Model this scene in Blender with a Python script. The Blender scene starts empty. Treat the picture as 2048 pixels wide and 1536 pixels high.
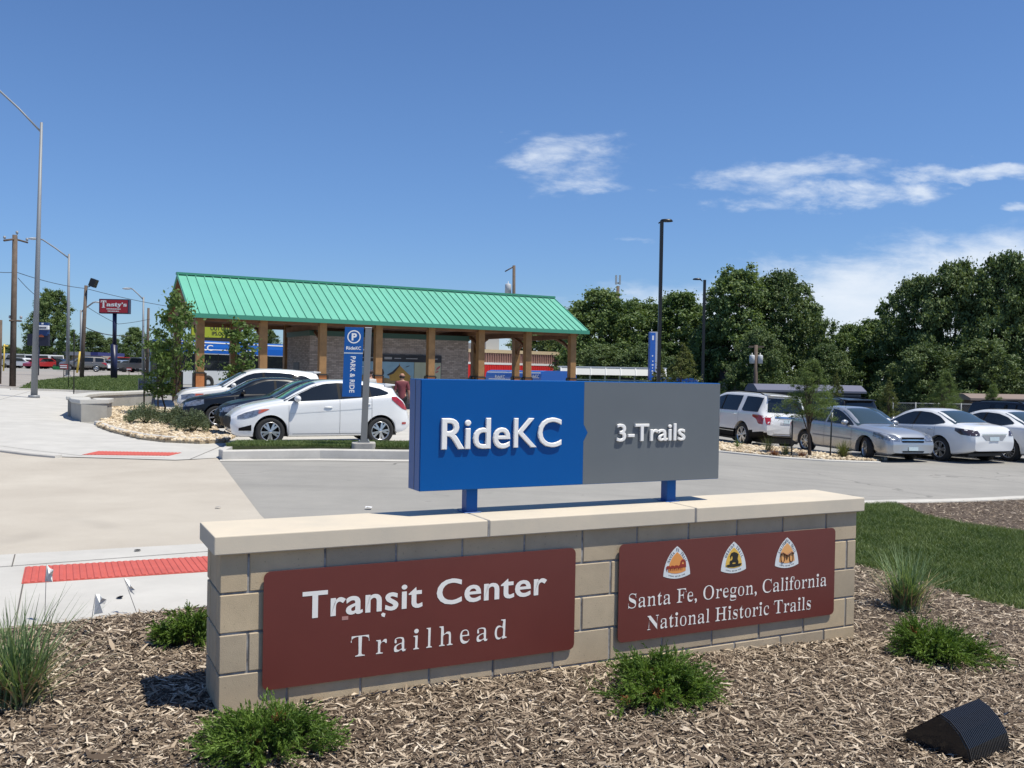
import bpy, bmesh, math, random
import numpy as np
from mathutils import Matrix, Vector
from mathutils.bvhtree import BVHTree

scene = bpy.context.scene
COL = scene.collection
rnd = random.Random(7)

# ------------------------------------------------------------------ camera
PITCH, ROLL, FPX = -0.0121, 0.0183, 1860.76
F_ = Vector((0, math.cos(PITCH), math.sin(PITCH)))
U0 = Vector((0, -math.sin(PITCH), math.cos(PITCH)))
R0 = Vector((1, 0, 0))
R_ = R0 * math.cos(ROLL) + U0 * math.sin(ROLL)
U_ = U0 * math.cos(ROLL) - R0 * math.sin(ROLL)
CAM = Vector((0, 0, 1.76))
cam_data = bpy.data.cameras.new('camera')
cam = bpy.data.objects.new('camera', cam_data)
COL.objects.link(cam)
cam_data.sensor_width = 36.0
cam_data.lens = FPX / 2048 * 36.0
cam_data.clip_start = 0.05
cam_data.clip_end = 3000
cam.matrix_world = Matrix(((R_.x, U_.x, -F_.x, CAM.x), (R_.y, U_.y, -F_.y, CAM.y), (R_.z, U_.z, -F_.z, CAM.z), (0, 0, 0, 1)))
scene.camera = cam

# ------------------------------------------------------------------ light
SUN = Vector((0.3845, -0.143, 0.9225)).normalized()
sun_el = math.asin(SUN.z)
sun_rot = math.atan2(SUN.x, SUN.y)
sd = bpy.data.lights.new('sun', 'SUN')
sd.energy = 5.0
sd.angle = math.radians(0.53)
sd.color = (1.0, 0.945, 0.815)
so = bpy.data.objects.new('sun', sd)
COL.objects.link(so)
so.rotation_euler = (-SUN).to_track_quat('-Z', 'Y').to_euler()

scene.view_settings.view_transform = 'Standard'
scene.view_settings.look = 'None'
scene.view_settings.exposure = 0.15
scene.view_settings.gamma = 1.0


class NT:
    """tiny helper to write node graphs"""
    def __init__(self, nt):
        self.nt = nt

    def n(self, kind, **kw):
        nd = self.nt.nodes.new(kind)
        for k, v in kw.items():
            setattr(nd, k, v)
        return nd

    def link(self, a, b):
        self.nt.links.new(a, b)

    def val(self, x, sock):
        if isinstance(x, (int, float)):
            sock.default_value = x
        elif isinstance(x, tuple):
            sock.default_value = x if len(x) == len(sock.default_value) else (*x, 1.0)
        else:
            self.link(x, sock)

    def m(self, op, a, b=0.0, c=None, clamp=False):
        nd = self.n('ShaderNodeMath', operation=op, use_clamp=clamp)
        self.val(a, nd.inputs[0])
        self.val(b, nd.inputs[1])
        if c is not None:
            self.val(c, nd.inputs[2])
        return nd.outputs[0]

    def noise(self, vec, scale, detail=3.0, rough=0.55, dist=0.0):
        nd = self.n('ShaderNodeTexNoise')
        self.link(vec, nd.inputs['Vector'])
        nd.inputs['Scale'].default_value = scale
        nd.inputs['Detail'].default_value = detail
        nd.inputs['Roughness'].default_value = rough
        nd.inputs['Distortion'].default_value = dist
        return nd.outputs['Fac']

    def ramp(self, fac, stops):
        nd = self.n('ShaderNodeValToRGB')
        self.link(fac, nd.inputs[0])
        el = nd.color_ramp.elements
        while len(el) < len(stops):
            el.new(0.5)
        for e, (p, c) in zip(el, stops):
            e.position = p
            e.color = (*c, 1.0) if isinstance(c, tuple) else (c, c, c, 1.0)
        return nd.outputs[0]

    def mix(self, fac, a, b, mode='MIX'):
        nd = self.n('ShaderNodeMix', data_type='RGBA', blend_type=mode)
        self.val(fac, nd.inputs[0])
        self.val(a, nd.inputs[6])
        self.val(b, nd.inputs[7])
        return nd.outputs[2]

    def smooth(self, x, lo, hi):
        nd = self.n('ShaderNodeMapRange', interpolation_type='SMOOTHSTEP')
        self.val(x, nd.inputs[0])
        nd.inputs[1].default_value = lo
        nd.inputs[2].default_value = hi
        return nd.outputs[0]


# ------------------------------------------------------------------ sky with thin clouds
world = bpy.data.worlds.new('World')
scene.world = world
world.use_nodes = True
wt = NT(world.node_tree)
wt.nt.nodes.clear()
sky = wt.n('ShaderNodeTexSky', sky_type='NISHITA')
sky.sun_disc = False
sky.sun_elevation = sun_el
sky.sun_rotation = sun_rot
sky.air_density = 1.0
sky.dust_density = 0.15
sky.ozone_density = 2.5
sky.altitude = 250
tc = wt.n('ShaderNodeTexCoord')
sep = wt.n('ShaderNodeSeparateXYZ')
wt.link(tc.outputs['Generated'], sep.inputs[0])
ymax = wt.m('MAXIMUM', sep.outputs[1], 0.05)
su = wt.m('DIVIDE', sep.outputs[0], ymax)      # tan(azimuth) east of north
sv = wt.m('DIVIDE', sep.outputs[2], ymax)      # tan(elevation) along it
comb = wt.n('ShaderNodeCombineXYZ')
wt.link(su, comb.inputs[0])
wt.link(wt.m('MULTIPLY', sv, 2.6), comb.inputs[1])
cvec = comb.outputs[0]
n1 = wt.noise(cvec, 13.0, 8.0, 0.62, 0.3)
n2 = wt.noise(cvec, 42.0, 5.0, 0.6)
wisp = wt.m('ADD', wt.m('MULTIPLY', n1, 0.75), wt.m('MULTIPLY', n2, 0.25))


nw = wt.n('ShaderNodeTexNoise')
wt.link(cvec, nw.inputs['Vector'])
nw.inputs['Scale'].default_value = 16.0
nw.inputs['Detail'].default_value = 4.0
sepw = wt.n('ShaderNodeSeparateColor')
wt.link(nw.outputs['Color'], sepw.inputs[0])
suw = wt.m('ADD', su, wt.m('MULTIPLY', wt.m('SUBTRACT', sepw.outputs[0], 0.5), 0.11))
svw = wt.m('ADD', sv, wt.m('MULTIPLY', wt.m('SUBTRACT', sepw.outputs[1], 0.5), 0.036))


def cloud_blob(u0, v0, ru, rv, tilt, lo, hi, gain):
    du = wt.m('SUBTRACT', suw, u0)
    dv = wt.m('SUBTRACT', wt.m('SUBTRACT', svw, v0), wt.m('MULTIPLY', du, tilt))
    a = wt.m('DIVIDE', du, ru)
    b = wt.m('DIVIDE', dv, rv)
    d2 = wt.m('ADD', wt.m('MULTIPLY', a, a), wt.m('MULTIPLY', b, b))
    env = wt.m('MULTIPLY', wt.m('SUBTRACT', 1.0, d2), 0.24)
    return wt.m('MULTIPLY', wt.smooth(wt.m('ADD', wisp, env), lo, hi), gain)


blobs = [
    cloud_blob(0.062, 0.226, 0.095, 0.042, -0.06, 0.56, 1.0, 0.85),
    cloud_blob(0.078, 0.203, 0.080, 0.014, -0.04, 0.58, 0.92, 0.70),
    cloud_blob(0.300, 0.219, 0.150, 0.019, 0.10, 0.55, 0.95, 0.75),
    cloud_blob(0.350, 0.197, 0.140, 0.021, 0.05, 0.53, 0.90, 0.85),
    cloud_blob(0.510, 0.226, 0.130, 0.011, 0.06, 0.52, 0.85, 0.75),
    cloud_blob(-0.012, 0.252, 0.016, 0.014, 0.0, 0.62, 0.90, 0.55),
    cloud_blob(0.120, 0.146, 0.040, 0.005, 0.10, 0.58, 0.90, 0.40),
    cloud_blob(0.545, 0.190, 0.040, 0.010, 0.10, 0.60, 0.88, 0.55),
]
cl = blobs[0]
for b in blobs[1:]:
    cl = wt.m('MAXIMUM', cl, b)
# the low bank that climbs to the right
edge = wt.m('SUBTRACT', wt.m('ADD', 0.070, wt.m('MULTIPLY', su, 0.19)), sv)
edge = wt.m('ADD', edge, wt.m('MULTIPLY', wt.m('SUBTRACT', wisp, 0.5), 0.09))
bank = wt.m('MULTIPLY', wt.smooth(edge, -0.01, 0.045), wt.smooth(su, -0.16, 0.20))
bank = wt.m('MULTIPLY', bank, wt.m('ADD', 0.58, wt.m('MULTIPLY', n1, 0.5)), clamp=True)
cl = wt.m('MAXIMUM', cl, bank)
cl = wt.m('MULTIPLY', cl, wt.smooth(sep.outputs[1], 0.1, 0.4))
bg1 = wt.n('ShaderNodeBackground')
low = wt.m('SUBTRACT', 1.0, wt.smooth(sep.outputs[2], -0.05, 0.30))
tcol = wt.mix(low, (0.80, 1.02, 1.33, 1), (0.62, 0.82, 1.18, 1))
tint = wt.mix(1.0, sky.outputs[0], tcol, 'MULTIPLY')
wt.link(tint, bg1.inputs[0])
bg1.inputs[1].default_value = 0.085
bg2 = wt.n('ShaderNodeBackground')
bg2.inputs[0].default_value = (0.76, 0.82, 0.90, 1)
bg2.inputs[1].default_value = 1.0
mixs = wt.n('ShaderNodeMixShader')
wt.link(cl, mixs.inputs[0])
wt.link(bg1.outputs[0], mixs.inputs[1])
wt.link(bg2.outputs[0], mixs.inputs[2])
wo = wt.n('ShaderNodeOutputWorld')
wt.link(mixs.outputs[0], wo.inputs[0])

# ------------------------------------------------------------------ place helpers


def ray(px, py):
    return F_ + R_ * ((px - 1024) / FPX) - U_ * ((py - 768) / FPX)


def PZ(px, py, z):
    d = ray(px, py)
    return CAM + d * ((z - CAM.z) / d.z)


def at(px, py, d):
    return CAM + ray(px, py) * d


def sstep(t):
    t = min(1.0, max(0.0, t))
    return t * t * (3 - 2 * t)


def ground(x, y):
    u = -x - 10
    q = (math.sqrt(u * u + 1) + u) / 2
    dip = 0.22 * sstep((y - 26) / 8) * sstep((x + 2) / 8) + 0.65 * sstep((y - 46) / 14) * sstep((x + 9) / 10)
    return -0.5 * sstep((x + 1) / 12) + 1.25 * math.tanh(0.035 * q / 1.25) - dip


def G(px, py, dz=0.0):
    d = ray(px, py)
    a, b = 1.0, 600.0
    for _ in range(50):
        m = (a + b) / 2
        p = CAM + d * m
        if p.z > ground(p.x, p.y) + dz:
            a = m
        else:
            b = m
    return CAM + d * a


# ------------------------------------------------------------------ materials
MATS = {}


def mat(name, color, rough=0.6, metal=0.0, var=0.0, vscale=4.0, bump=0.0, bscale=60.0, coat=0.0, spec=0.5,
        color2=None, emit=None, alpha=None, trans=0.0, detail=4.0):
    if name in MATS:
        return MATS[name]
    m = bpy.data.materials.new(name)
    m.use_nodes = True
    t = NT(m.node_tree)
    p = t.nt.nodes['Principled BSDF']
    p.inputs['Roughness'].default_value = rough
    p.inputs['Metallic'].default_value = metal
    p.inputs['Specular IOR Level'].default_value = spec
    p.inputs['Coat Weight'].default_value = coat
    p.inputs['Coat Roughness'].default_value = 0.04
    p.inputs['Base Color'].default_value = (*color, 1)
    if trans:
        p.inputs['Transmission Weight'].default_value = trans
    if alpha is not None:
        p.inputs['Alpha'].default_value = alpha
    if emit:
        p.inputs['Emission Color'].default_value = (*color, 1)
        p.inputs['Emission Strength'].default_value = emit
    if var or bump:
        co = t.n('ShaderNodeTexCoord').outputs['Object']
    if var:
        c2 = color2 or tuple(c * (1 - var) for c in color)
        c1 = color if color2 else tuple(min(1, c * (1 + var * 0.6)) for c in color)
        fac = t.ramp(t.noise(co, vscale, detail, 0.65), [(0.3, 0.0), (0.7, 1.0)])
        t.link(t.mix(fac, (*c1, 1.0), (*c2, 1.0)), p.inputs['Base Color'])
    if bump:
        b = t.n('ShaderNodeBump')
        b.inputs['Strength'].default_value = bump
        b.inputs['Distance'].default_value = 0.01
        t.link(t.noise(co, bscale, 4.0, 0.6), b.inputs['Height'])
        t.link(b.outputs[0], p.inputs['Normal'])
    MATS[name] = m
    return m


def leaf_mat(name, dark, light, scale=0.8, trans=0.35):
    """foliage: per-clump colour from position noise, a little light through the blade"""
    if name in MATS:
        return MATS[name]
    m = bpy.data.materials.new(name)
    m.use_nodes = True
    t = NT(m.node_tree)
    p = t.nt.nodes['Principled BSDF']
    p.inputs['Roughness'].default_value = 0.55
    p.inputs['Specular IOR Level'].default_value = 0.3
    co = t.n('ShaderNodeTexCoord').outputs['Object']
    geo = t.n('ShaderNodeNewGeometry')
    f1 = t.noise(co, scale, 2.0)
    fac = t.m('ADD', t.m('MULTIPLY', t.smooth(f1, 0.3, 0.7), 0.6), t.m('MULTIPLY', geo.outputs['Random Per Island'], 0.4))
    col = t.mix(fac, (*dark, 1.0), (*light, 1.0))
    t.link(col, p.inputs['Base Color'])
    tr = t.n('ShaderNodeBsdfTranslucent')
    t.link(t.mix(1.0, col, (1.25, 1.25, 0.55, 1.0), 'MULTIPLY'), tr.inputs[0])
    ms = t.n('ShaderNodeMixShader')
    ms.inputs[0].default_value = trans
    t.link(p.outputs[0], ms.inputs[1])
    t.link(tr.outputs[0], ms.inputs[2])
    t.link(ms.outputs[0], t.nt.nodes['Material Output'].inputs['Surface'])
    MATS[name] = m
    return m


# ------------------------------------------------------------------ objects and mesh building


def tag(o, label=None, cat=None, group=None, kind=None):
    if label:
        o['label'] = label
    if cat:
        o['category'] = cat
    if group:
        o['group'] = group
    if kind:
        o['kind'] = kind
    return o


def thing(name, label, cat, loc=(0, 0, 0), group=None, rot=0.0):
    o = bpy.data.objects.new(name, None)
    o.empty_display_size = 0.2
    COL.objects.link(o)
    o.location = loc
    o.rotation_euler = (0, 0, rot)
    return tag(o, label, cat, group)


def kids(o):
    return [c for c in bpy.data.objects if c.parent == o]


def copy_tree(o, parent=None):
    c = o.copy()
    COL.objects.link(c)
    c.parent = parent
    for ch in kids(o):
        copy_tree(ch, c)
    return c


def dup(o, loc, rot=0.0, scale=1.0, label=None, group=None):
    c = copy_tree(o)
    c.location = loc
    c.rotation_euler = (0, 0, rot)
    c.scale = (scale,) * 3 if isinstance(scale, (int, float)) else scale
    if label:
        c['label'] = label
    if group:
        c['group'] = group
    return c


class MB:
    def __init__(self):
        self.v, self.f, self.mi, self.sm = [], [], [], []

    def add(self, vs, fs, mi=0, M=None, smooth=False):
        b = len(self.v)
        for p in vs:
            self.v.append(tuple(M @ Vector(p)) if M is not None else tuple(p))
        for q in fs:
            self.f.append(tuple(b + i for i in q))
            self.mi.append(mi)
            self.sm.append(smooth)
        return self

    def box(self, c, s, M=None, mi=0):
        x, y, z = s[0] / 2, s[1] / 2, s[2] / 2
        vs = [(c[0] + i * x, c[1] + j * y, c[2] + k * z) for k in (-1, 1) for j in (-1, 1) for i in (-1, 1)]
        fs = [(0, 2, 3, 1), (4, 5, 7, 6), (0, 1, 5, 4), (2, 6, 7, 3), (0, 4, 6, 2), (1, 3, 7, 5)]
        return self.add(vs, fs, mi, M)

    def bx(self, a, b, M=None, mi=0):
        return self.box([(a[i] + b[i]) / 2 for i in range(3)], [abs(b[i] - a[i]) for i in range(3)], M, mi)

    def quad(self, a, b, c, d, mi=0, M=None):
        return self.add([a, b, c, d], [(0, 1, 2, 3)], mi, M)

    def prism(self, poly, y0, y1, M=None, mi=0, axis='y'):
        """polygon in (x,z) pushed along y (or in (x,y) along z)"""
        n = len(poly)
        if axis == 'y':
            vs = [(p[0], y0, p[1]) for p in poly] + [(p[0], y1, p[1]) for p in poly]
        elif axis == 'x':
            vs = [(y0, p[0], p[1]) for p in poly] + [(y1, p[0], p[1]) for p in poly]
        else:
            vs = [(p[0], p[1], y0) for p in poly] + [(p[0], p[1], y1) for p in poly]
        fs = [tuple(range(n))[::-1], tuple(range(n, 2 * n))] + [(i, (i + 1) % n, n + (i + 1) % n, n + i) for i in range(n)]
        return self.add(vs, fs, mi, M)

    def tube(self, pts, r, n=8, M=None, mi=0, cap=True, smooth=True):
        pts = [Vector(p) for p in pts]
        rs = r if isinstance(r, (list, tuple)) else [r] * len(pts)
        vs, fs = [], []
        prev = None
        for i, p in enumerate(pts):
            t = (pts[min(i + 1, len(pts) - 1)] - pts[max(i - 1, 0)]).normalized()
            if prev is None:
                a = t.orthogonal().normalized()
            else:
                a = (prev - t * prev.dot(t)).normalized()
            prev = a
            b = t.cross(a)
            for k in range(n):
                w = 2 * math.pi * k / n
                vs.append(p + (a * math.cos(w) + b * math.sin(w)) * rs[i])
        for i in range(len(pts) - 1):
            for k in range(n):
                fs.append((i * n + k, i * n + (k + 1) % n, (i + 1) * n + (k + 1) % n, (i + 1) * n + k))
        if cap:
            fs.append(tuple(range(n))[::-1])
            fs.append(tuple(range((len(pts) - 1) * n, len(pts) * n)))
        return self.add(vs, fs, mi, M, smooth)

    def lathe(self, prof, n=24, M=None, mi=0, smooth=True, close=False):
        """profile of (r, h) turned about local z"""
        vs, fs = [], []
        for r, h in prof:
            for k in range(n):
                w = 2 * math.pi * k / n
                vs.append((r * math.cos(w), r * math.sin(w), h))
        m = len(prof)
        for i in range(m - 1 + (1 if close else 0)):
            j = (i + 1) % m
            for k in range(n):
                fs.append((i * n + k, i * n + (k + 1) % n, j * n + (k + 1) % n, j * n + k))
        if not close:
            if prof[0][0] > 1e-6:
                fs.append(tuple(range(n))[::-1])
            if prof[-1][0] > 1e-6:
                fs.append(tuple(range((m - 1) * n, m * n)))
        return self.add(vs, fs, mi, M, smooth)

    def ball(self, c, s, n=12, M=None, mi=0):
        prof = [(math.sin(math.pi * i / 8), -math.cos(math.pi * i / 8)) for i in range(9)]
        prof[0] = (1e-4, -1)
        prof[-1] = (1e-4, 1)
        T = Matrix.Translation(c) @ Matrix.Diagonal((s[0], s[1], s[2], 1))
        return self.lathe(prof, n, (M @ T) if M is not None else T, mi)

    def mesh(self, name, mats):
        me = bpy.data.meshes.new(name)
        me.from_pydata(self.v, [], self.f)
        for m in (mats if isinstance(mats, (list, tuple)) else [mats]):
            me.materials.append(m)
        if any(self.mi):
            me.polygons.foreach_set('material_index', self.mi)
        if any(self.sm):
            me.polygons.foreach_set('use_smooth', self.sm)
        me.update()
        return me

    def build(self, name, mats, parent=None, world=False, bevel=0.0, segs=2):
        """link as ONE object; world=True: the vertices are world coordinates (parent unrotated)"""
        if world and parent is not None:
            L = parent_loc(parent)
            self.v = [(p[0] - L[0], p[1] - L[1], p[2] - L[2]) for p in self.v]
        o = bpy.data.objects.new(name, self.mesh(name, mats))
        COL.objects.link(o)
        o.parent = parent
        if bevel:
            b = o.modifiers.new('bevel', 'BEVEL')
            b.width = bevel
            b.segments = segs
            b.limit_method = 'ANGLE'
            b.angle_limit = math.radians(40)
        return o


def parent_loc(o):
    L = Vector((0, 0, 0))
    while o is not None:
        L += o.location
        o = o.parent
    return L


def fast_mesh(name, V, Fq, mats, smooth=False):
    """numpy quads -> mesh"""
    V = np.asarray(V, dtype=np.float32)
    Fq = np.asarray(Fq, dtype=np.int32)
    me = bpy.data.meshes.new(name)
    k = Fq.shape[1]
    me.vertices.add(len(V))
    me.vertices.foreach_set('co', V.ravel())
    me.loops.add(Fq.size)
    me.loops.foreach_set('vertex_index', Fq.ravel())
    me.polygons.add(len(Fq))
    me.polygons.foreach_set('loop_start', np.arange(0, Fq.size, k, dtype=np.int32))
    me.polygons.foreach_set('use_smooth', np.full(len(Fq), smooth))
    for m in (mats if isinstance(mats, (list, tuple)) else [mats]):
        me.materials.append(m)
    me.update(calc_edges=True)
    me.validate()
    return me


def obj(name, me, parent=None, loc=None):
    o = bpy.data.objects.new(name, me)
    COL.objects.link(o)
    o.parent = parent
    if loc is not None:
        o.location = loc
    return o


def frame(o, ex, ey, ez):
    """4x4 matrix from origin and three axes"""
    return Matrix(((ex[0], ey[0], ez[0], o[0]), (ex[1], ey[1], ez[1], o[1]), (ex[2], ey[2], ez[2], o[2]), (0, 0, 0, 1)))


def serif(s):
    o = ''
    for c in s:
        if 'A' <= c <= 'Z':
            o += chr(0x1D400 + ord(c) - 65)
        elif 'a' <= c <= 'z':
            o += chr(0x1D41A + ord(c) - 97)
        else:
            o += c
    return o


def text_geo(body, extrude=0.0, bevel=0.0, offset=0.0, spacing=1.0, res=4):
    cu = bpy.data.curves.new('txt', 'FONT')
    cu.body = body
    cu.size = 1.0
    cu.extrude = extrude
    cu.bevel_depth = bevel
    cu.bevel_resolution = 2
    cu.offset = offset
    cu.space_character = spacing
    cu.resolution_u = res
    o = bpy.data.objects.new('txt', cu)
    me = bpy.data.meshes.new_from_object(o)
    vs = [v.co.copy() for v in me.vertices]
    fs = [tuple(p.vertices) for p in me.polygons]
    bpy.data.objects.remove(o)
    bpy.data.curves.remove(cu)
    bpy.data.meshes.remove(me)
    return vs, fs


def swell(vs, fs, dx, dy):
    """move the outline outward by dx sideways and dy up and down (negative: thinner stems)"""
    cnt = {}
    for q in fs:
        for i in range(len(q)):
            e = (q[i], q[(i + 1) % len(q)])
            cnt[e] = cnt.get(e, 0) + 1
    nx = {}
    for a, b in cnt:
        if (b, a) in cnt:
            continue
        d = vs[b] - vs[a]
        nn = Vector((d.y, -d.x, 0))
        if nn.length > 1e-9:
            nn.normalize()
            nx.setdefault(a, []).append(nn)
            nx.setdefault(b, []).append(nn)
    par = list(range(len(vs)))

    def find(i):
        while par[i] != i:
            par[i] = par[par[i]]
            i = par[i]
        return i
    for q in fs:
        for j in q[1:]:
            par[find(j)] = find(q[0])
    ext = {}
    for i, v in enumerate(vs):
        k = find(i)
        e = ext.setdefault(k, [9.0, -9.0])
        e[0], e[1] = min(e[0], v.y), max(e[1], v.y)
    out = [v.copy() for v in vs]
    for i, l in nx.items():
        e = ext[find(i)]
        if dx < 0 and e[1] - e[0] < 0.3:      # commas and dots keep their weight
            continue
        s = sum(l, Vector())
        if s.length < 0.6:
            continue
        s.normalize()
        k = 1.0 / max(0.75, s.dot(l[0]))
        out[i] += Vector((s.x * abs(s.x) ** (0 if dx > 0 else 1) * dx * k, s.y * dy * k, 0))
    return out


def text_fit(mb, body, x0, x1, z0, z1, M, mi=0, depth=0.0, bevel=0.0, offset=0.0, spacing=1.0, thin=0.0, ref=None, lift=0.0, res=4):
    """letters fitted into x0..x1, z0..z1 (z0 = base line, z1 = capital height) of frame M (x right, y out, z up).
    ref: the text whose height counts as capital height"""
    vs, fs = text_geo(body, spacing=spacing, res=res)
    if thin or offset:
        vs = swell(vs, fs, offset or -thin, offset * 0.7)
    r = text_geo(ref or body[0])[0]
    h0, h1 = 0.0, max(v.y for v in r)
    a0, a1 = min(v.x for v in vs), max(v.x for v in vs)
    sx = (x1 - x0) / (a1 - a0)
    sz = (z1 - z0) / (h1 - h0)
    P = [Vector((x0 + (v.x - a0) * sx, lift, z0 + (v.y - h0) * sz)) for v in vs]
    if depth <= 0:
        mb.add(P, fs, mi, M)
        return
    # give the letters thickness: front face, and walls from the boundary edges
    front = [p + Vector((0, depth, 0)) for p in P]
    cnt = {}
    for q in fs:
        for i in range(len(q)):
            e = (q[i], q[(i + 1) % len(q)])
            cnt[e] = cnt.get(e, 0) + 1
    rim = [e for e in cnt if (e[1], e[0]) not in cnt]
    n = len(P)
    if not bevel:
        mb.add(P + front, [tuple(i + n for i in q) for q in fs] + [(a, b, b + n, a + n) for a, b in rim], mi, M)
    else:
        # soft edge: the rim steps inward near the front
        nx = {}
        for a, b in rim:
            d = (P[b] - P[a])
            nn = Vector((-d.z, 0, d.x))
            if nn.length > 0:
                nn.normalize()
            nx.setdefault(a, []).append(nn)
            nx.setdefault(b, []).append(nn)
        mid = [p + Vector((0, depth - bevel, 0)) for p in P]
        fr = list(front)
        for i, l in nx.items():
            s = Vector((0, 0, 0))
            for q in l:
                s += q
            if s.length > 0.2:
                fr[i] = front[i] + s.normalized() * bevel
        mb.add(P + mid + fr, [tuple(i + 2 * n for i in q) for q in fs] + [(a, b, b + n, a + n) for a, b in rim]
               + [(a + n, b + n, b + 2 * n, a + 2 * n) for a, b in rim], mi, M)

# ================================================================== SETTING
M_conc = mat('concrete', (0.49, 0.475, 0.445), 0.85, var=0.13, vscale=1.3, bump=0.25, bscale=90, detail=8)
M_conc_old = mat('concrete_weathered', (0.40, 0.38, 0.35), 0.88, var=0.18, vscale=2.0, bump=0.3, bscale=80, detail=8)
M_kerb = mat('kerb_concrete', (0.52, 0.50, 0.465), 0.85, var=0.14, vscale=2.5, bump=0.25, bscale=120, detail=8)
M_joint = mat('joint_dark', (0.12, 0.11, 0.10), 0.95)
M_black = mat('black_plastic', (0.02, 0.02, 0.022), 0.5)
M_soil = mat('mulch_soil', (0.085, 0.060, 0.042), 0.95, var=0.5, vscale=14, bump=1.0, bscale=45)


def asphalt_mat():
    m = bpy.data.materials.new('asphalt')
    m.use_nodes = True
    t = NT(m.node_tree)
    p = t.nt.nodes['Principled BSDF']
    co = t.n('ShaderNodeTexCoord').outputs['Object']
    big = t.noise(co, 0.22, 4.0, 0.6)
    mid = t.noise(co, 1.7, 6.0, 0.7)
    fine = t.noise(co, 70.0, 3.0, 0.7)
    fac = t.m('ADD', t.m('ADD', t.m('MULTIPLY', big, 0.5), t.m('MULTIPLY', mid, 0.3)), t.m('MULTIPLY', fine, 0.25))
    col = t.ramp(fac, [(0.36, (0.225, 0.218, 0.203)), (0.53, (0.28, 0.27, 0.25)), (0.70, (0.335, 0.32, 0.295))])
    sc = t.n('ShaderNodeMapping')
    sc.inputs['Scale'].default_value = (0.10, 1.3, 1)
    sc.inputs['Rotation'].default_value = (0, 0, 0.22)
    t.link(co, sc.inputs[0])
    tracks = t.smooth(t.noise(sc.outputs[0], 1.0, 4.0, 0.6), 0.50, 0.72)
    col = t.mix(t.m('MULTIPLY', tracks, 0.20), col, (0.15, 0.143, 0.135, 1))
    oil = t.smooth(t.noise(co, 2.3, 2.0, 0.5, 0.6), 0.70, 0.78)
    col = t.mix(t.m('MULTIPLY', oil, 0.30), col, (0.10, 0.095, 0.09, 1))
    vo = t.n('ShaderNodeTexVoronoi', feature='DISTANCE_TO_EDGE')
    wv = t.n('ShaderNodeVectorMath', operation='ADD')
    nv = t.n('ShaderNodeTexNoise')
    t.link(co, nv.inputs['Vector'])
    nv.inputs['Scale'].default_value = 1.2
    t.link(co, wv.inputs[0])
    t.link(nv.outputs['Color'], wv.inputs[1])
    t.link(wv.outputs[0], vo.inputs['Vector'])
    vo.inputs['Scale'].default_value = 0.16
    crack = t.m('MULTIPLY', t.m('LESS_THAN', vo.outputs['Distance'], 0.0035), t.smooth(big, 0.45, 0.6))
    col = t.mix(t.m('MULTIPLY', crack, 0.55), col, (0.06, 0.058, 0.055, 1))
    t.link(col, p.inputs['Base Color'])
    p.inputs['Roughness'].default_value = 0.9
    b = t.n('ShaderNodeBump')
    b.inputs['Strength'].default_value = 0.35
    b.inputs['Distance'].default_value = 0.01
    t.link(fine, b.inputs['Height'])
    t.link(b.outputs[0], p.inputs['Normal'])
    return m


def apron_mat():
    m = bpy.data.materials.new('grooved_concrete')
    m.use_nodes = True
    t = NT(m.node_tree)
    p = t.nt.nodes['Principled BSDF']
    co = t.n('ShaderNodeTexCoord').outputs['Object']
    wav = t.n('ShaderNodeTexWave', wave_type='BANDS', bands_direction='X')
    mp = t.n('ShaderNodeMapping')
    mp.inputs['Rotation'].default_value = (0, 0, 0.12)
    t.link(co, mp.inputs[0])
    t.link(mp.outputs[0], wav.inputs['Vector'])
    wav.inputs['Scale'].default_value = 11.0
    wav.inputs['Distortion'].default_value = 0.6
    wav.inputs['Detail'].default_value = 1.0
    big = t.noise(co, 0.6, 6.0, 0.65)
    st = t.noise(co, 0.35, 3.0, 0.5, 0.4)
    stain = t.smooth(st, 0.62, 0.72)
    col = t.ramp(big, [(0.3, (0.43, 0.385, 0.325)), (0.7, (0.53, 0.485, 0.415))])
    col = t.mix(t.m('MULTIPLY', stain, 0.25), col, (0.24, 0.215, 0.19, 1))
    grv = t.smooth(wav.outputs['Fac'], 0.0, 0.35)
    col = t.mix(t.m('MULTIPLY', t.m('SUBTRACT', 1.0, grv), 0.55), col, (0.20, 0.18, 0.16, 1))  # shading of the grooves painted into the colour, besides the bump
    t.link(col, p.inputs['Base Color'])
    p.inputs['Roughness'].default_value = 0.9
    b = t.n('ShaderNodeBump')
    b.inputs['Strength'].default_value = 0.4
    b.inputs['Distance'].default_value = 0.006
    t.link(wav.outputs['Fac'], b.inputs['Height'])
    t.link(b.outputs[0], p.inputs['Normal'])
    return m


M_asph = asphalt_mat()
M_apron = apron_mat()
M_lawn = mat('lawn_soil', (0.050, 0.082, 0.022), 0.9, var=0.45, vscale=7, bump=0.9, bscale=40, color2=(0.085, 0.085, 0.035))
M_field = mat('field_grass', (0.045, 0.08, 0.02), 0.95, var=0.4, vscale=0.6, color2=(0.08, 0.09, 0.03))


def base_ground():
    xs = [-900, -500, -300, -200, -140, -100] + list(np.arange(-80, -12, 2.0)) + list(np.arange(-12, 12.01, 0.5)) + [16, 24, 40, 70, 120, 300, 900]
    ys = [-60, -20, 0, 10, 20] + list(np.arange(25, 62, 1.0)) + [66, 90, 150, 300, 600, 1500]
    V = [(x, y, ground(x, y)) for y in ys for x in xs]
    n = len(xs)
    Q = [(j * n + i, j * n + i + 1, (j + 1) * n + i + 1, (j + 1) * n + i) for j in range(len(ys) - 1) for i in range(n - 1)]
    tag(obj('ground', fast_mesh('ground', V, Q, M_asph)), kind='structure')


base_ground()


def px_poly(pts, dz=0.0):
    return [(p.x, p.y) for p in (G(*q, dz) for q in pts)]


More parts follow.
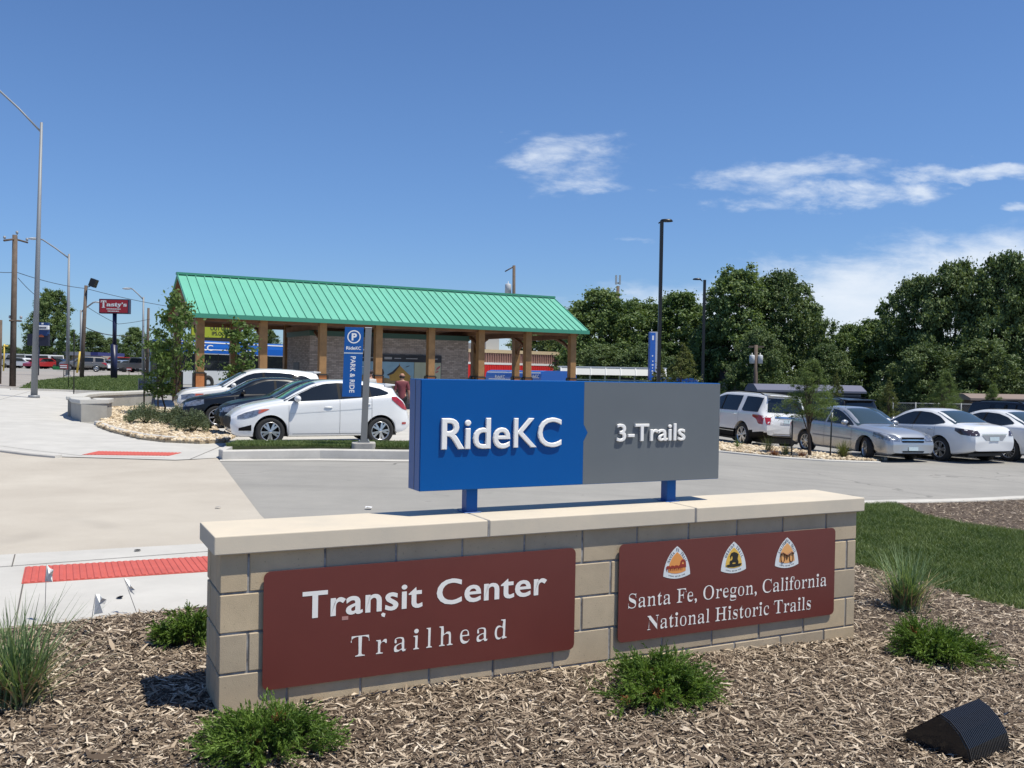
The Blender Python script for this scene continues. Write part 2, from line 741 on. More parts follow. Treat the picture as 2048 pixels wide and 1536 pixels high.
def sheet(name, poly, dz, material, maxlen=1.2, skirt=0.0, kind='structure', bumpy=0.0):
    bm = bmesh.new()
    vs = [bm.verts.new((x, y, 0)) for x, y in poly]
    f = bm.faces.new(vs)
    bmesh.ops.triangulate(bm, faces=[f])
    for _ in range(9):
        es = [e for e in bm.edges if abs(e.verts[0].co.x - e.verts[1].co.x) > maxlen or abs(e.verts[0].co.y - e.verts[1].co.y) > maxlen * (1.5 if max(e.verts[0].co.y, e.verts[1].co.y) > 24 else 6)]
        if not es:
            break
        bmesh.ops.subdivide_edges(bm, edges=es, cuts=1)
        bmesh.ops.triangulate(bm, faces=[g for g in bm.faces if len(g.verts) > 3])
    for v in bm.verts:
        v.co.z = ground(v.co.x, v.co.y) + dz
    for g in bm.faces:
        if g.normal.z < 0:
            g.normal_flip()
    if skirt:
        be = [e for e in bm.edges if e.is_boundary]
        r = bmesh.ops.extrude_edge_only(bm, edges=be)
        for v in r['geom']:
            if isinstance(v, bmesh.types.BMVert):
                v.co.z -= skirt
    me = bpy.data.meshes.new(name)
    bm.to_mesh(me)
    bm.free()
    me.materials.append(material)
    o = obj(name, me)
    tag(o, kind=kind)
    return o


def kerb(name, path, w=0.16, h=0.13, material=None, side=1, sub=0.7):
    """sweep of a kerb section along an XY path; the section sits to the left (side=1) of the path"""
    pts = []
    for i in range(len(path) - 1):
        a, b = Vector(path[i]), Vector(path[i + 1])
        k = max(1, int((b - a).length / sub))
        pts += [a.lerp(b, j / k) for j in range(k)]
    pts.append(Vector(path[-1]))
    sec = [(0, -0.1), (0, h - 0.02), (0.02, h), (w, h), (w, -0.1)]
    V, Q = [], []
    for i, p in enumerate(pts):
        t = (pts[min(i + 1, len(pts) - 1)] - pts[max(i - 1, 0)]).normalized()
        nn = Vector((-t.y, t.x)) * side
        for s, z in sec:
            q = p + nn * s
            V.append((q.x, q.y, ground(q.x, q.y) + z))
    m = len(sec)
    mb = MB()
    for i in range(len(pts) - 1):
        for k in range(m - 1):
            Q.append((i * m + k, i * m + k + 1, (i + 1) * m + k + 1, (i + 1) * m + k))
    mb.add(V, Q)
    mb.add(V[:m], [tuple(range(m))])
    mb.add(V[-m:], [tuple(range(m))])
    o = mb.build(name, material or M_kerb)
    tag(o, kind='structure')
    return o


def strip(name, path, w, dz, material):
    """flat painted or jointed strip along an XY path"""
    L, Rr = [], []
    pts = [Vector(p) for p in path]
    for i, p in enumerate(pts):
        t = (pts[min(i + 1, len(pts) - 1)] - pts[max(i - 1, 0)]).normalized()
        nn = Vector((-t.y, t.x)) * w / 2
        L.append(tuple(p + nn))
        Rr.append(tuple(p - nn))
    return sheet(name, L + Rr[::-1], dz, material)


P_apron = px_poly([(-700, 1155), (0, 1112), (412, 1089), (572, 1080), (520, 1030), (435, 917), (350, 922), (110, 915), (0, 903), (-700, 868)])
sheet('apron', P_apron, 0.006, M_apron)
P_walk = px_poly([(-700, 1320), (0, 1262), (410, 1216), (580, 1196), (572, 1080), (412, 1089), (0, 1112), (-700, 1155)])
sheet('pavement', P_walk, 0.012, M_conc)
strip('pavement_joint', px_poly([(-500, 1158), (0, 1137), (412, 1106), (520, 1098)]), 0.012, 0.016, M_joint)
for a, b in [((30, 1112), (24, 1136)), ((46, 1172), (30, 1255))]:
    strip('pavement_joint', px_poly([a, b]), 0.010, 0.017, M_joint)

P_fwalk = px_poly([(-700, 866), (0, 902), (110, 914), (350, 921), (435, 917), (482, 878), (330, 878), (245, 866), (195, 850), (160, 845), (152, 795), (150, 785), (62, 778), (-300, 772), (-700, 800)])
sheet('pavement', P_fwalk, 0.012, M_conc)
for a, b in [((0, 846), (195, 848)), ((0, 800), (60, 783)), ((380, 920), (470, 882)), ((0, 893), (165, 913)), ((165, 913), (330, 917))]:
    strip('pavement_joint', px_poly([a, b]), 0.015, 0.017, M_joint)
kerb('kerb', px_poly([(-400, 884), (-100, 897), (0, 905), (55, 912), (110, 917)]), 0.15, 0.06)

# raised warning tiles set in the ramps
M_red = mat('warning_red', (0.50, 0.10, 0.078), 0.75, var=0.12, vscale=5, bump=0.2, bscale=150)


def warning_panel(corners, label, ribs):
    A = [G(*c) for c in corners]     # near left, far left, far right, near right
    c = sum(A, Vector()) / 4
    t = thing('warning_panel', label, 'warning paving', (c.x, c.y, ground(c.x, c.y)), 'red ramp warning panels')
    mb = MB()
    up = Vector((0, 0, 0.018))
    mb.add([a + up for a in A] + [a - up for a in A], [(0, 3, 2, 1), (0, 1, 5, 4), (1, 2, 6, 5), (2, 3, 7, 6), (3, 0, 4, 7)])
    mb.build('tile', M_red, t, True)
    m2 = MB()
    for i in range(ribs):
        s = (i + 0.5) / ribs
        a, b = A[0].lerp(A[3], s), A[1].lerp(A[2], s)
        d = (b - a)
        nn = Vector((-d.y, d.x, 0)).normalized() * 0.012
        z0, z1 = Vector((0, 0, 0.018)), Vector((0, 0, 0.024))
        a, b = a.lerp(b, 0.02), a.lerp(b, 0.98)
        m2.add([a + nn * 1.5 + z0, a - nn * 1.5 + z0, b - nn * 1.5 + z0, b + nn * 1.5 + z0, a + nn + z1, a - nn + z1, b - nn + z1, b + nn + z1],
               [(4, 5, 6, 7), (0, 1, 5, 4), (1, 2, 6, 5), (2, 3, 7, 6), (3, 0, 4, 7)])
    m2.build('ribs', M_red, t, True)
    return t


warning_panel([(43, 1171), (50, 1138), (470, 1113), (500, 1141)], 'large red ribbed warning panel in the pavement beside the brick sign wall', 34)
warning_panel([(164, 911), (196, 904), (363, 907), (338, 913)], 'small red warning panel in the ramp beyond the concrete apron', 24)

# island with the grass strip in front of the parked hatchback
P_island = px_poly([(452, 911), (472, 902), (520, 902), (830, 903), (1000, 905), (1060, 908), (1010, 914), (818, 914), (640, 912)])
sheet('verge', P_island, 0.19, M_lawn, skirt=0.3)
kerb('kerb', px_poly([(478, 899), (455, 907), (437, 916), (445, 920), (640, 917), (818, 919), (960, 922), (1020, 919), (1070, 909), (1072, 903)]), 0.17, 0.18, side=1)
strip('gutter', px_poly([(440, 921), (640, 920), (818, 922), (960, 926)]), 0.35, 0.008, M_kerb)

# gravel bed at the seat walls
P_bed = px_poly([(195, 849), (215, 857), (245, 865), (285, 874), (330, 879), (400, 882), (455, 880), (470, 872), (440, 862), (420, 845), (400, 832), (345, 820), (300, 812), (215, 815)], 0.08)
M_gravelbase = mat('gravel_base', (0.40, 0.33, 0.23), 0.95, var=0.4, vscale=30, bump=1.0, bscale=60)
sheet('gravel_bed', P_bed, 0.06, M_gravelbase, skirt=0.15)
kerb('kerb', px_poly([(188, 850), (212, 860), (242, 869), (285, 878), (330, 883), (400, 886), (462, 884)]), 0.15, 0.12)
# bay paving below the parked cars (pale concrete)
P_bay = px_poly([(300, 811), (345, 819), (400, 831), (440, 861), (455, 882), (470, 899), (520, 900), (830, 901), (1060, 903), (1060, 800), (345, 800)], 0.04)
sheet('parking_bay', P_bay, 0.04, M_conc, skirt=0.1)

# right hand planting bed with gravel
P_bedr = px_poly([(1300, 892), (1441, 904), (1560, 916), (1650, 922), (1752, 925), (1762, 921), (1640, 908), (1560, 898), (1441, 887), (1300, 876)])
sheet('gravel_bed', P_bedr, 0.03, M_gravelbase, skirt=0.15)
kerb('kerb', px_poly([(1300, 876), (1441, 887), (1560, 898), (1640, 908), (1768, 921)]), 0.15, 0.10)
kerb('kerb', px_poly([(1300, 893), (1441, 905), (1560, 917), (1650, 923), (1762, 927)]), 0.12, 0.05)

# lawn, mulch and kerb right of the sign
P_lawn = px_poly([(1560, 1130), (1650, 1120), (1716, 1132), (1790, 1150), (1880, 1180), (1960, 1204), (2048, 1222), (2500, 1330), (2700, 1130), (2048, 1066), (1930, 1050), (1850, 1034), (1790, 1008), (1716, 1011), (1560, 1019)])
sheet('lawn', P_lawn, 0.008, M_lawn)
P_mulch2 = px_poly([(1790, 1008), (1850, 1034), (1930, 1050), (2048, 1066), (2700, 1130), (2700, 990), (2048, 1000)])
sheet('mulch_bed', P_mulch2, 0.012, M_soil)
kerb('kerb', px_poly([(560, 1062), (1000, 1040), (1400, 1022), (1716, 1009), (1790, 1006), (2048, 997), (2900, 968)]), 0.16, 0.03)
P_mulch = px_poly([(-500, 1305), (0, 1262), (410, 1216), (580, 1196), (560, 1064), (1000, 1042), (1400, 1024), (1560, 1019), (1560, 1130), (1650, 1120), (1716, 1132), (1790, 1150), (1880, 1180), (1960, 1204),
                   (2048, 1222), (2500, 1330), (2600, 2600), (-500, 2600)])
sheet('mulch_bed', P_mulch, 0.010, M_soil, maxlen=0.5)

# street and grass on the left, field on the right
P_island2 = px_poly([(38, 779), (66, 764), (150, 755), (230, 752), (300, 752), (350, 757), (352, 792), (290, 786), (150, 781)])
sheet('grass_verge', P_island2, 0.05, M_lawn, skirt=0.1)
kerb('kerb', px_poly([(20, 780), (60, 781), (150, 784), (290, 789)]), 0.2, 0.1, side=-1)
M_street = mat('street', (0.30, 0.275, 0.25), 0.9, var=0.12, vscale=0.5)
P_street = px_poly([(-400, 741.5), (350, 744), (350, 756), (300, 751.5), (230, 751.5), (150, 754), (66, 762), (30, 776), (-400, 800)])
sheet('street', P_street, 0.01, M_street, maxlen=4)
sheet('field', [(2, 52), (70, 46), (150, 60), (150, 200), (-60, 200), (-10, 75)], 0.01, M_field, maxlen=4)


# ------------------------------------------------------------------ scatter
NP = np.random.default_rng(11)


def in_poly(P, poly):
    x, y = P[:, 0], P[:, 1]
    c = np.zeros(len(P), bool)
    n = len(poly)
    for i in range(n):
        x1, y1 = poly[i]
        x2, y2 = poly[(i + 1) % n]
        if y1 == y2:
            continue
        c ^= ((y1 > y) != (y2 > y)) & (x < (x2 - x1) * (y - y1) / (y2 - y1) + x1)
    return c


def scatter(poly, n, box=None):
    A = np.array(poly)
    lo, hi = A.min(0), A.max(0)
    if box:
        lo = np.maximum(lo, np.array(box[0]))
        hi = np.minimum(hi, np.array(box[1]))
    out = np.zeros((0, 2))
    for _ in range(60):
        P = NP.random((n, 2)) * (hi - lo) + lo
        out = np.vstack([out, P[in_poly(P, poly)]])
        if len(out) >= n:
            break
    return out[:n]


def gz(P):
    return np.array([ground(a, b) for a, b in P])


def rnd_col_mat(name, stops, rough=0.85, by_noise=0.0):
    m = bpy.data.materials.new(name)
    m.use_nodes = True
    t = NT(m.node_tree)
    p = t.nt.nodes['Principled BSDF']
    p.inputs['Roughness'].default_value = rough
    p.inputs['Specular IOR Level'].default_value = 0.25
    g = t.n('ShaderNodeNewGeometry')
    fac = g.outputs['Random Per Island']
    if by_noise:
        co = t.n('ShaderNodeTexCoord').outputs['Object']
        fac = t.m('ADD', t.m('MULTIPLY', fac, 1 - by_noise), t.m('MULTIPLY', t.noise(co, 1.6, 4.0), by_noise))
    t.link(t.ramp(fac, stops), p.inputs['Base Color'])
    return m


M_chip = rnd_col_mat('wood_chips', [(0.0, (0.055, 0.038, 0.027)), (0.26, (0.140, 0.103, 0.073)), (0.56, (0.30, 0.235, 0.172)), (0.83, (0.50, 0.41, 0.31)), (1.0, (0.73, 0.64, 0.52))], by_noise=0.12)


def chips(P, name, dz, lmin, lmax, lift):
    n = len(P)
    z = gz(P) + dz + NP.random(n) ** 1.5 * lift
    a = NP.random(n) * 2 * np.pi
    tilt = (NP.random(n) - 0.5) * 0.8
    roll = (NP.random(n) - 0.5) * 1.2
    L = (lmin + (lmax - lmin) * NP.random(n) ** 3.2) / 2
    w = L * (0.05 + 0.20 * NP.random(n) ** 1.8) + 0.0012
    bend = (NP.random(n) - 0.4) * L * 0.3
    ex = np.stack([np.cos(a) * np.cos(tilt), np.sin(a) * np.cos(tilt), np.sin(tilt)], 1)
    ey0 = np.stack([-np.sin(a), np.cos(a), np.zeros(n)], 1)
    ez = np.cross(ex, ey0)
    ey = ey0 * np.cos(roll)[:, None] + ez * np.sin(roll)[:, None]
    c = np.stack([P[:, 0], P[:, 1], z], 1)
    V = np.zeros((n, 6, 3))
    V[:, 0] = c - ex * L[:, None] - ey * w[:, None] * 0.6
    V[:, 1] = c - ex * L[:, None] + ey * w[:, None] * 0.4
    V[:, 2] = c - ey * w[:, None] + np.array([0, 0, 1]) * bend[:, None]
    V[:, 3] = c + ey * w[:, None] + np.array([0, 0, 1]) * bend[:, None]
    V[:, 4] = c + ex * L[:, None] - ey * w[:, None] * 0.3
    V[:, 5] = c + ex * L[:, None] + ey * w[:, None] * 0.5
    b = (np.arange(n) * 6)[:, None]
    Q = np.concatenate([b + np.array([[0, 2, 3, 1]]), b + np.array([[2, 4, 5, 3]])], 0)
    o = obj(name, fast_mesh(name, V.reshape(-1, 3), Q, M_chip))
    tag(o, kind='stuff')
    return o


chips(np.vstack([scatter(P_mulch, 150000, ((-3.3, 3.3), (3.6, 6.6))), scatter(P_mulch, 85000, ((-5.5, 6.4), (5.2, 10.5))), scatter(P_mulch, 24000, ((-4, 9), (2, 16)))]), 'mulch', 0.012, 0.008, 0.085, 0.022)
chips(scatter(P_mulch, 260, ((-2.6, 3.3), (3.7, 6.6))), 'mulch_twigs', 0.028, 0.07, 0.17, 0.012)
chips(scatter(P_mulch2, 16000, ((5, 9), (14, 18))), 'mulch', 0.014, 0.03, 0.09, 0.02)


def blades(P, name, dz, hmin, hmax, w, material, lean=0.5):
    n = len(P)
    z = gz(P) + dz
    a = NP.random(n) * 2 * np.pi
    h = hmin + (hmax - hmin) * NP.random(n)
    ln = lean * (0.2 + NP.random(n)) * h
    la = NP.random(n) * 2 * np.pi
    e = np.stack([np.cos(a), np.sin(a), np.zeros(n)], 1) * w
    c = np.stack([P[:, 0], P[:, 1], z], 1)
    lv = np.stack([np.cos(la) * ln, np.sin(la) * ln, np.zeros(n)], 1)
    V = np.zeros((n, 5, 3))
    V[:, 0] = c - e
    V[:, 1] = c + e
    V[:, 2] = c - e * 0.8 + lv * 0.35 + np.stack([0 * h, 0 * h, h * 0.6], 1)
    V[:, 3] = c + e * 0.8 + lv * 0.35 + np.stack([0 * h, 0 * h, h * 0.6], 1)
    V[:, 4] = c + lv + np.stack([0 * h, 0 * h, h], 1)
    b = (np.arange(n) * 5)[:, None]
    T = np.concatenate([b + np.array([[0, 1, 3]]), b + np.array([[0, 3, 2]]), b + np.array([[2, 3, 4]])], 0)
    o = obj(name, fast_mesh(name, V.reshape(-1, 3), T, material))
    tag(o, kind='stuff')
    return o


M_blade = leaf_mat('grass_blade', (0.062, 0.108, 0.030), (0.175, 0.225, 0.085), 1.5, 0.3)
blades(scatter(P_lawn, 120000, ((2.0, 6.5), (9.5, 16))), 'lawn_grass', 0.005, 0.03, 0.075, 0.0032, M_blade, 0.9)
blades(scatter(P_island, 30000, ((-8, 15), (3, 30))), 'verge_grass', 0.18, 0.04, 0.085, 0.006, M_blade, 0.8)
blades(scatter(P_island2, 30000), 'verge_grass', 0.04, 0.05, 0.11, 0.02, M_blade, 0.8)

# gravel stones
ICO_V, ICO_F = None, None


def ico():
    global ICO_V, ICO_F
    if ICO_V is None:
        bm = bmesh.new()
        bmesh.ops.create_icosphere(bm, subdivisions=1, radius=1.0)
        ICO_V = np.array([v.co[:] for v in bm.verts])
        ICO_F = np.array([[v.index for v in f.verts] for f in bm.faces])
        bm.free()
    return ICO_V, ICO_F


def stones(P, name, dz, smin, smax, material):
    iv, fi = ico()
    n = len(P)
    s = (smin + (smax - smin) * NP.random(n) ** 1.6)[:, None, None] * (0.55 + 0.6 * NP.random((n, 1, 3)))
    V = iv[None] * s * (0.85 + 0.3 * NP.random((n, len(iv), 1)))
    a = NP.random(n) * 6.28
    ca, sa = np.cos(a)[:, None], np.sin(a)[:, None]
    X = V[:, :, 0] * ca - V[:, :, 1] * sa
    Y = V[:, :, 0] * sa + V[:, :, 1] * ca
    V = np.stack([X, Y, V[:, :, 2] * 0.75], 2)
    c = np.stack([P[:, 0], P[:, 1], gz(P) + dz + NP.random(n) * 0.02], 1)
    V = V + c[:, None, :]
    Q = (fi[None] + (np.arange(n) * len(iv))[:, None, None]).reshape(-1, 3)
    tag(obj(name, fast_mesh(name, V.reshape(-1, 3), Q, material)), kind='stuff')


M_stone = rnd_col_mat('river_stones', [(0.0, (0.20, 0.15, 0.10)), (0.3, (0.42, 0.33, 0.22)), (0.7, (0.58, 0.48, 0.34)), (1.0, (0.68, 0.60, 0.48))])
stones(scatter(P_bed, 9000), 'gravel', 0.07, 0.03, 0.085, M_stone)
stones(scatter(P_bedr, 7000), 'gravel', 0.04, 0.03, 0.08, M_stone)

# ================================================================== MONUMENT SIGN
ANG = 0.4632
WO = Vector((-1.4407, 4.6366, 0.8267))
WR = Vector((math.cos(ANG), math.sin(ANG), 0))
WN = Vector((math.sin(ANG), -math.cos(ANG), 0))
WM = frame(WO, WR, WN, Vector((0, 0, 1)))      # x along the wall, y towards the viewer, z up from the coping's underside
LW, TH = 4.36, 0.41
WZ = WO.z

M_block = mat('split_block', (0.47, 0.385, 0.275), 0.9, var=0.16, vscale=3.5, bump=0.25, bscale=260, detail=8)
_t = NT(M_block.node_tree)
_p = _t.nt.nodes['Principled BSDF']
_src = _p.inputs['Base Color'].links[0].from_socket
_g = _t.n('ShaderNodeNewGeometry')
_co = _t.n('ShaderNodeTexCoord').outputs['Object']
_pores = _t.smooth(_t.noise(_co, 95.0, 2.0, 0.5), 0.68, 0.74)
_c = _t.mix(1.0, _src, _t.ramp(_g.outputs['Random Per Island'], [(0.0, (0.82, 0.82, 0.83)), (0.5, (1.0, 0.99, 0.97)), (1.0, (1.12, 1.08, 1.0))]), 'MULTIPLY')
_t.link(_t.mix(_t.m('MULTIPLY', _pores, 0.5), _c, (0.12, 0.10, 0.08, 1)), _p.inputs['Base Color'])
M_mortar = mat('mortar', (0.10, 0.098, 0.105), 0.95, var=0.5, vscale=14, color2=(0.40, 0.39, 0.38))
M_cope = mat('limestone', (0.62, 0.54, 0.425), 0.8, var=0.14, vscale=3.0, bump=0.07, bscale=160, color2=(0.53, 0.475, 0.39), detail=9)
M_blue = mat('sign_blue', (0.000, 0.082, 0.310), 0.36, coat=0.0, spec=0.22, var=0.04, vscale=2)
M_grey = mat('sign_grey', (0.122, 0.138, 0.152), 0.40, coat=0.1, var=0.05, vscale=2)
M_white = mat('letter_white', (0.84, 0.83, 0.81), 0.4)
M_brown = mat('sign_brown', (0.130, 0.028, 0.022), 0.45, var=0.10, vscale=1.5, coat=0.1)
M_cream = mat('sign_letter', (0.80, 0.785, 0.76), 0.55)


def local(mb, name, mats, parent, bevel=0.0, segs=2):
    """geometry given in world coordinates"""
    return mb.build(name, mats, parent, True, bevel, segs)


wc = WM @ Vector((LW / 2, -TH / 2, -WZ))
wall = thing('sign_wall', 'low tan concrete block wall that carries the blue and grey sign', 'wall', (wc.x, wc.y, 0))
mb = MB()
mb.bx((0.010, -0.006, -1.1), (LW - 0.010, -TH + 0.006, 0.0), WM)
local(mb, 'mortar_core', M_mortar, wall)
J = 0.0058
mb = MB()
for c in range(6):
    z1 = -0.2032 * c
    z0 = z1 - 0.2032
    first = 0.14 if c % 2 == 0 else 0.343
    cuts = [0.0]
    x = first
    while x < LW - 0.04:
        cuts.append(x)
        x += 0.393
    cuts.append(LW)
    for i in range(len(cuts) - 1):
        a = cuts[i] + (J if i else 0)
        b = cuts[i + 1] - (J if i < len(cuts) - 2 else 0)
        j = [rnd.uniform(-0.0015, 0.0015) for _ in range(2)]
        zt = z1 - (0.001 if c == 0 else J)
        mb.bx((a, 0.0 + j[0], z0 + J), (b, -0.10, zt), WM)                # front leaf
        mb.bx((a, -TH, z0 + J), (b, -TH + 0.10, zt), WM)                   # rear leaf
    h = 0.2 if c % 2 else 0.12
    for xa, xb in ((0.001, 0.09), (LW - 0.09, LW - 0.001)):              # the ends between the leaves
        mb.bx((xa, -0.10 - J * 2, z0 + J), (xb, -TH + 0.10 + J * 2, zt), WM)
local(mb, 'blockwork', M_block, wall, 0.004, 1)
cj = [-0.0372, 1.462, 2.915, LW + 0.0372]
for i in range(3):
    mb = MB()
    mb.bx((cj[i] + (0.006 if i else 0), 0.0372, 0.0), (cj[i + 1] - (0.006 if i < 2 else 0), -0.448, 0.0958), WM)
    local(mb, 'coping_stone', M_cope, wall, 0.006, 2)
mb = MB()
for x in cj[1:3]:
    mb.bx((x - 0.0058, 0.0345, 0.002), (x + 0.0058, -0.446, 0.0935), WM)
local(mb, 'coping_joint', M_mortar, wall)

# raised box sign
S0, S1, ZB, ZT, SY, SD = 1.130, 3.2863, 0.2415, 0.8881, -0.2005, 0.186
bc = WM @ Vector(((S0 + S1) / 2, SY - SD / 2, 0.0958))
box = thing('box_sign', 'blue and grey metal box sign on two posts above the block wall', 'sign', bc)
DIV = 2.2155
mb = MB()
mb.bx((S0, SY - 0.006, ZB), (S1, SY - SD, ZT), WM)
local(mb, 'cabinet', M_blue, box, 0.004, 2)
mb = MB()
zc = 0.567
arrow = [(S0 + 0.004, ZB + 0.004), (DIV, ZB + 0.004), (DIV, zc - 0.054), (DIV + 0.030, zc), (DIV, zc + 0.052), (DIV, ZT - 0.004), (S0 + 0.004, ZT - 0.004)]
mb.prism(arrow, SY - 0.0058, SY + 0.0005, WM)
local(mb, 'blue_face', M_blue, box)
mb = MB()
grey = [(DIV + 0.001, ZB + 0.004), (S1 - 0.004, ZB + 0.004), (S1 - 0.004, ZT - 0.004), (DIV + 0.001, ZT - 0.004), (DIV + 0.001, zc + 0.0525), (DIV + 0.031, zc), (DIV + 0.001, zc - 0.0545)]
mb.prism(grey, SY - 0.0058, SY, WM)
local(mb, 'grey_face', M_grey, box)
for x0, x1 in ((1.452, 1.524), (2.905, 2.977)):
    mb = MB()
    mb.bx((x0, SY - 0.058, 0.0958), (x1, SY - 0.130, ZB + 0.01), WM)
    mb.bx((x0 - 0.02, SY - 0.04, 0.0955), (x1 + 0.02, SY - 0.15, 0.101), WM)
    local(mb, 'post', M_blue, box, 0.003, 1)
mb = MB()
mb.bx((S0 - 0.0012, SY - SD * 0.48, ZB + 0.004), (S0 + 0.01, SY - SD * 0.50, ZT - 0.002), WM)
local(mb, 'cabinet_seam', M_black, box)
LY = SY + 0.004


def lettering(parent, name, body, x0, x1, z0, z1, y, material, depth=0.0, bevel=0.0, offset=0.0, thin=0.0, ref=None, spacing=1.0, M=None):
    mb = MB()
    Mx = (M or WM) @ Matrix.Translation((0, y, 0))
    text_fit(mb, body, x0, x1, z0, z1, Mx, 0, depth, bevel, offset, spacing, thin, ref)
    return mb


k0 = 1.312 - WZ
mb = lettering(box, 'l', 'Ride', 1.255, 1.70, k0, 1.486 - WZ, LY, M_white, 0.013, 0.005, 0.022)
local(mb, 'raised_lettering', M_white, box)
mb = lettering(box, 'l', 'KC', 1.722, 2.052, k0, 1.486 - WZ, LY, M_white, 0.013, 0.004, 0.010)
local(mb, 'raised_lettering', M_white, box)
mb = lettering(box, 'l', '3-Trails', 2.454, 2.992, 1.337 - WZ, 1.444 - WZ, LY, M_white, 0.012, 0.003, 0.022, ref='T')
local(mb, 'raised_lettering', M_white, box)


def round_rect(x0, x1, z0, z1, r, n=6):
    out = []
    for cx, cz, a0 in ((x1 - r, z1 - r, 0), (x0 + r, z1 - r, 90), (x0 + r, z0 + r, 180), (x1 - r, z0 + r, 270)):
        for i in range(n + 1):
            a = math.radians(a0 + 90 * i / n)
            out.append((cx + r * math.cos(a), cz + r * math.sin(a)))
    return out


def brown_panel(x0, x1, z0, z1, label):
    c = WM @ Vector(((x0 + x1) / 2, 0.02, (z0 + z1) / 2 - WZ))
    t = thing('trail_sign', label, 'sign', c, 'brown panels on the block wall')
    mb = MB()
    mb.prism(round_rect(x0, x1, z0 - WZ, z1 - WZ, 0.035), 0.016, 0.020, WM)
    local(mb, 'panel', M_brown, t)
    for x in (x0 + 0.2, x1 - 0.2):
        mb = MB()
        mb.bx((x - 0.02, -0.001, z0 - WZ + 0.05), (x + 0.02, 0.0158, z1 - WZ - 0.05), WM)
        local(mb, 'mounting_rail', M_black, t)
    return t


t1 = brown_panel(0.212, 2.046, 0.118, 0.724, 'brown panel reading Transit Center Trailhead on the tan block wall')
mb = lettering(t1, 'l', 'Transit', 0.411, 1.075, 0.467 - WZ, 0.602 - WZ, 0.0215, M_cream, 0.0, offset=0.021, spacing=1.05)
local(mb, 'lettering', M_cream, t1)
mb = MB()
text_fit(mb, 'Center', 1.158, 1.853, 0.467 - WZ, 0.602 - WZ, WM @ Matrix.Translation((0, 0.0215, 0)), offset=0.021, ref='T', spacing=1.04)
local(mb, 'lettering', M_cream, t1)
mb = lettering(t1, 'l', serif('Trailhead'), 0.672, 1.596, 0.235 - WZ, 0.345 - WZ, 0.0215, M_cream, 0.0, thin=0.036, spacing=1.28)
local(mb, 'lettering', M_cream, t1)
mb = MB()
M_scuff = mat('sticker_residue', (0.42, 0.22, 0.2), 0.7)
mb.bx((0.622, 0.0201, 0.437 - WZ), (0.656, 0.0212, 0.456 - WZ), WM)
local(mb, 'sticker_residue', M_scuff, t1)
mb = MB()
mb.prism([(0.842, 0.436 - WZ), (0.858, 0.430 - WZ), (0.862, 0.449 - WZ), (0.849, 0.455 - WZ), (0.838, 0.448 - WZ)], 0.0201, 0.0212, WM)
local(mb, 'sticker_scrap', M_white, t1)

t2 = brown_panel(2.355, 4.140, 0.118, 0.722, 'brown panel with three trail badges at the right of the block wall')
mb = lettering(t2, 'l', serif('Santa Fe, Oregon, California'), 2.424, 4.066, 0.324 - WZ, 0.414 - WZ, 0.0215, M_cream, 0.0, thin=0.036, spacing=0.98)
local(mb, 'lettering', M_cream, t2)
mb = MB()
text_fit(mb, serif('National Historic Trails'), 2.569, 3.924, 0.175 - WZ, 0.263 - WZ, WM @ Matrix.Translation((0, 0.0215, 0)), thin=0.036, spacing=0.98)
local(mb, 'lettering', M_cream, t2)


def shield(cx, zt, zb, hw, scale=1.0, bulge=1.0):
    """rounded trail triangle: tip up, bowed sides, bowed base"""
    h = zt - zb
    base = zb + 0.11 * h
    def q(p0, p1, p2, n):
        return [((1 - s) ** 2 * p0[0] + 2 * s * (1 - s) * p1[0] + s * s * p2[0], (1 - s) ** 2 * p0[1] + 2 * s * (1 - s) * p1[1] + s * s * p2[1]) for s in [i / n for i in range(n)]]
    A, Bp, Cp = (cx - hw, base), (cx + hw, base), (cx, zt)
    pts = q(A, (cx, zb - 0.09 * h), Bp, 10) + q(Bp, (cx + hw * 0.93, base + 0.58 * h), Cp, 12) + q(Cp, (cx - hw * 0.93, base + 0.58 * h), A, 12)
    mz = base + 0.36 * h
    return [(cx + (x - cx) * scale, mz + (z - mz) * scale) for x, z in pts]


M_bwhite = mat('badge_white', (0.66, 0.70, 0.72), 0.5)
M_orange = mat('badge_orange', (0.72, 0.30, 0.08), 0.5)
M_yellow = mat('badge_yellow', (0.72, 0.45, 0.08), 0.5)
M_tan = mat('badge_tan', (0.74, 0.38, 0.14), 0.5)
M_bred = mat('badge_red', (0.28, 0.035, 0.02), 0.5)
M_bblack = mat('badge_black', (0.02, 0.017, 0.012), 0.5)
M_bbrown = mat('badge_brown', (0.13, 0.045, 0.015), 0.5)
M_bnavy = mat('badge_navy', (0.02, 0.03, 0.05), 0.5)


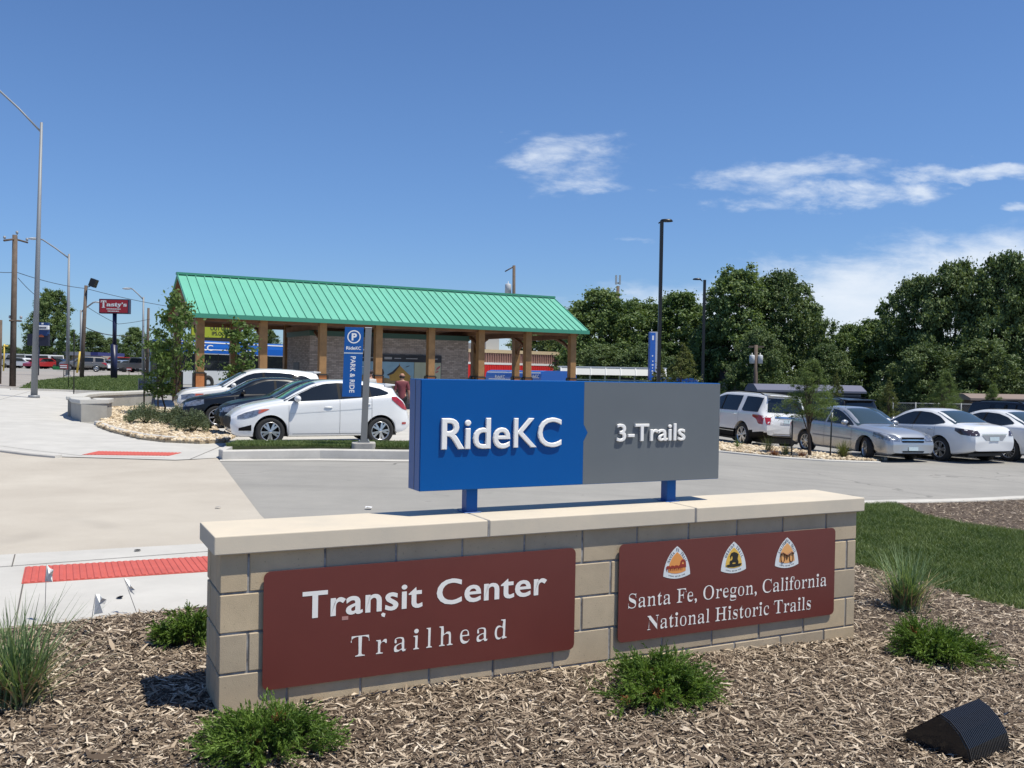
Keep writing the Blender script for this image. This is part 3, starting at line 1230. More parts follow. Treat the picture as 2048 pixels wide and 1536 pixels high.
def badge(cx, zt, zb, hw, field, words, kind):
    zt, zb = zt - WZ, zb - WZ
    mb = MB()
    mb.prism(shield(cx, zt, zb, hw), 0.0201, 0.0214, WM)
    o = local(mb, 'badge', M_bwhite, t2)
    h = zt - zb
    mb = MB()
    inner = shield(cx, zt, zb, hw, 0.66)
    mb.prism(inner, 0.0213, 0.0224, WM)
    local(mb, 'badge_field', field, o)
    y0, y1 = 0.0223, 0.0234
    mz = zb + h * 0.36
    mb = MB()
    if kind == 'wagon_train':
        g = mz - 0.05 * h
        for k in range(4):                                        # a team of oxen in a row
            x = cx - hw * 0.68 + k * hw * 0.30
            mb.prism([(x - .11 * hw, g), (x - .13 * hw, g + .07 * h), (x - .03 * hw, g + .115 * h), (x + .17 * hw, g + .10 * h), (x + .18 * hw, g + .02 * h), (x + .05 * hw, g + .03 * h)], y0, y1, WM)
            for dx in (-.09, .02, .13):
                mb.bx((cx - hw * .68 + k * hw * .30 + dx * hw, y0, g - .05 * h), (cx - hw * .68 + k * hw * .30 + (dx + .035) * hw, y1, g + .03 * h), WM)
        x = cx + hw * 0.44
        ring = [(x + .22 * hw * math.cos(a), g + .13 * h + .15 * h * math.sin(a)) for a in [math.pi * i / 12 for i in range(13)]]
        inn = [(x + .09 * hw * math.cos(a), g + .13 * h + .08 * h * math.sin(a)) for a in [math.pi * i / 12 for i in range(12, -1, -1)]]
        mb.prism(ring + inn, y0, y1, WM)
        mb.prism([(x - .24 * hw, g + .03 * h), (x + .24 * hw, g + .03 * h), (x + .22 * hw, g + .13 * h), (x - .22 * hw, g + .13 * h)], y0, y1 + .0003, WM)
        col = M_bred
    elif kind == 'covered_wagon':
        g = mz - 0.04 * h
        mb.prism([(cx - .30 * hw, g + .03 * h), (cx + .33 * hw, g + .03 * h), (cx + .30 * hw, g + .15 * h), (cx + .36 * hw, g + .27 * h), (cx + .20 * hw, g + .33 * h), (cx + .0 * hw, g + .36 * h), (cx - .22 * hw, g + .33 * h),
                  (cx - .32 * hw, g + .24 * h), (cx - .26 * hw, g + .13 * h), (cx - .20 * hw, g + .22 * h), (cx - .14 * hw, g + .25 * h), (cx - .10 * hw, g + .17 * h), (cx - .16 * hw, g + .09 * h)][::-1], y0, y1, WM)
        for dx in (-.22, .25):
            mb.prism([(cx + dx * hw + .12 * hw * math.cos(a), g + .03 * h + .075 * h * math.sin(a)) for a in [6.283 * i / 14 for i in range(14)]], y0, y1 + .0003, WM)
        mb.prism([(cx - .62 * hw, g - .05 * h), (cx - .3 * hw, g - .015 * h), (cx + .3 * hw, g - .015 * h), (cx + .64 * hw, g - .02 * h), (cx + .5 * hw, g - .09 * h), (cx, g - .115 * h), (cx - .45 * hw, g - .10 * h)], y0, y1 + .0006, WM)
        col = M_bblack
    else:                                                         # ox yoke
        g = mz + 0.06 * h
        P = [WM @ Vector((cx + x * hw, y1, g + z * h)) for x, z in [(-.55, .05), (-.36, .09), (-.15, .03), (0, .0), (.15, .03), (.36, .09), (.55, .05)]]
        mb.tube(P, 0.006, 6)
        for sx in (-.36, .36):
            B = [WM @ Vector((cx + (sx + .15 * math.cos(a)) * hw, y1 - .0005, g - .10 * h + (.12 * h if math.sin(a) > 0 else .10 * h) * math.sin(a) * 1.2)) for a in [math.pi + math.pi * i / 8 for i in range(9)]]
            B = [WM @ Vector((cx + (sx - .15) * hw, y1 - .0005, g + .07 * h))] + B + [WM @ Vector((cx + (sx + .15) * hw, y1 - .0005, g + .07 * h))]
            mb.tube(B, 0.0035, 6)
        mb.tube([WM @ Vector((cx + .07 * hw * math.cos(a), y1, g - .06 * h + .05 * h * math.sin(a))) for a in [6.283 * i / 10 for i in range(11)]], 0.0028, 6)
        col = M_bbrown
    local(mb, 'badge_emblem', col, o)
    # words along the two bowed sides, small line along the base
    mb = MB()
    outl = shield(cx, zt, zb, hw, 0.80)
    side = [outl[i] for i in range(22, 32)][::-1]               # left side, bottom to top
    left = outl[22:34][::-1] + [outl[22]]
    right = outl[10:23]
    path = [Vector(p) for p in ([outl[0]] + outl[:21:-1] + outl[21:9:-1])]
    seg = [0.0]
    for i in range(len(path) - 1):
        seg.append(seg[-1] + (path[i + 1] - path[i]).length)
    tot = seg[-1]

    def along(s):
        s = s * tot
        for i in range(len(seg) - 1):
            if s <= seg[i + 1]:
                d = (path[i + 1] - path[i])
                return path[i] + d * ((s - seg[i]) / max(1e-9, seg[i + 1] - seg[i])), d.normalized()
        return path[-1], (path[-1] - path[-2]).normalized()
    n = len(words)
    for i, ch in enumerate(words):
        if ch == ' ':
            continue
        s = 0.20 + 0.62 * (i + 0.5) / n
        p, d = along(s)
        _, d2 = along(min(0.98, s + 0.05))
        _, d1 = along(max(0.02, s - 0.05))
        d = (d1 + d2).normalized()
        up = Vector((-d.y, d.x))
        Mx = WM @ frame((p.x, y0 - 0.0005, p.y), (d.x, 0, d.y), (0, 1, 0), (up.x, 0, up.y))
        ch_w = {'I': 0.005, 'L': 0.012, 'E': 0.012, 'F': 0.012}.get(ch, 0.0145)
        text_fit(mb, serif(ch), -ch_w / 2, ch_w / 2, -0.008, 0.0115, Mx, res=1)
    local(mb, 'badge_lettering', M_bnavy, o)
    mb = MB()
    bz = zb + 0.075 * h
    bw = hw * 0.62
    nn = 'NATIONAL HISTORIC TRAIL'
    for i, ch in enumerate(nn):
        if ch == ' ':
            continue
        s = (i + 0.5) / len(nn) * 2 - 1
        Mx = WM @ frame((cx + s * bw, y0 - 0.0005, bz + 0.055 * h * s * s), (1, 0, 0.25 * s), (0, 1, 0), (-0.25 * s, 0, 1))
        text_fit(mb, ch, -0.0022, 0.0022, -0.003, 0.0045, Mx, res=1, offset=0.01)
    local(mb, 'badge_lettering', M_bnavy, o)


badge(2.788, 0.684, 0.477, 0.104, M_orange, 'SANTA FE TRAIL', 'wagon_train')
badge(3.243, 0.683, 0.475, 0.104, M_yellow, 'OREGON TRAIL', 'covered_wagon')
badge(3.699, 0.682, 0.474, 0.104, M_tan, 'CALIFORNIA TRAIL', 'yoke')

# ================================================================== CARS


def pchip(pts):
    """monotone curve through (x, y) points"""
    xs = [p[0] for p in pts]
    ys = [p[1] for p in pts]
    n = len(xs)
    h = [xs[i + 1] - xs[i] for i in range(n - 1)]
    dl = [(ys[i + 1] - ys[i]) / h[i] for i in range(n - 1)]
    m = [0.0] * n
    m[0], m[-1] = dl[0], dl[-1]
    for i in range(1, n - 1):
        if dl[i - 1] * dl[i] > 0:
            w1, w2 = 2 * h[i] + h[i - 1], h[i] + 2 * h[i - 1]
            m[i] = (w1 + w2) / (w1 / dl[i - 1] + w2 / dl[i])

    def f(x):
        if x <= xs[0]:
            return ys[0]
        if x >= xs[-1]:
            return ys[-1]
        i = 0
        while x > xs[i + 1]:
            i += 1
        t = (x - xs[i]) / h[i]
        return ((1 + 2 * t) * (1 - t) ** 2 * ys[i] + t * (1 - t) ** 2 * h[i] * m[i] + t * t * (3 - 2 * t) * ys[i + 1] + t * t * (t - 1) * h[i] * m[i + 1])
    return f


def lerpf(pts):
    def f(x):
        if x <= pts[0][0]:
            return pts[0][1]
        for a, b in zip(pts, pts[1:]):
            if x <= b[0]:
                return a[1] + (b[1] - a[1]) * (x - a[0]) / max(1e-9, b[0] - a[0])
        return pts[-1][1]
    return f


def catmull(P, k):
    out = []
    n = len(P)
    for i in range(n - 1):
        p0, p1, p2, p3 = P[max(0, i - 1)], P[i], P[i + 1], P[min(n - 1, i + 2)]
        for j in range(k):
            t = j / k
            out.append(tuple(0.5 * (2 * p1[c] + (p2[c] - p0[c]) * t + (2 * p0[c] - 5 * p1[c] + 4 * p2[c] - p3[c]) * t * t + (3 * p1[c] - p0[c] - 3 * p2[c] + p3[c]) * t ** 3) for c in (0, 1)))
    out.append(P[-1])
    return out


M_tyre = mat('tyre', (0.022, 0.022, 0.023), 0.85, bump=0.2, bscale=120)
M_rim = mat('alloy', (0.62, 0.63, 0.65), 0.28, metal=0.9)
M_rimdark = mat('brake_dark', (0.03, 0.03, 0.032), 0.7)
M_glass = mat('car_glass', (0.010, 0.013, 0.016), 0.04, spec=0.7)
M_glass2 = mat('windscreen', (0.035, 0.055, 0.065), 0.03, spec=0.9)
M_lamp = mat('headlight_lens', (0.26, 0.28, 0.32), 0.08, metal=0.5, var=0.6, vscale=14, coat=1.0)
M_tail = mat('tail_lens', (0.36, 0.012, 0.014), 0.12, coat=1.0, var=0.3, vscale=12)
M_taildark = mat('tail_lens_smoked', (0.05, 0.035, 0.04), 0.1, coat=1.0)
M_amber = mat('amber_lens', (0.50, 0.09, 0.03), 0.15, coat=1.0)
M_trim = mat('black_trim', (0.010, 0.010, 0.011), 0.6, spec=0.12)
M_chrome = mat('chrome', (0.70, 0.71, 0.72), 0.12, metal=1.0)
M_plate = mat('number_plate', (0.52, 0.62, 0.66), 0.4, var=0.1, vscale=20)
M_seam = mat('panel_gap', (0.20, 0.20, 0.21), 0.8)
PAINT = {
    'white': mat('paint_white', (0.74, 0.745, 0.75), 0.28, coat=0.9),
    'pearl': mat('paint_pearl', (0.72, 0.71, 0.69), 0.30, coat=0.9),
    'silver': mat('paint_silver', (0.42, 0.44, 0.47), 0.30, metal=0.55, coat=0.9),
    'black': mat('paint_black', (0.006, 0.007, 0.010), 0.30, coat=0.25, spec=0.35),
    'navy': mat('paint_dark', (0.010, 0.011, 0.015), 0.30, coat=0.25, spec=0.35),
    'grey': mat('paint_grey', (0.16, 0.15, 0.14), 0.3, metal=0.4, coat=0.8),
    'red': mat('paint_red', (0.35, 0.02, 0.02), 0.3, coat=0.8),
    'blue': mat('paint_blue', (0.05, 0.09, 0.2), 0.3, coat=0.8),
    'maroon': mat('paint_maroon', (0.06, 0.012, 0.015), 0.3, coat=0.8),
}


def make_wheel(R, w, spokes, style='split'):
    """returns tyre and rim meshes, turned about y, outer face towards +y"""
    T = Matrix.Rotation(-math.pi / 2, 4, 'X')          # local z -> +y
    rr = R * 0.66
    mb = MB()
    prof = [(rr, -w / 2), (R * 0.93, -w / 2), (R * 0.985, -w * 0.40), (R, -w * 0.2), (R, w * 0.2), (R * 0.985, w * 0.40), (R * 0.93, w / 2), (R * 0.80, w * 0.52), (rr * 1.02, w * 0.46), (rr, w * 0.40)]
    mb.lathe(prof, 32, T, close=True)
    tyre = mb.mesh('tyre', M_tyre)
    mb = MB()
    mb.lathe([(rr * 1.02, w * 0.47), (rr * 0.985, w * 0.48), (rr * 0.93, w * 0.42), (rr * 0.92, -w * 0.3), (rr * 0.99, -w * 0.3)], 32, T, close=True)
    mb.lathe([(0.001, w * 0.46), (R * 0.10, w * 0.45), (R * 0.15, w * 0.38), (R * 0.15, 0.0)], 16, T)
    for k in range(spokes):
        a0 = 2 * math.pi * k / spokes
        offs = (-0.17, 0.17) if style == 'split' else (0.0,)
        for d in offs:
            hw0, hw1 = (R * 0.062, R * 0.075) if style == 'split' else (R * 0.065, R * 0.05)
            if style == 'fine':
                hw0, hw1 = R * 0.035, R * 0.045
            a = a0 + d * 0.35
            b = a0 + d * 1.25
            p0 = Vector((math.cos(a), math.sin(a), 0)) * R * 0.10
            p1 = Vector((math.cos(b), math.sin(b), 0)) * rr * 0.97
            t = (p1 - p0).normalized()
            n = Vector((-t.y, t.x, 0))
            z0, z1, zd = w * 0.44, w * 0.40, w * 0.12
            V = [p0 - n * hw0 + Vector((0, 0, z0)), p0 + n * hw0 + Vector((0, 0, z0)), p1 + n * hw1 + Vector((0, 0, z1)), p1 - n * hw1 + Vector((0, 0, z1))]
            V += [v - Vector((0, 0, zd)) for v in V]
            mb.add(V, [(0, 1, 2, 3), (7, 6, 5, 4), (0, 4, 5, 1), (1, 5, 6, 2), (2, 6, 7, 3), (3, 7, 4, 0)], 0, T)
    mb.lathe([(0.001, w * 0.05), (rr * 0.93, w * 0.05)], 24, T, mi=1)
    rim = mb.mesh('rim', [M_rim, M_rimdark])
    return tyre, rim


def make_car(name, label, cat, sp, group=None):
    L, W = sp['L'], sp['W']
    hw = W / 2
    top, sh, bot = pchip(sp['top']), pchip(sp['belt']), pchip(sp['bottom'])
    wt, wp = pchip(sp['roofw']), pchip(sp['plan'])
    R = sp['R']
    xw = [sp['xf'], sp['xf'] + sp['wb']]
    Ra = R + sp.get('gap', 0.055)
    nose, tail = lerpf(sp['nose']), lerpf(sp['tail'])
    xs = set(np.round(np.linspace(0, L, 74), 4))
    for x0 in xw:
        for k in range(0, 13):
            xs.add(round(x0 - Ra * math.cos(math.pi * k / 12), 4))
    xs |= {0.015, 0.04, round(L - 0.015, 4), round(L - 0.04, 4)}
    xs = sorted(x for x in xs if 0 <= x <= L)
    rings = []
    for x in xs:
        w = hw * wp(x)
        zt, zs, zb = top(x), sh(x), bot(x)
        zs = min(zs, zt - 0.012)
        r6 = min(hw * wt(x), w * 0.97)
        drop = min(sp.get('crown', 0.07), max(0.01, (zt - zs) * 0.6))
        z6 = zt - drop
        zm = zb + (zs - zb) * 0.52
        P = [(0, zb), (w * 0.62, zb), (w * 0.90, zb + 0.012), (w * 0.975, zb + 0.07), (w * 0.998, zb + (zm - zb) * 0.62), (w, zm), (w * 0.99, zm + (zs - zm) * 0.62), (w * 0.955, zs - 0.006),
             (r6 + (w * 0.95 - r6) * 0.45, zs + (z6 - zs) * 0.55), (r6, z6), (r6 * 0.86, zt - drop * 0.42), (r6 * 0.5, zt - drop * 0.10), (0, zt)]
        rg = catmull(P, 3)
        za = -1
        for x0 in xw:
            if abs(x - x0) < Ra + 1e-6:
                za = R + math.sqrt(max(0, Ra * Ra - (x - x0) ** 2))
        if za > 0:
            rg = [(y, max(z, za) if i < 24 else z) for i, (y, z) in enumerate(rg)]
        rings.append((x, rg, za))
    m = len(rings[0][1])
    V, Q, mi = [], [], []
    for x, rg, za in rings:
        kf = max(0.0, 1 - x / 0.7) ** 1.5
        kr = max(0.0, 1 - (L - x) / 0.7) ** 1.5
        for y, z in rg:
            V.append((x + nose(z) * kf - tail(z) * kr, -y, z))
        for y, z in rg[1:-1][::-1]:
            V.append((x + nose(z) * kf - tail(z) * kr, y, z))
    mm = 2 * m - 2
    clad = sp.get('clad', 0)
    for i in range(len(rings) - 1):
        for k in range(mm):
            a, b, c, d = i * mm + k, i * mm + (k + 1) % mm, (i + 1) * mm + (k + 1) % mm, (i + 1) * mm + k
            Q.append((a, b, c, d))
            kk = min(k, mm - 1 - k)
            zc = (V[a][2] + V[b][2] + V[c][2] + V[d][2]) / 4
            mi.append(1 if kk < 5 or zc < clad else 0)
    for i, flip in ((0, False), (len(rings) - 1, True)):
        f = [i * mm + k for k in range(mm)]
        c = len(V)
        xm = V[f[0]][0]
        V.append((sum(V[k][0] for k in f) / mm, 0, sum(V[k][2] for k in f) / mm))
        for k in range(mm):
            Q.append((f[k], c, f[(k + 1) % mm]) if not flip else (f[k], f[(k + 1) % mm], c))
            mi.append(0)
    bm = bmesh.new()
    bv = [bm.verts.new(v) for v in V]
    for q, k in zip(Q, mi):
        try:
            f = bm.faces.new([bv[j] for j in q])
            f.material_index = k
            f.smooth = True
        except ValueError:
            pass
    bmesh.ops.remove_doubles(bm, verts=bm.verts, dist=0.0008)
    bmesh.ops.recalc_face_normals(bm, faces=bm.faces)
    bvh = BVHTree.FromBMesh(bm)
    me = bpy.data.meshes.new('body')
    bm.to_mesh(me)
    bm.free()
    me.materials.append(PAINT[sp['paint']])
    me.materials.append(M_trim)
    me.set_sharp_from_angle(angle=math.radians(38))
    t = thing(name, label, cat, (0, 0, 0), group)
    body = obj('body', me, t)
    cx = L / 2            # car origin: middle of the length, on the ground

    def cast(o, d):
        h = bvh.ray_cast(Vector(o), Vector(d), 8)
        return h[0], h[1]

    def grid_part(nm, pts, material, parent, thick=0.0):
        nr, nc = len(pts), len(pts[0])
        mb = MB()
        vs = [p for r in pts for p in r]
        fs = [(i * nc + j, i * nc + j + 1, (i + 1) * nc + j + 1, (i + 1) * nc + j) for i in range(nr - 1) for j in range(nc - 1)]
        mb.add(vs, fs, 0, None, True)
        return mb.build(nm, material, parent)

    def side(nm, lo, hi, material, off=0.006, nx=14, nz=5, sides=(-1, 1), parent=None):
        fl, fh = lerpf(lo), lerpf(hi)
        x0, x1 = max(lo[0][0], hi[0][0]), min(lo[-1][0], hi[-1][0])
        out = []
        for s in sides:
            pts = []
            for i in range(nx + 1):
                x = x0 + (x1 - x0) * i / nx
                row, last = [], None
                for j in range(nz + 1):
                    z = fl(x) + (fh(x) - fl(x)) * j / nz
                    p, n = cast((x, s * 3, z), (0, -s, 0))
                    if p is None:
                        p = last or Vector((x, s * hw * 0.9, z))
                    else:
                        p = p + Vector((0, s, 0)) * off * 0.6 + (n if n.dot(Vector((0, s, 0))) > 0 else -n) * off * 0.6
                    last = p
                    row.append(p)
                pts.append(row)
            out.append(grid_part(nm, pts, material, parent or t))
        return out

    def end(nm, rows, material, front=True, off=0.008, ny=8, parent=None, both=False):
        """rows: list of (z, y0, y1)"""
        out = []
        for s in ((1, -1) if both else (1,)):
            pts = []
            for z, y0, y1 in rows:
                row, last = [], None
                for j in range(ny + 1):
                    y = s * (y0 + (y1 - y0) * j / ny)
                    p, n = cast((-2 if front else L + 2, y, z), (1 if front else -1, 0, 0))
                    if p is None:
                        p = last or Vector((0.3 if front else L - 0.3, y, z))
                    else:
                        p = p + Vector((-off if front else off, 0, 0))
                    last = p
                    row.append(p)
                pts.append(row)
            out.append(grid_part(nm, pts, material, parent or t))
        return out

    def screen(nm, x0, x1, w0, w1, material, off=0.006, nx=8, ny=10, bow=0.06):
        pts = []
        for i in range(nx + 1):
            f = i / nx
            w = w0 + (w1 - w0) * f
            row, last = [], None
            for j in range(ny + 1):
                g = 2 * j / ny - 1
                x = x0 + (x1 - x0) * f + bow * g * g * (1 if x1 > x0 else -1) * (1 - f * 0.6)
                p, n = cast((x, g * w, 4), (0, 0, -1))
                p = (p + (n if n.z > 0 else -n) * off) if p is not None else last
                last = p
                row.append(p)
            pts.append(row)
        return grid_part(nm, pts, material, t)

    for nm, lo, hi in sp['windows']:
        side(nm, lo, hi, M_glass)
    for lo, hi, mt in sp.get('side_bits', []):
        side('trim_or_crease_shade', lo, hi, mt, 0.005, nx=10, nz=8)
    screen('windscreen', *sp['windscreen'], sp.get('wsmat', M_glass2))
    if sp.get('rear_screen'):
        screen('rear_window', *sp['rear_screen'], M_glass2)
    for rows in sp.get('rear_glass', []):
        end('rear_window', rows, M_glass, False)
    for lo, hi, mt in sp.get('lights', []):
        side('headlight' if lo[0][0] < L / 2 else 'tail_light', lo, hi, mt, 0.006, nx=10, nz=4)
    for rows, mt, fr in sp.get('end_lights', []):
        end('headlight' if fr else 'tail_light', rows, mt, fr, both=True, ny=5)
    for i, (rows, mt, fr, nm) in enumerate(sp.get('ends', [])):
        end(nm, rows, mt, fr, off=0.008 + 0.004 * i, ny=14)
    # panel gaps round the doors, and the handles
    for x, z0, z1 in sp['seams']:
        lo = [(x, z0), (x + 0.008, z0)]
        hi = [(x, z1), (x + 0.008, z1)]
        side('panel_gap', lo, hi, M_seam, 0.003, nx=1, nz=10)
    if sp.get('sill'):
        a, b, z = sp['sill']
        side('panel_gap', [(a, z), (b, z)], [(a, z + 0.012), (b, z + 0.012)], M_seam, 0.003, nx=16, nz=1)
    for x, z in sp['handles']:
        for s in (-1, 1):
            p, n = cast((x, s * 3, z), (0, -s, 0))
            if p is not None:
                mb = MB()
                mb.ball(p + Vector((0, s * 0.012, 0)), (0.10, 0.016, 0.017), 10)
                mb.build('door_handle', PAINT[sp['paint']] if not sp.get('chrome_handles') else M_chrome, t)
    # mirrors
    xm, zm_ = sp['mirror']
    for s in (-1, 1):
        p, n = cast((xm, s * 3, zm_), (0, -s, 0))
        y = p.y if p is not None else s * hw * 0.9
        mb = MB()
        mb.ball((xm + 0.02, y + s * 0.12, zm_ + 0.055), (0.075, 0.115, 0.075), 14)
        mb.box((xm + 0.01, y + s * 0.03, zm_ + 0.01), (0.07, 0.10, 0.045), None, 1)
        mb.build('wing_mirror', [PAINT[sp.get('mirror_paint', sp['paint'])], M_trim], t)
    if sp.get('rails'):
        a, b, z = sp['rails']
        for s in (-1, 1):
            pts = []
            for i in range(9):
                x = a + (b - a) * i / 8
                p, n = cast((x, s * hw * wt(x) * 0.90, 4), (0, 0, -1))
                pts.append(p + Vector((0, 0, 0.045 if 0 < i < 8 else 0.0)))
            mb = MB()
            mb.tube(pts, 0.018, 8)
            mb.build('roof_rail', M_trim, t)
    if sp.get('spoiler'):
        x0, x1, z, w = sp['spoiler']
        mb = MB()
        mb.prism([(x0, z), (x1, z - 0.02), (x1 + 0.01, z - 0.05), (x0, z - 0.09)], -w, w)
        mb.build('spoiler', PAINT[sp['paint']], t, bevel=0.012)
    # underbody and wheels
    mb = MB()
    mb.bx((0.25, -hw * 0.66, 0.20), (L - 0.3, hw * 0.66, 0.62))
    mb.build('underbody', M_black, t)
    tyre, rim = make_wheel(R, sp.get('tw', 0.2), sp['spokes'], sp.get('style', 'split'))
    for i, x in enumerate(xw):
        for s in (-1, 1):
            wh = bpy.data.objects.new('wheel', None)
            wh.empty_display_size = 0.1
            COL.objects.link(wh)
            wh.parent = t
            wh.location = (x, s * (hw - sp.get('tw', 0.2) / 2 - 0.02), R)
            wh.rotation_euler = (0, rnd.random() * 6, (0 if s > 0 else math.pi) + (math.radians(sp.get('steer', 0)) if i == 0 else 0))
            obj('tyre', tyre, wh)
            obj('rim', rim, wh)
    # move the origin to the middle of the wheelbase
    for ch in kids(t):
        ch.location.x -= (xw[0] + xw[1]) / 2
    t['wb'] = sp['wb']
    t['hw'] = hw
    return t


def put_car(t, px, d, head, wheel, near, z=None):
    """stand the car so that its near-side front/rear wheel touches the ground at pixel column px, depth d.
    head: compass of travel as (dx, dy) angle in degrees; the car's nose points along local -x"""
    a = math.radians(head)
    h = Vector((math.cos(a), math.sin(a), 0))
    p = at(px, 760, d)
    side = Vector((-h.y, h.x, 0)) * near                     # towards the viewer's side of the car
    c = Vector((p.x, p.y, 0)) - side * (t['hw'] - 0.12) - h * (t['wb'] / 2 if wheel == 'front' else -t['wb'] / 2)
    # tilt with the ground
    t.location = (c.x, c.y, (ground(c.x, c.y) + 0.015) if z is None else ground(c.x, c.y) + z)
    t.rotation_euler = (0, 0, a + math.pi)
    sx = (ground(c.x + 0.5, c.y) - ground(c.x - 0.5, c.y))
    yaw = t.rotation_euler.z
    t.rotation_euler = (math.atan(-sx * math.sin(yaw)), math.atan(-sx * math.cos(yaw)), yaw)
    return t


HATCH = dict(L=4.07, W=1.72, R=0.315, xf=0.83, wb=2.49, paint='white', spokes=5, tw=0.2,
    top=[(0, .66), (.06, .74), (.2, .83), (.5, .915), (.85, .985), (1.08, 1.03), (1.45, 1.225), (1.85, 1.405), (2.2, 1.468), (2.6, 1.478), (3.1, 1.45), (3.5, 1.395), (3.68, 1.355), (3.80, 1.19), (3.93, 1.03), (4.02, .90), (4.07, .74)],
    belt=[(0, .60), (.2, .72), (.5, .82), (.85, .90), (1.1, .935), (1.8, .985), (2.6, 1.04), (3.2, 1.09), (3.6, 1.12), (3.85, 1.03), (3.98, .90), (4.07, .66)],
    bottom=[(0, .26), (.12, .20), (.5, .19), (1.2, .19), (3.0, .20), (3.7, .24), (3.98, .30), (4.07, .36)],
    roofw=[(0, .55), (.3, .72), (.8, .80), (1.1, .80), (1.5, .72), (1.9, .645), (2.6, .63), (3.3, .60), (3.7, .57), (3.85, .62), (4.07, .66)],
    plan=[(0, .70), (.06, .81), (.15, .885), (.3, .945), (.6, .985), (1.2, 1.0), (3.0, 1.0), (3.6, .975), (3.85, .92), (3.98, .84), (4.07, .73)],
    nose=[(.2, .06), (.45, 0), (.6, .02), (.8, .10)], tail=[(.2, .05), (.5, 0), (.9, .04), (1.3, 0.0)],
    windows=[('front_side_window', [(1.22, .985), (1.5, .99), (2.3, 1.035), (2.335, 1.037)], [(1.22, 1.0), (1.5, 1.16), (1.8, 1.30), (2.05, 1.375), (2.335, 1.40)]),
             ('rear_side_window', [(2.40, 1.04), (3.05, 1.09)], [(2.40, 1.40), (2.75, 1.385), (3.05, 1.345)]),
             ('quarter_window', [(3.10, 1.095), (3.40, 1.13), (3.52, 1.17)], [(3.10, 1.335), (3.35, 1.28), (3.52, 1.20)])],
    windscreen=(1.08, 1.86, .70, .56), rear_screen=(3.90, 3.70, .50, .48),
    lights=[([(.14, .60), (.3, .605), (.5, .66), (.62, .73)], [(.14, .66), (.3, .735), (.5, .79), (.62, .80)], M_lamp), ([(.56, .70), (.70, .76), (.80, .808)], [(.56, .80), (.70, .815), (.80, .815)], M_amber),
            ([(3.58, 1.03), (3.7, .93), (3.85, .82), (3.97, .78)], [(3.58, 1.10), (3.7, 1.10), (3.85, .99), (3.97, .84)], M_tail), ([(3.84, .46), (3.95, .46)], [(3.84, .51), (3.95, .51)], M_tail)],
    ends=[([(.36, -.50, .50), (.45, -.58, .58), (.56, -.60, .60), (.62, -.52, .52)], M_trim, True, 'grille'), ([(.22, -.46, .46), (.30, -.52, .52)], M_trim, True, 'lower_grille'), ([(.60, -.26, .26), (.71, -.26, .26)], M_plate, False, 'number_plate')],
    side_bits=[([(2.335, 1.037), (2.40, 1.04)], [(2.335, 1.40), (2.40, 1.40)], M_trim), ([(3.05, 1.09), (3.10, 1.095)], [(3.05, 1.345), (3.10, 1.335)], M_trim), ([(.16, .34), (.42, .34)], [(.16, .40), (.42, .47)], M_trim), ([(1.25, .71), (3.1, .835)], [(1.25, .722), (3.1, .85)], mat('crease_shade', (0.62, 0.625, 0.63), 0.3, coat=0.9))],  # last strip is no trim: shading of the door crease painted in grey
    seams=[(1.22, .25, .95), (2.36, .27, 1.03), (3.10, .52, 1.08)], sill=(1.2, 3.0, .255), handles=[(2.10, .855), (2.98, .93)], mirror=(1.38, .99), spoiler=(3.50, 3.74, 1.405, .52))
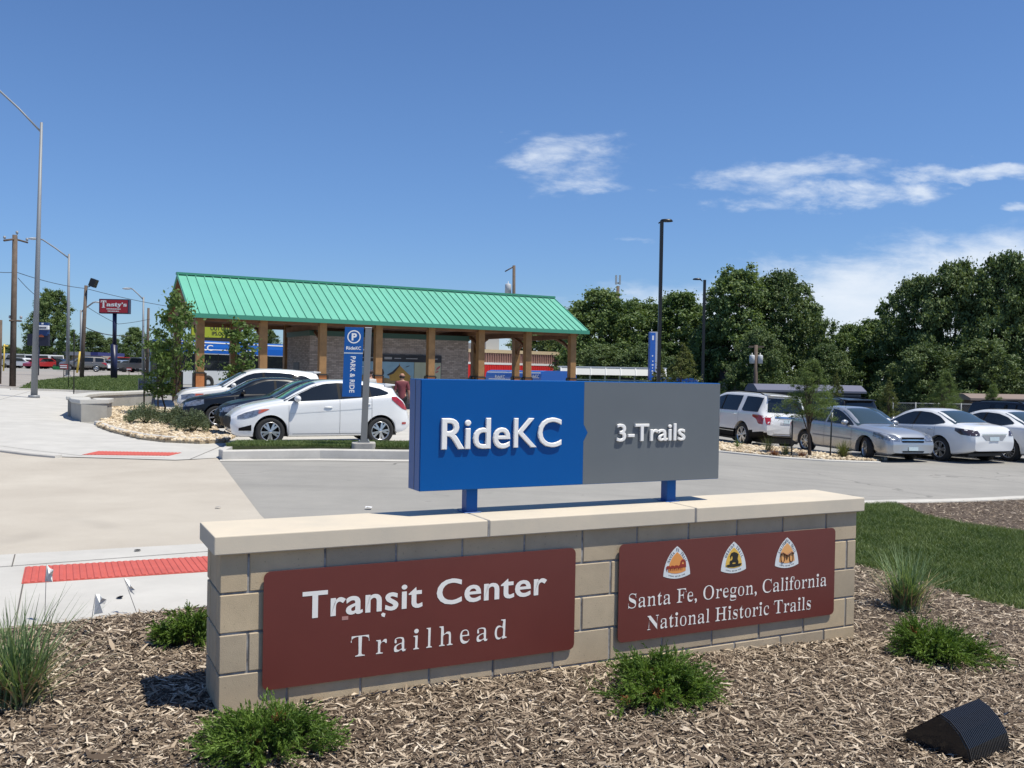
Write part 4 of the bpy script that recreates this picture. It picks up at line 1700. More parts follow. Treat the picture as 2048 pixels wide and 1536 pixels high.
SUVW = dict(L=4.68, W=1.93, R=0.365, xf=0.95, wb=2.82, paint='pearl', spokes=5, tw=0.22, crown=.08,
    top=[(0, .82), (.08, .92), (.3, 1.01), (.7, 1.07), (1.1, 1.11), (1.25, 1.14), (1.6, 1.34), (2.0, 1.56), (2.3, 1.66), (2.7, 1.70), (3.4, 1.69), (4.0, 1.64), (4.30, 1.60), (4.42, 1.40), (4.55, 1.15), (4.63, 1.0), (4.68, .85)],
    belt=[(0, .74), (.3, .88), (.8, .98), (1.25, 1.03), (2.0, 1.09), (3.0, 1.14), (3.8, 1.21), (4.3, 1.26), (4.5, 1.1), (4.62, .92), (4.68, .78)],
    bottom=[(0, .34), (.15, .26), (.6, .25), (3.8, .26), (4.4, .33), (4.68, .42)],
    roofw=[(0, .6), (.3, .74), (.9, .80), (1.25, .80), (1.7, .74), (2.1, .68), (3.0, .67), (4.2, .62), (4.45, .64), (4.68, .68)],
    plan=[(0, .72), (.06, .82), (.16, .90), (.35, .96), (.8, 1.0), (3.8, 1.0), (4.3, .95), (4.55, .88), (4.68, .76)],
    nose=[(.3, .08), (.6, 0), (.9, .08)], tail=[(.3, .06), (.6, 0), (1.1, .03)],
    windows=[('front_side_window', [(1.45, 1.08), (2.55, 1.125)], [(1.45, 1.10), (1.75, 1.30), (2.05, 1.46), (2.3, 1.54), (2.55, 1.565)]), ('rear_side_window', [(2.62, 1.13), (3.5, 1.185)], [(2.62, 1.57), (3.1, 1.565), (3.5, 1.535)]),
             ('quarter_window', [(3.56, 1.19), (4.0, 1.25), (4.16, 1.30)], [(3.56, 1.53), (3.9, 1.47), (4.16, 1.33)])],
    windscreen=(1.25, 2.05, .80, .62), rear_screen=(4.52, 4.33, .56, .54),
    lights=[([(.12, .70), (.4, .74), (.62, .80)], [(.12, .83), (.4, .89), (.62, .87)], M_lamp), ([(.50, .78), (.75, .85)], [(.50, .885), (.75, .89)], M_amber), ([(4.25, .95), (4.6, .92)], [(4.25, 1.12), (4.6, 1.05)], M_tail)],
    ends=[([(.56, -.56, .56), (.66, -.62, .62), (.80, -.60, .60)], M_chrome, True, 'grille'), ([(.36, -.5, .5), (.46, -.56, .56)], M_trim, True, 'lower_grille')],
    side_bits=[([(2.55, 1.125), (2.62, 1.13)], [(2.55, 1.565), (2.62, 1.57)], M_trim), ([(3.5, 1.185), (3.56, 1.19)], [(3.5, 1.535), (3.56, 1.53)], M_trim)], seams=[(1.42, .33, 1.08), (2.58, .33, 1.12), (3.5, .6, 1.18)], sill=(1.4, 3.4, .33), handles=[(2.35, .99), (3.3, 1.05)], mirror=(1.62, 1.10), clad=0.34, spoiler=(4.20, 4.44, 1.64, .58))
SEDANB = dict(L=4.45, W=1.78, R=0.32, xf=0.90, wb=2.60, paint='black', spokes=7, tw=0.2, style='single',
    top=[(0, .66), (.08, .75), (.3, .84), (.7, .92), (1.1, .98), (1.25, 1.01), (1.6, 1.19), (2.0, 1.38), (2.35, 1.44), (2.8, 1.445), (3.3, 1.38), (3.7, 1.20), (3.95, 1.07), (4.2, 1.03), (4.38, .98), (4.45, .86)],
    belt=[(0, .60), (.3, .74), (.8, .85), (1.25, .91), (2.2, .95), (3.2, .98), (3.8, 1.0), (4.2, .96), (4.45, .76)],
    bottom=[(0, .26), (.15, .19), (.6, .19), (3.6, .20), (4.2, .27), (4.45, .36)],
    roofw=[(0, .55), (.3, .72), (.9, .79), (1.25, .78), (1.7, .70), (2.2, .63), (3.0, .62), (3.5, .64), (4.0, .74), (4.45, .68)],
    plan=[(0, .68), (.06, .79), (.16, .875), (.35, .945), (.8, 1.0), (3.5, 1.0), (4.1, .95), (4.35, .87), (4.45, .74)],
    nose=[(.2, .06), (.5, 0), (.75, .08)], tail=[(.3, .04), (.6, 0), (1.0, .05)],
    windows=[('front_side_window', [(1.42, .95), (2.5, .985)], [(1.42, .965), (1.75, 1.14), (2.05, 1.27), (2.3, 1.335), (2.5, 1.35)]), ('rear_side_window', [(2.57, .99), (3.25, 1.01), (3.5, 1.04)], [(2.57, 1.35), (2.95, 1.335), (3.25, 1.24), (3.5, 1.09)])],
    windscreen=(1.25, 2.08, .74, .58), rear_screen=(3.92, 3.2, .64, .56),
    lights=[([(.10, .60), (.35, .63), (.55, .68)], [(.10, .70), (.35, .78), (.55, .80)], M_lamp), ([(4.2, .76), (4.42, .74)], [(4.2, .90), (4.42, .86)], M_tail)],
    end_lights=[([(.60, .44, .68), (.70, .42, .64)], M_lamp, True)],
    ends=[([(.44, -.40, .40), (.56, -.46, .46), (.66, -.42, .42)], M_chrome, True, 'grille'), ([(.24, -.5, .5), (.34, -.54, .54)], M_trim, True, 'lower_grille'), ([(.60, -.26, .26), (.72, -.26, .26)], M_plate, False, 'number_plate')],
    side_bits=[([(2.5, .985), (2.57, .99)], [(2.5, 1.35), (2.57, 1.35)], M_trim)], seams=[(1.38, .25, .94), (2.53, .25, .98), (3.3, .6, 1.0)], sill=(1.3, 3.2, .25), handles=[(2.3, .84), (3.2, .87)], mirror=(1.58, .965))
COBALT = dict(SEDANB, nose=[(.2, .02), (.5, 0), (.7, .05), (.85, .14)], L=4.58, W=1.73, wb=2.62, xf=0.93, paint='silver', spokes=9, style='fine', steer=-24, mirror_paint='silver', wsmat=M_glass2,
    top=[(0, .70), (.05, .78), (.2, .845), (.7, .93), (1.15, .97), (1.35, 1.0), (1.7, 1.18), (2.1, 1.375), (2.45, 1.445), (2.85, 1.45), (3.3, 1.39), (3.7, 1.23), (4.0, 1.09), (4.25, 1.06), (4.5, 1.01), (4.58, .86)],
    belt=[(0, .64), (.2, .75), (.8, .85), (1.35, .89), (2.3, .93), (3.3, .96), (3.9, .99), (4.3, .96), (4.58, .76)],
    bottom=[(0, .27), (.15, .20), (.6, .19), (3.7, .20), (4.3, .28), (4.58, .38)],
    plan=[(0, .80), (.06, .875), (.16, .93), (.35, .97), (.8, 1.0), (3.6, 1.0), (4.2, .95), (4.48, .86), (4.58, .74)],
    roofw=[(0, .55), (.3, .72), (.9, .79), (1.35, .78), (1.8, .70), (2.3, .63), (3.1, .62), (3.6, .65), (4.1, .74), (4.58, .68)],
    windows=[('front_side_window', [(1.52, .935), (2.62, .965)], [(1.52, .95), (1.85, 1.13), (2.15, 1.265), (2.4, 1.34), (2.62, 1.355)]), ('rear_side_window', [(2.70, .97), (3.4, .99), (3.62, 1.02)], [(2.70, 1.355), (3.05, 1.34), (3.35, 1.25), (3.62, 1.07)])],
    windscreen=(1.33, 2.18, .72, .56), rear_screen=(3.98, 3.3, .62, .55),
    lights=[([(.08, .60), (.4, .64), (.62, .69)], [(.08, .73), (.4, .80), (.62, .80)], M_lamp), ([(4.32, .78), (4.55, .76)], [(4.32, .93), (4.55, .9)], M_tail)],
    end_lights=[([(.60, .44, .70), (.66, .42, .70), (.72, .42, .66)], M_lamp, True)],
    ends=[([(.56, -.36, .36), (.605, -.39, .39)], M_trim, True, 'grille'), ([(.615, -.39, .39), (.64, -.39, .39)], M_chrome, True, 'grille_bar'), ([(.65, -.39, .39), (.70, -.38, .38)], M_trim, True, 'grille'), ([(.25, -.34, .34), (.33, -.38, .38)], M_trim, True, 'lower_grille'),
          ([(.34, -.16, .16), (.44, -.16, .16)], M_plate, True, 'number_plate')],
    side_bits=[([(1.5, .525), (3.35, .56)], [(1.5, .56), (3.35, .595)], mat('side_moulding', (0.20, 0.21, 0.23), 0.4))],
    seams=[(1.48, .25, .92), (2.66, .25, .96), (3.42, .6, .98)], sill=(1.4, 3.3, .25), handles=[(2.45, .82), (3.3, .85)], mirror=(1.70, .95))
MAXIMA = dict(SEDANB, L=4.84, W=1.86, R=0.345, wb=2.78, xf=0.99, paint='white', spokes=5, style='split', tw=0.22,
    top=[(0, .68), (.08, .77), (.3, .86), (.8, .95), (1.2, 1.0), (1.4, 1.03), (1.75, 1.20), (2.15, 1.385), (2.5, 1.46), (2.9, 1.468), (3.4, 1.40), (3.85, 1.23), (4.2, 1.10), (4.5, 1.07), (4.76, 1.03), (4.84, .86)],
    belt=[(0, .62), (.3, .76), (.8, .87), (1.4, .93), (2.3, .96), (3.4, 1.0), (4.1, 1.02), (4.5, .98), (4.84, .80)],
    bottom=[(0, .26), (.15, .20), (.6, .19), (3.9, .20), (4.5, .27), (4.84, .36)],
    plan=[(0, .68), (.06, .79), (.16, .875), (.35, .945), (.8, .985), (1.5, .985), (3.6, 1.0), (4.3, .96), (4.68, .88), (4.84, .74)],
    roofw=[(0, .55), (.3, .72), (.9, .79), (1.4, .77), (1.9, .68), (2.4, .61), (3.2, .60), (3.8, .64), (4.3, .72), (4.84, .66)],
    windows=[('front_side_window', [(1.6, .965), (2.72, .99)], [(1.6, .98), (1.95, 1.16), (2.25, 1.29), (2.5, 1.355), (2.72, 1.37)]), ('rear_side_window', [(2.79, .995), (3.5, 1.02), (3.82, 1.07)], [(2.79, 1.37), (3.15, 1.35), (3.5, 1.26), (3.82, 1.10)])],
    windscreen=(1.4, 2.22, .74, .57), rear_screen=(4.16, 3.36, .66, .54),
    lights=[([(.10, .62), (.5, .70)], [(.10, .74), (.5, .83)], M_lamp), ([(4.30, .90), (4.5, .80), (4.72, .78)], [(4.30, .97), (4.5, .965), (4.72, .93)], M_taildark)],
    end_lights=[([(.78, .52, .76), (.84, .52, .76), (.92, .56, .74)], M_taildark, False)],
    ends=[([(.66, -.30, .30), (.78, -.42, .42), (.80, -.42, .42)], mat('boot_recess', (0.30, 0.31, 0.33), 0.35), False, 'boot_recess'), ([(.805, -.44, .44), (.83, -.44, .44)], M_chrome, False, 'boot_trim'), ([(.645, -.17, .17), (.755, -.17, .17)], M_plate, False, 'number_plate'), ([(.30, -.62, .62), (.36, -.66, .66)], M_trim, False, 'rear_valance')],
    side_bits=[([(2.72, .99), (2.79, .995)], [(2.72, 1.37), (2.79, 1.37)], M_trim)], seams=[(1.55, .25, .96), (2.75, .25, .99), (3.6, .6, 1.02)], sill=(1.5, 3.4, .25), handles=[(2.5, .86), (3.45, .90)], mirror=(1.76, .985), chrome_handles=True)
EXPLORER = dict(L=5.01, W=2.0, R=0.385, xf=0.98, wb=2.86, paint='white', spokes=5, tw=0.24, crown=.075, clad=0.55,
    top=[(0, .90), (.08, 1.0), (.3, 1.08), (.8, 1.13), (1.2, 1.17), (1.35, 1.20), (1.7, 1.42), (2.05, 1.62), (2.4, 1.71), (2.9, 1.735), (3.8, 1.73), (4.5, 1.70), (4.68, 1.66), (4.80, 1.36), (4.90, 1.12), (4.96, 1.06), (5.01, .90)],
    belt=[(0, .80), (.3, .94), (.8, 1.03), (1.35, 1.08), (2.2, 1.10), (3.4, 1.12), (4.4, 1.14), (4.75, 1.12), (4.9, 1.0), (5.01, .84)],
    bottom=[(0, .36), (.15, .28), (.6, .27), (4.0, .28), (4.7, .36), (5.01, .46)],
    roofw=[(0, .6), (.3, .76), (.9, .82), (1.35, .82), (1.8, .76), (2.2, .72), (3.0, .715), (4.5, .68), (4.75, .72), (5.01, .74)],
    plan=[(0, .76), (.06, .85), (.16, .92), (.35, .97), (.8, 1.0), (4.2, 1.0), (4.7, .97), (4.92, .91), (5.01, .82)],
    nose=[(.3, .06), (.7, 0), (1.0, .06)], tail=[(.3, .06), (.6, 0), (1.1, .02)],
    windows=[('front_side_window', [(1.55, 1.11), (2.5, 1.12)], [(1.55, 1.13), (1.85, 1.36), (2.15, 1.53), (2.5, 1.60)]), ('rear_side_window', [(2.58, 1.12), (3.5, 1.13)], [(2.58, 1.605), (3.5, 1.61)]),
             ('quarter_window', [(3.72, 1.17), (3.85, 1.135), (4.62, 1.14)], [(3.72, 1.60), (4.3, 1.595), (4.62, 1.575)])],
    windscreen=(1.35, 2.12, .84, .66), rear_screen=None, rear_glass=[[(1.15, -.72, .72), (1.3, -.69, .69), (1.45, -.66, .66), (1.58, -.62, .62)]],
    lights=[([(.12, .80), (.5, .86)], [(.12, .92), (.5, .96)], M_lamp), ([(4.40, 1.0), (4.62, .92), (4.72, .79), (4.9, .78)], [(4.40, 1.06), (4.62, 1.06), (4.72, 1.06), (4.9, 1.03)], M_tail)],
    end_lights=[([(.79, .70, .84), (.90, .68, .86), (1.0, .66, .86)], M_tail, False)],
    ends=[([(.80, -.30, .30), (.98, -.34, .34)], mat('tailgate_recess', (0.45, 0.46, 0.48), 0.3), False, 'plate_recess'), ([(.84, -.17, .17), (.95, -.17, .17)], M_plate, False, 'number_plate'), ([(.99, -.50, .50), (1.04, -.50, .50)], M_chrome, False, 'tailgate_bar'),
          ([(.42, -.5, .5), (.52, -.56, .56)], mat('skid_plate', (0.35, 0.33, 0.31), 0.4), False, 'skid_plate')],
    side_bits=[([(2.5, 1.12), (2.58, 1.12)], [(2.5, 1.60), (2.58, 1.605)], M_trim), ([(1.5, .47), (3.4, .47)], [(1.5, .485), (3.4, .485)], M_chrome)], seams=[(1.5, .5, 1.1), (2.54, .5, 1.12), (3.6, .75, 1.13)], handles=[(2.35, 1.0), (3.4, 1.01)], mirror=(1.7, 1.13), rails=(2.4, 4.5, 1.75), spoiler=(4.52, 4.82, 1.70, .64))

LH = 180 + 24                 # the row on the left: noses towards the pavement
put_car(make_car('parked_car', 'white hatchback parked behind the grass strip, nearest of the left row', 'car', HATCH, 'cars parked in front of the shelter'), 541, 20.5, LH, 'front', 1, 0.05)
put_car(make_car('parked_car', 'low black car mostly hidden behind the white hatchback', 'car', dict(SEDANB, paint='navy'), 'cars parked in front of the shelter'), 516, 23.3, LH, 'front', 1, 0.05)
put_car(make_car('parked_car', 'black car with clear headlights between the white SUV and the hatchback', 'car', dict(SEDANB), 'cars parked in front of the shelter'), 434, 26.2, LH, 'front', 1, 0.05)
put_car(make_car('parked_suv', 'white SUV parked at the far end of the left row under the shelter', 'SUV', SUVW, 'cars parked in front of the shelter'), 420, 28.8, LH, 'front', 1, 0.05)
RH = -70
put_car(make_car('parked_car', 'silver sedan facing the camera behind the staked young tree', 'car', COBALT, 'cars parked on the right'), 1738, 26.0, RH, 'front', -1)
put_car(make_car('parked_car', 'white sedan with smoked tail lights parked beside the silver sedan', 'car', MAXIMA, 'cars parked on the right'), 1886, 26.2, RH + 180, 'rear', 1)
put_car(make_car('parked_car', 'white sedan cut off by the right edge of the photo', 'car', dict(MAXIMA, paint='white', style='fine', spokes=14), 'cars parked on the right'), 2024, 26.6, RH + 180, 'rear', 1)
put_car(make_car('parked_suv', 'white SUV with black lower cladding seen from behind, right of the grey sign', 'SUV', EXPLORER, 'cars parked on the right'), 1487, 31.6, RH + 180, 'rear', 1).scale = (1.03, 1.0, 1.085)

put_car(make_car('parked_suv', 'black SUV with a high red brake light behind the young conifer', 'SUV', dict(EXPLORER, paint='navy', end_lights=EXPLORER['end_lights'] + [([(1.66, 0.0, .22), (1.69, 0.0, .22)], M_tail, False)]), 'cars parked on the right'), 1652, 35.5, RH + 180, 'rear', 1)
put_car(make_car('parked_car', 'dark sedan showing only its roof behind the silver and white sedans', 'car', dict(SEDANB, paint='grey'), 'cars parked on the right'), 1742, 33.5, RH, 'front', -1)
put_car(make_car('parked_suv', 'black SUV behind the white sedan at the right edge', 'SUV', dict(EXPLORER, paint='black'), 'cars parked on the right'), 2105, 33.0, RH, 'front', -1)

# ================================================================== TRANSIT SHELTER BUILDING
EL = PZ(393, 627, 3.83)
ER = PZ(1177, 662, 3.83)
BE = Vector((ER.x - EL.x, ER.y - EL.y, 0))
BLEN = BE.length
BE.normalize()
BNV = Vector((-BE.y, BE.x, 0))                      # away from the viewer
BZ0 = -0.05
BM = frame((EL.x, EL.y, 0), BE, BNV, (0, 0, 1))   # x along the eave, y towards the back, z up
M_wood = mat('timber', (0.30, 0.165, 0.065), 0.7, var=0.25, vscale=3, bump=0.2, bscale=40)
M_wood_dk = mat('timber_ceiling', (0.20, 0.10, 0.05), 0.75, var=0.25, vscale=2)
M_mint = mat('roof_metal', (0.135, 0.43, 0.315), 0.5, var=0.09, vscale=0.5, detail=6)
M_mintd = mat('roof_trim', (0.05, 0.25, 0.17), 0.5)
M_pier = mat('pier_cladding', (0.46, 0.17, 0.055), 0.75, var=0.15, vscale=6)
M_steel = mat('dark_steel', (0.03, 0.025, 0.022), 0.5)


def brick_mat(name, c1, c2, mortar, scale=1.0, bw=0.22, bh=0.075):
    m = bpy.data.materials.new(name)
    m.use_nodes = True
    t = NT(m.node_tree)
    p = t.nt.nodes['Principled BSDF']
    tcn = t.n('ShaderNodeTexCoord')
    sp_ = t.n('ShaderNodeSeparateXYZ')
    t.link(tcn.outputs['Object'], sp_.inputs[0])
    cb = t.n('ShaderNodeCombineXYZ')
    t.link(t.m('ADD', t.m('MULTIPLY', sp_.outputs[0], BE.x + BE.y), t.m('MULTIPLY', sp_.outputs[1], BE.y - BE.x)), cb.inputs[0])
    t.link(sp_.outputs[2], cb.inputs[1])
    b = t.n('ShaderNodeTexBrick')
    t.link(cb.outputs[0], b.inputs['Vector'])
    b.inputs['Color1'].default_value = (*c1, 1)
    b.inputs['Color2'].default_value = (*c2, 1)
    b.inputs['Mortar'].default_value = (*mortar, 1)
    b.inputs['Scale'].default_value = 1.0
    b.inputs['Mortar Size'].default_value = 0.008
    b.inputs['Brick Width'].default_value = bw
    b.inputs['Row Height'].default_value = bh
    b.inputs['Bias'].default_value = 0.0
    t.link(b.outputs[0], p.inputs['Base Color'])
    p.inputs['Roughness'].default_value = 0.9
    return m


M_brick = brick_mat('grey_brick', (0.24, 0.195, 0.165), (0.42, 0.355, 0.305), (0.17, 0.15, 0.135))

c = BM @ Vector((BLEN / 2, 3.3, 0))
sh_ = thing('transit_shelter', 'open timber transit shelter with a mint green metal roof and brick core', 'shelter', (c.x, c.y, BZ0))
RIDGE, ZR, ZE = 3.3, 5.62, 3.83
W2 = 6.6
x0, x1 = -0.25, BLEN
mb = MB()
# two roof planes, thin and closed
for ye in (0.0, W2):
    a = [(x0, ye, ZE), (x1, ye, ZE), (x1, RIDGE, ZR), (x0, RIDGE, ZR)]
    lowr = [(p[0], p[1], p[2] - 0.08) for p in a]
    mb.add(a + lowr, [(0, 1, 2, 3), (7, 6, 5, 4), (0, 4, 5, 1), (1, 5, 6, 2), (3, 2, 6, 7), (0, 3, 7, 4)], 0, BM)
    n = 52
    sl = math.hypot(RIDGE, ZR - ZE)
    up = Vector((0, -(ZR - ZE) / sl * (1 if ye == 0 else -1), RIDGE / sl))
    for i in range(n + 1):
        x = x0 + 0.03 + (x1 - x0 - 0.06) * i / n
        V = []
        for (y, z) in ((ye, ZE), (RIDGE, ZR)):
            for dx, h in ((-0.011, 0.0), (0.011, 0.0), (0.011, 0.045), (-0.011, 0.045)):
                V.append(Vector((x + dx, y, z)) + up * h)
        mb.add(V, [(0, 1, 2, 3), (4, 7, 6, 5), (3, 2, 6, 7), (1, 5, 6, 2), (0, 3, 7, 4)], 0, BM)
local(mb, 'roof', M_mint, sh_)
mb = MB()
mb.bx((x0 - 0.02, RIDGE - 0.14, ZR - 0.02), (x1 + 0.02, RIDGE + 0.14, ZR + 0.075), BM)
local(mb, 'ridge_cap', M_mintd, sh_)
for ye, s in ((0.0, -1), (W2, 1)):
    mb = MB()
    mb.bx((x0, ye + s * 0.001, ZE - 0.16), (x1, ye + s * 0.11, ZE + 0.01), BM)
    local(mb, 'gutter', M_mintd, sh_)
for xa in (x0 + 0.25, x1 - 0.3):
    mb = MB()
    mb.add([(xa, 0.4, ZE + 0.10), (xa, W2 - 0.4, ZE + 0.10), (xa, RIDGE, ZR - 0.14), (xa + 0.06, 0.4, ZE + 0.10), (xa + 0.06, W2 - 0.4, ZE + 0.10), (xa + 0.06, RIDGE, ZR - 0.14)],
           [(0, 2, 1), (3, 4, 5), (0, 1, 4, 3), (1, 2, 5, 4), (2, 0, 3, 5)], 0, BM)
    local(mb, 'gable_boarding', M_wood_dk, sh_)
for ye, s in ((0, 1), (W2, -1)):
    mb = MB()
    V = [(x0 + 0.05, ye + s * 0.05, ZE - 0.07), (x1 - 0.05, ye + s * 0.05, ZE - 0.07), (x1 - 0.05, RIDGE, ZR - 0.12), (x0 + 0.05, RIDGE, ZR - 0.12)]
    V += [(p[0], p[1], p[2] - 0.04) for p in V]
    mb.add(V, [(0, 1, 2, 3), (7, 6, 5, 4), (0, 4, 5, 1), (1, 5, 6, 2), (3, 2, 6, 7), (0, 3, 7, 4)], 0, BM)
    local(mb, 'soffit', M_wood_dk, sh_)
YN, YF = 0.5, W2 - 0.5
PXS = [0.23 + 2.464 * i for i in range(8)]
far_idx = [0, 1, 2, 5, 6, 7]
for row, y in ((0, YN), (1, YF)):
    mb = MB()
    mb.bx((0.05, y - 0.04, 3.58), (BLEN - 0.3, y + 0.14, 3.76), BM)
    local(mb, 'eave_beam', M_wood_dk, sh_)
    for i, x in enumerate(PXS):
        if row and i not in far_idx:
            continue
        mb = MB()
        mb.bx((x - 0.15, y - 0.15, 1.56), (x + 0.15, y + 0.15, 3.80), BM)
        po = local(mb, 'post', M_wood, sh_)
        mb = MB()
        mb.bx((x - 0.16, y - 0.16, BZ0 - 0.6), (x + 0.16, y + 0.16, 1.50), BM)
        local(mb, 'post_pier', M_pier, po)
        mb = MB()
        mb.bx((x - 0.19, y - 0.19, 1.50), (x + 0.19, y + 0.19, 1.565), BM)
        for s in (-1, 1):
            mb.bx((x + s * 0.20, y - 0.10, 0.5), (x + s * 0.26, y + 0.10, 1.53), BM)
        local(mb, 'post_bracket', M_steel, po)
for i in far_idx:
    x = PXS[i]
    mb = MB()
    mb.bx((x - 0.11, YN + 0.15, 3.44), (x + 0.11, YF - 0.15, 3.68), BM)
    local(mb, 'tie_beam', M_wood_dk, sh_)
    for ya, s in ((YN, 1), (YF, -1)):
        mb = MB()
        pts = [BM @ Vector((x, ya + s * (0.15 + 1.3 * t), 2.75 + 0.72 * math.sqrt(t))) for t in [k / 6 for k in range(7)]]
        mb.tube(pts, 0.09, 4, smooth=False)
        local(mb, 'curved_brace', M_wood_dk, sh_)
# the brick core
CX0, CX1, CY0, CY1, CZ = 4.95, 12.48, 1.6, 5.2, 3.40
mb = MB()
mb.bx((CX0, CY0, BZ0 - 0.6), (CX1, CY1, CZ), BM)
core = local(mb, 'brick_core', M_brick, sh_)
mb = MB()
mb.bx((CX0 - 0.04, CY0 - 0.05, CZ - 0.20), (CX1 + 0.04, CY1 + 0.05, CZ + 0.02), BM)
local(mb, 'core_fascia', mat('dark_green_metal', (0.035, 0.085, 0.065), 0.6), core)
mb = MB()
n = 90
for i in range(n):                                   # soldier course above the notice boards
    a = CX0 + 0.02 + (CX1 - CX0 - 0.04) * i / n
    mb.bx((a, CY0 - 0.006, 2.52), (a + (CX1 - CX0) / n * 0.80, CY0 + 0.02, 2.74), BM)
local(mb, 'soldier_course', mat('brick_soldier', (0.36, 0.30, 0.26), 0.9, var=0.3, vscale=5), core)
mb = MB()
mb.bx((CX0 - 0.02, CY0 + 1.6, BZ0), (CX0 + 0.06, CY0 + 2.5, 2.05), BM)
local(mb, 'side_door', mat('door_grey', (0.10, 0.09, 0.085), 0.6), core)

# boards on the front of the core
def bpos(px, y):
    d = ray(px, 720)
    o = BM @ Vector((0, y, 0))
    t = ((o - CAM).dot(BNV)) / d.dot(BNV)
    return (CAM + d * t - o).dot(BE)


bw0, bw1 = bpos(716, CY0), bpos(882, CY0)
M_band = mat('board_header', (0.018, 0.017, 0.020), 0.5)
M_sky = mat('poster_sky', (0.22, 0.36, 0.44), 0.6, var=0.15, vscale=2)
M_map = mat('poster_map', (0.40, 0.42, 0.30), 0.6, var=0.08, vscale=4)
cb_ = BM @ Vector(((bw0 + bw1) / 2, CY0 - 0.03, 1.3))
bd = thing('notice_board', 'long notice board with a historic picture and a map on the brick core', 'notice board', cb_)
mb = MB()
mb.bx((bw0, CY0 - 0.075, 2.17), (bw1, CY0 - 0.007, 2.47), BM)
local(mb, 'header', M_band, bd)
mb = MB()
mb.bx((bw0, CY0 - 0.055, 0.80), (bw1, CY0 - 0.007, 2.165), BM)
local(mb, 'backing', M_band, bd)
bm_ = bw0 + (bw1 - bw0) * 0.66
mb = MB()
mb.bx((bw0 + 0.04, CY0 - 0.060, 0.95), (bm_, CY0 - 0.056, 2.15), BM)
hx = lambda f: bw0 + 0.04 + (bm_ - bw0 - 0.04) * f
def pic(poly, k, lift):
    mb.prism([(hx(a), 0.95 + 1.2 * b) for a, b in poly], CY0 - 0.060 - lift, CY0 - 0.0599 - lift + 0.002, BM, k)
pic([(0, 0), (1, 0), (1, .38), (.85, .42), (.6, .36), (.3, .46), (.12, .52), (0, .48)], 1, 0.001)
pic([(.56, .30), (.92, .30), (.94, .48), (.86, .62), (.74, .86), (.73, .98), (.72, .86), (.60, .62), (.54, .50)], 2, 0.003)
pic([(.50, .52), (.60, .64), (.73, .90), (.74, .86), (.62, .56), (.52, .48)], 3, 0.005)
pic([(.30, .40), (.33, .66), (.37, .74), (.43, .72), (.45, .58), (.43, .46), (.40, .36)], 3, 0.004)
pic([(.04, .0), (.10, .40), (.22, .44), (.30, .30), (.5, .22), (.55, .0)], 4, 0.002)
pic([(.84, .80), (.89, .83), (.93, .88), (.89, .86), (.86, .84)], 3, 0.002)
local(mb, 'picture', [M_sky, mat('poster_field', (0.23, 0.17, 0.08), 0.7, var=0.4, vscale=3), mat('poster_barn', (0.36, 0.22, 0.05), 0.7, var=0.2, vscale=4), mat('poster_dark', (0.03, 0.03, 0.035), 0.7), mat('poster_figures', (0.22, 0.11, 0.06), 0.7, var=0.5, vscale=5)], bd)
mb = MB()
mb.bx((bm_ + 0.02, CY0 - 0.060, 0.95), (bw1 - 0.03, CY0 - 0.056, 2.15), BM)
m2 = lambda f, g: (bm_ + 0.02 + (bw1 - bm_ - 0.05) * f, 0.95 + 1.2 * g)
for poly, k in (([(.2, .22), (.45, .22), (.5, .34), (.3, .36)], 1), ([(.5, .15), (.6, .15), (.64, .5), (.56, .58)], 2), ([(.82, .70), (.97, .82), (.98, .9), (.84, .80)], 2), ([(.80, .60), (.92, .66), (.9, .7), (.8, .66)], 2)):
    mb.prism([m2(a, b) for a, b in poly], CY0 - 0.063, CY0 - 0.0605, BM, k)
local(mb, 'map', [M_map, mat('map_green', (0.16, 0.32, 0.05), 0.7), mat('map_pink', (0.42, 0.10, 0.12), 0.7)], bd)
mb = MB()
for f0, f1, z in ((.03, .17, 2.31), (.30, .39, 2.31), (.42, .50, 2.31), (.56, .70, 2.31), (.88, .95, 2.32)):
    mb.bx((bw0 + (bw1 - bw0) * f0, CY0 - 0.080, z - (.05 if f0 == .30 else .02)), (bw0 + (bw1 - bw0) * f1, CY0 - 0.0755, z + (.05 if f0 == .30 else .02)), BM)
local(mb, 'header_print', mat('print_grey', (0.28, 0.28, 0.28), 0.6), bd)
lp_ = BM @ Vector((bpos(752, CY0), CY0 - 0.02, 2.7))
mb = MB()
mb.bx((bpos(735, CY0), CY0 - 0.35, 2.45), (bpos(752, CY0), CY0 - 0.007, 3.25), BM)
lt = thing('speaker_box', 'black box fixed high on the brick core under the eave', 'box', lp_)
local(mb, 'casing', M_steel, lt, bevel=0.02)

# ================================================================== BUSES
M_bblue = mat('bus_blue', (0.006, 0.095, 0.42), 0.35, coat=0.6)
M_bsil = mat('bus_silver', (0.50, 0.52, 0.54), 0.35, coat=0.5)
M_bwht = mat('bus_white', (0.78, 0.78, 0.78), 0.4)


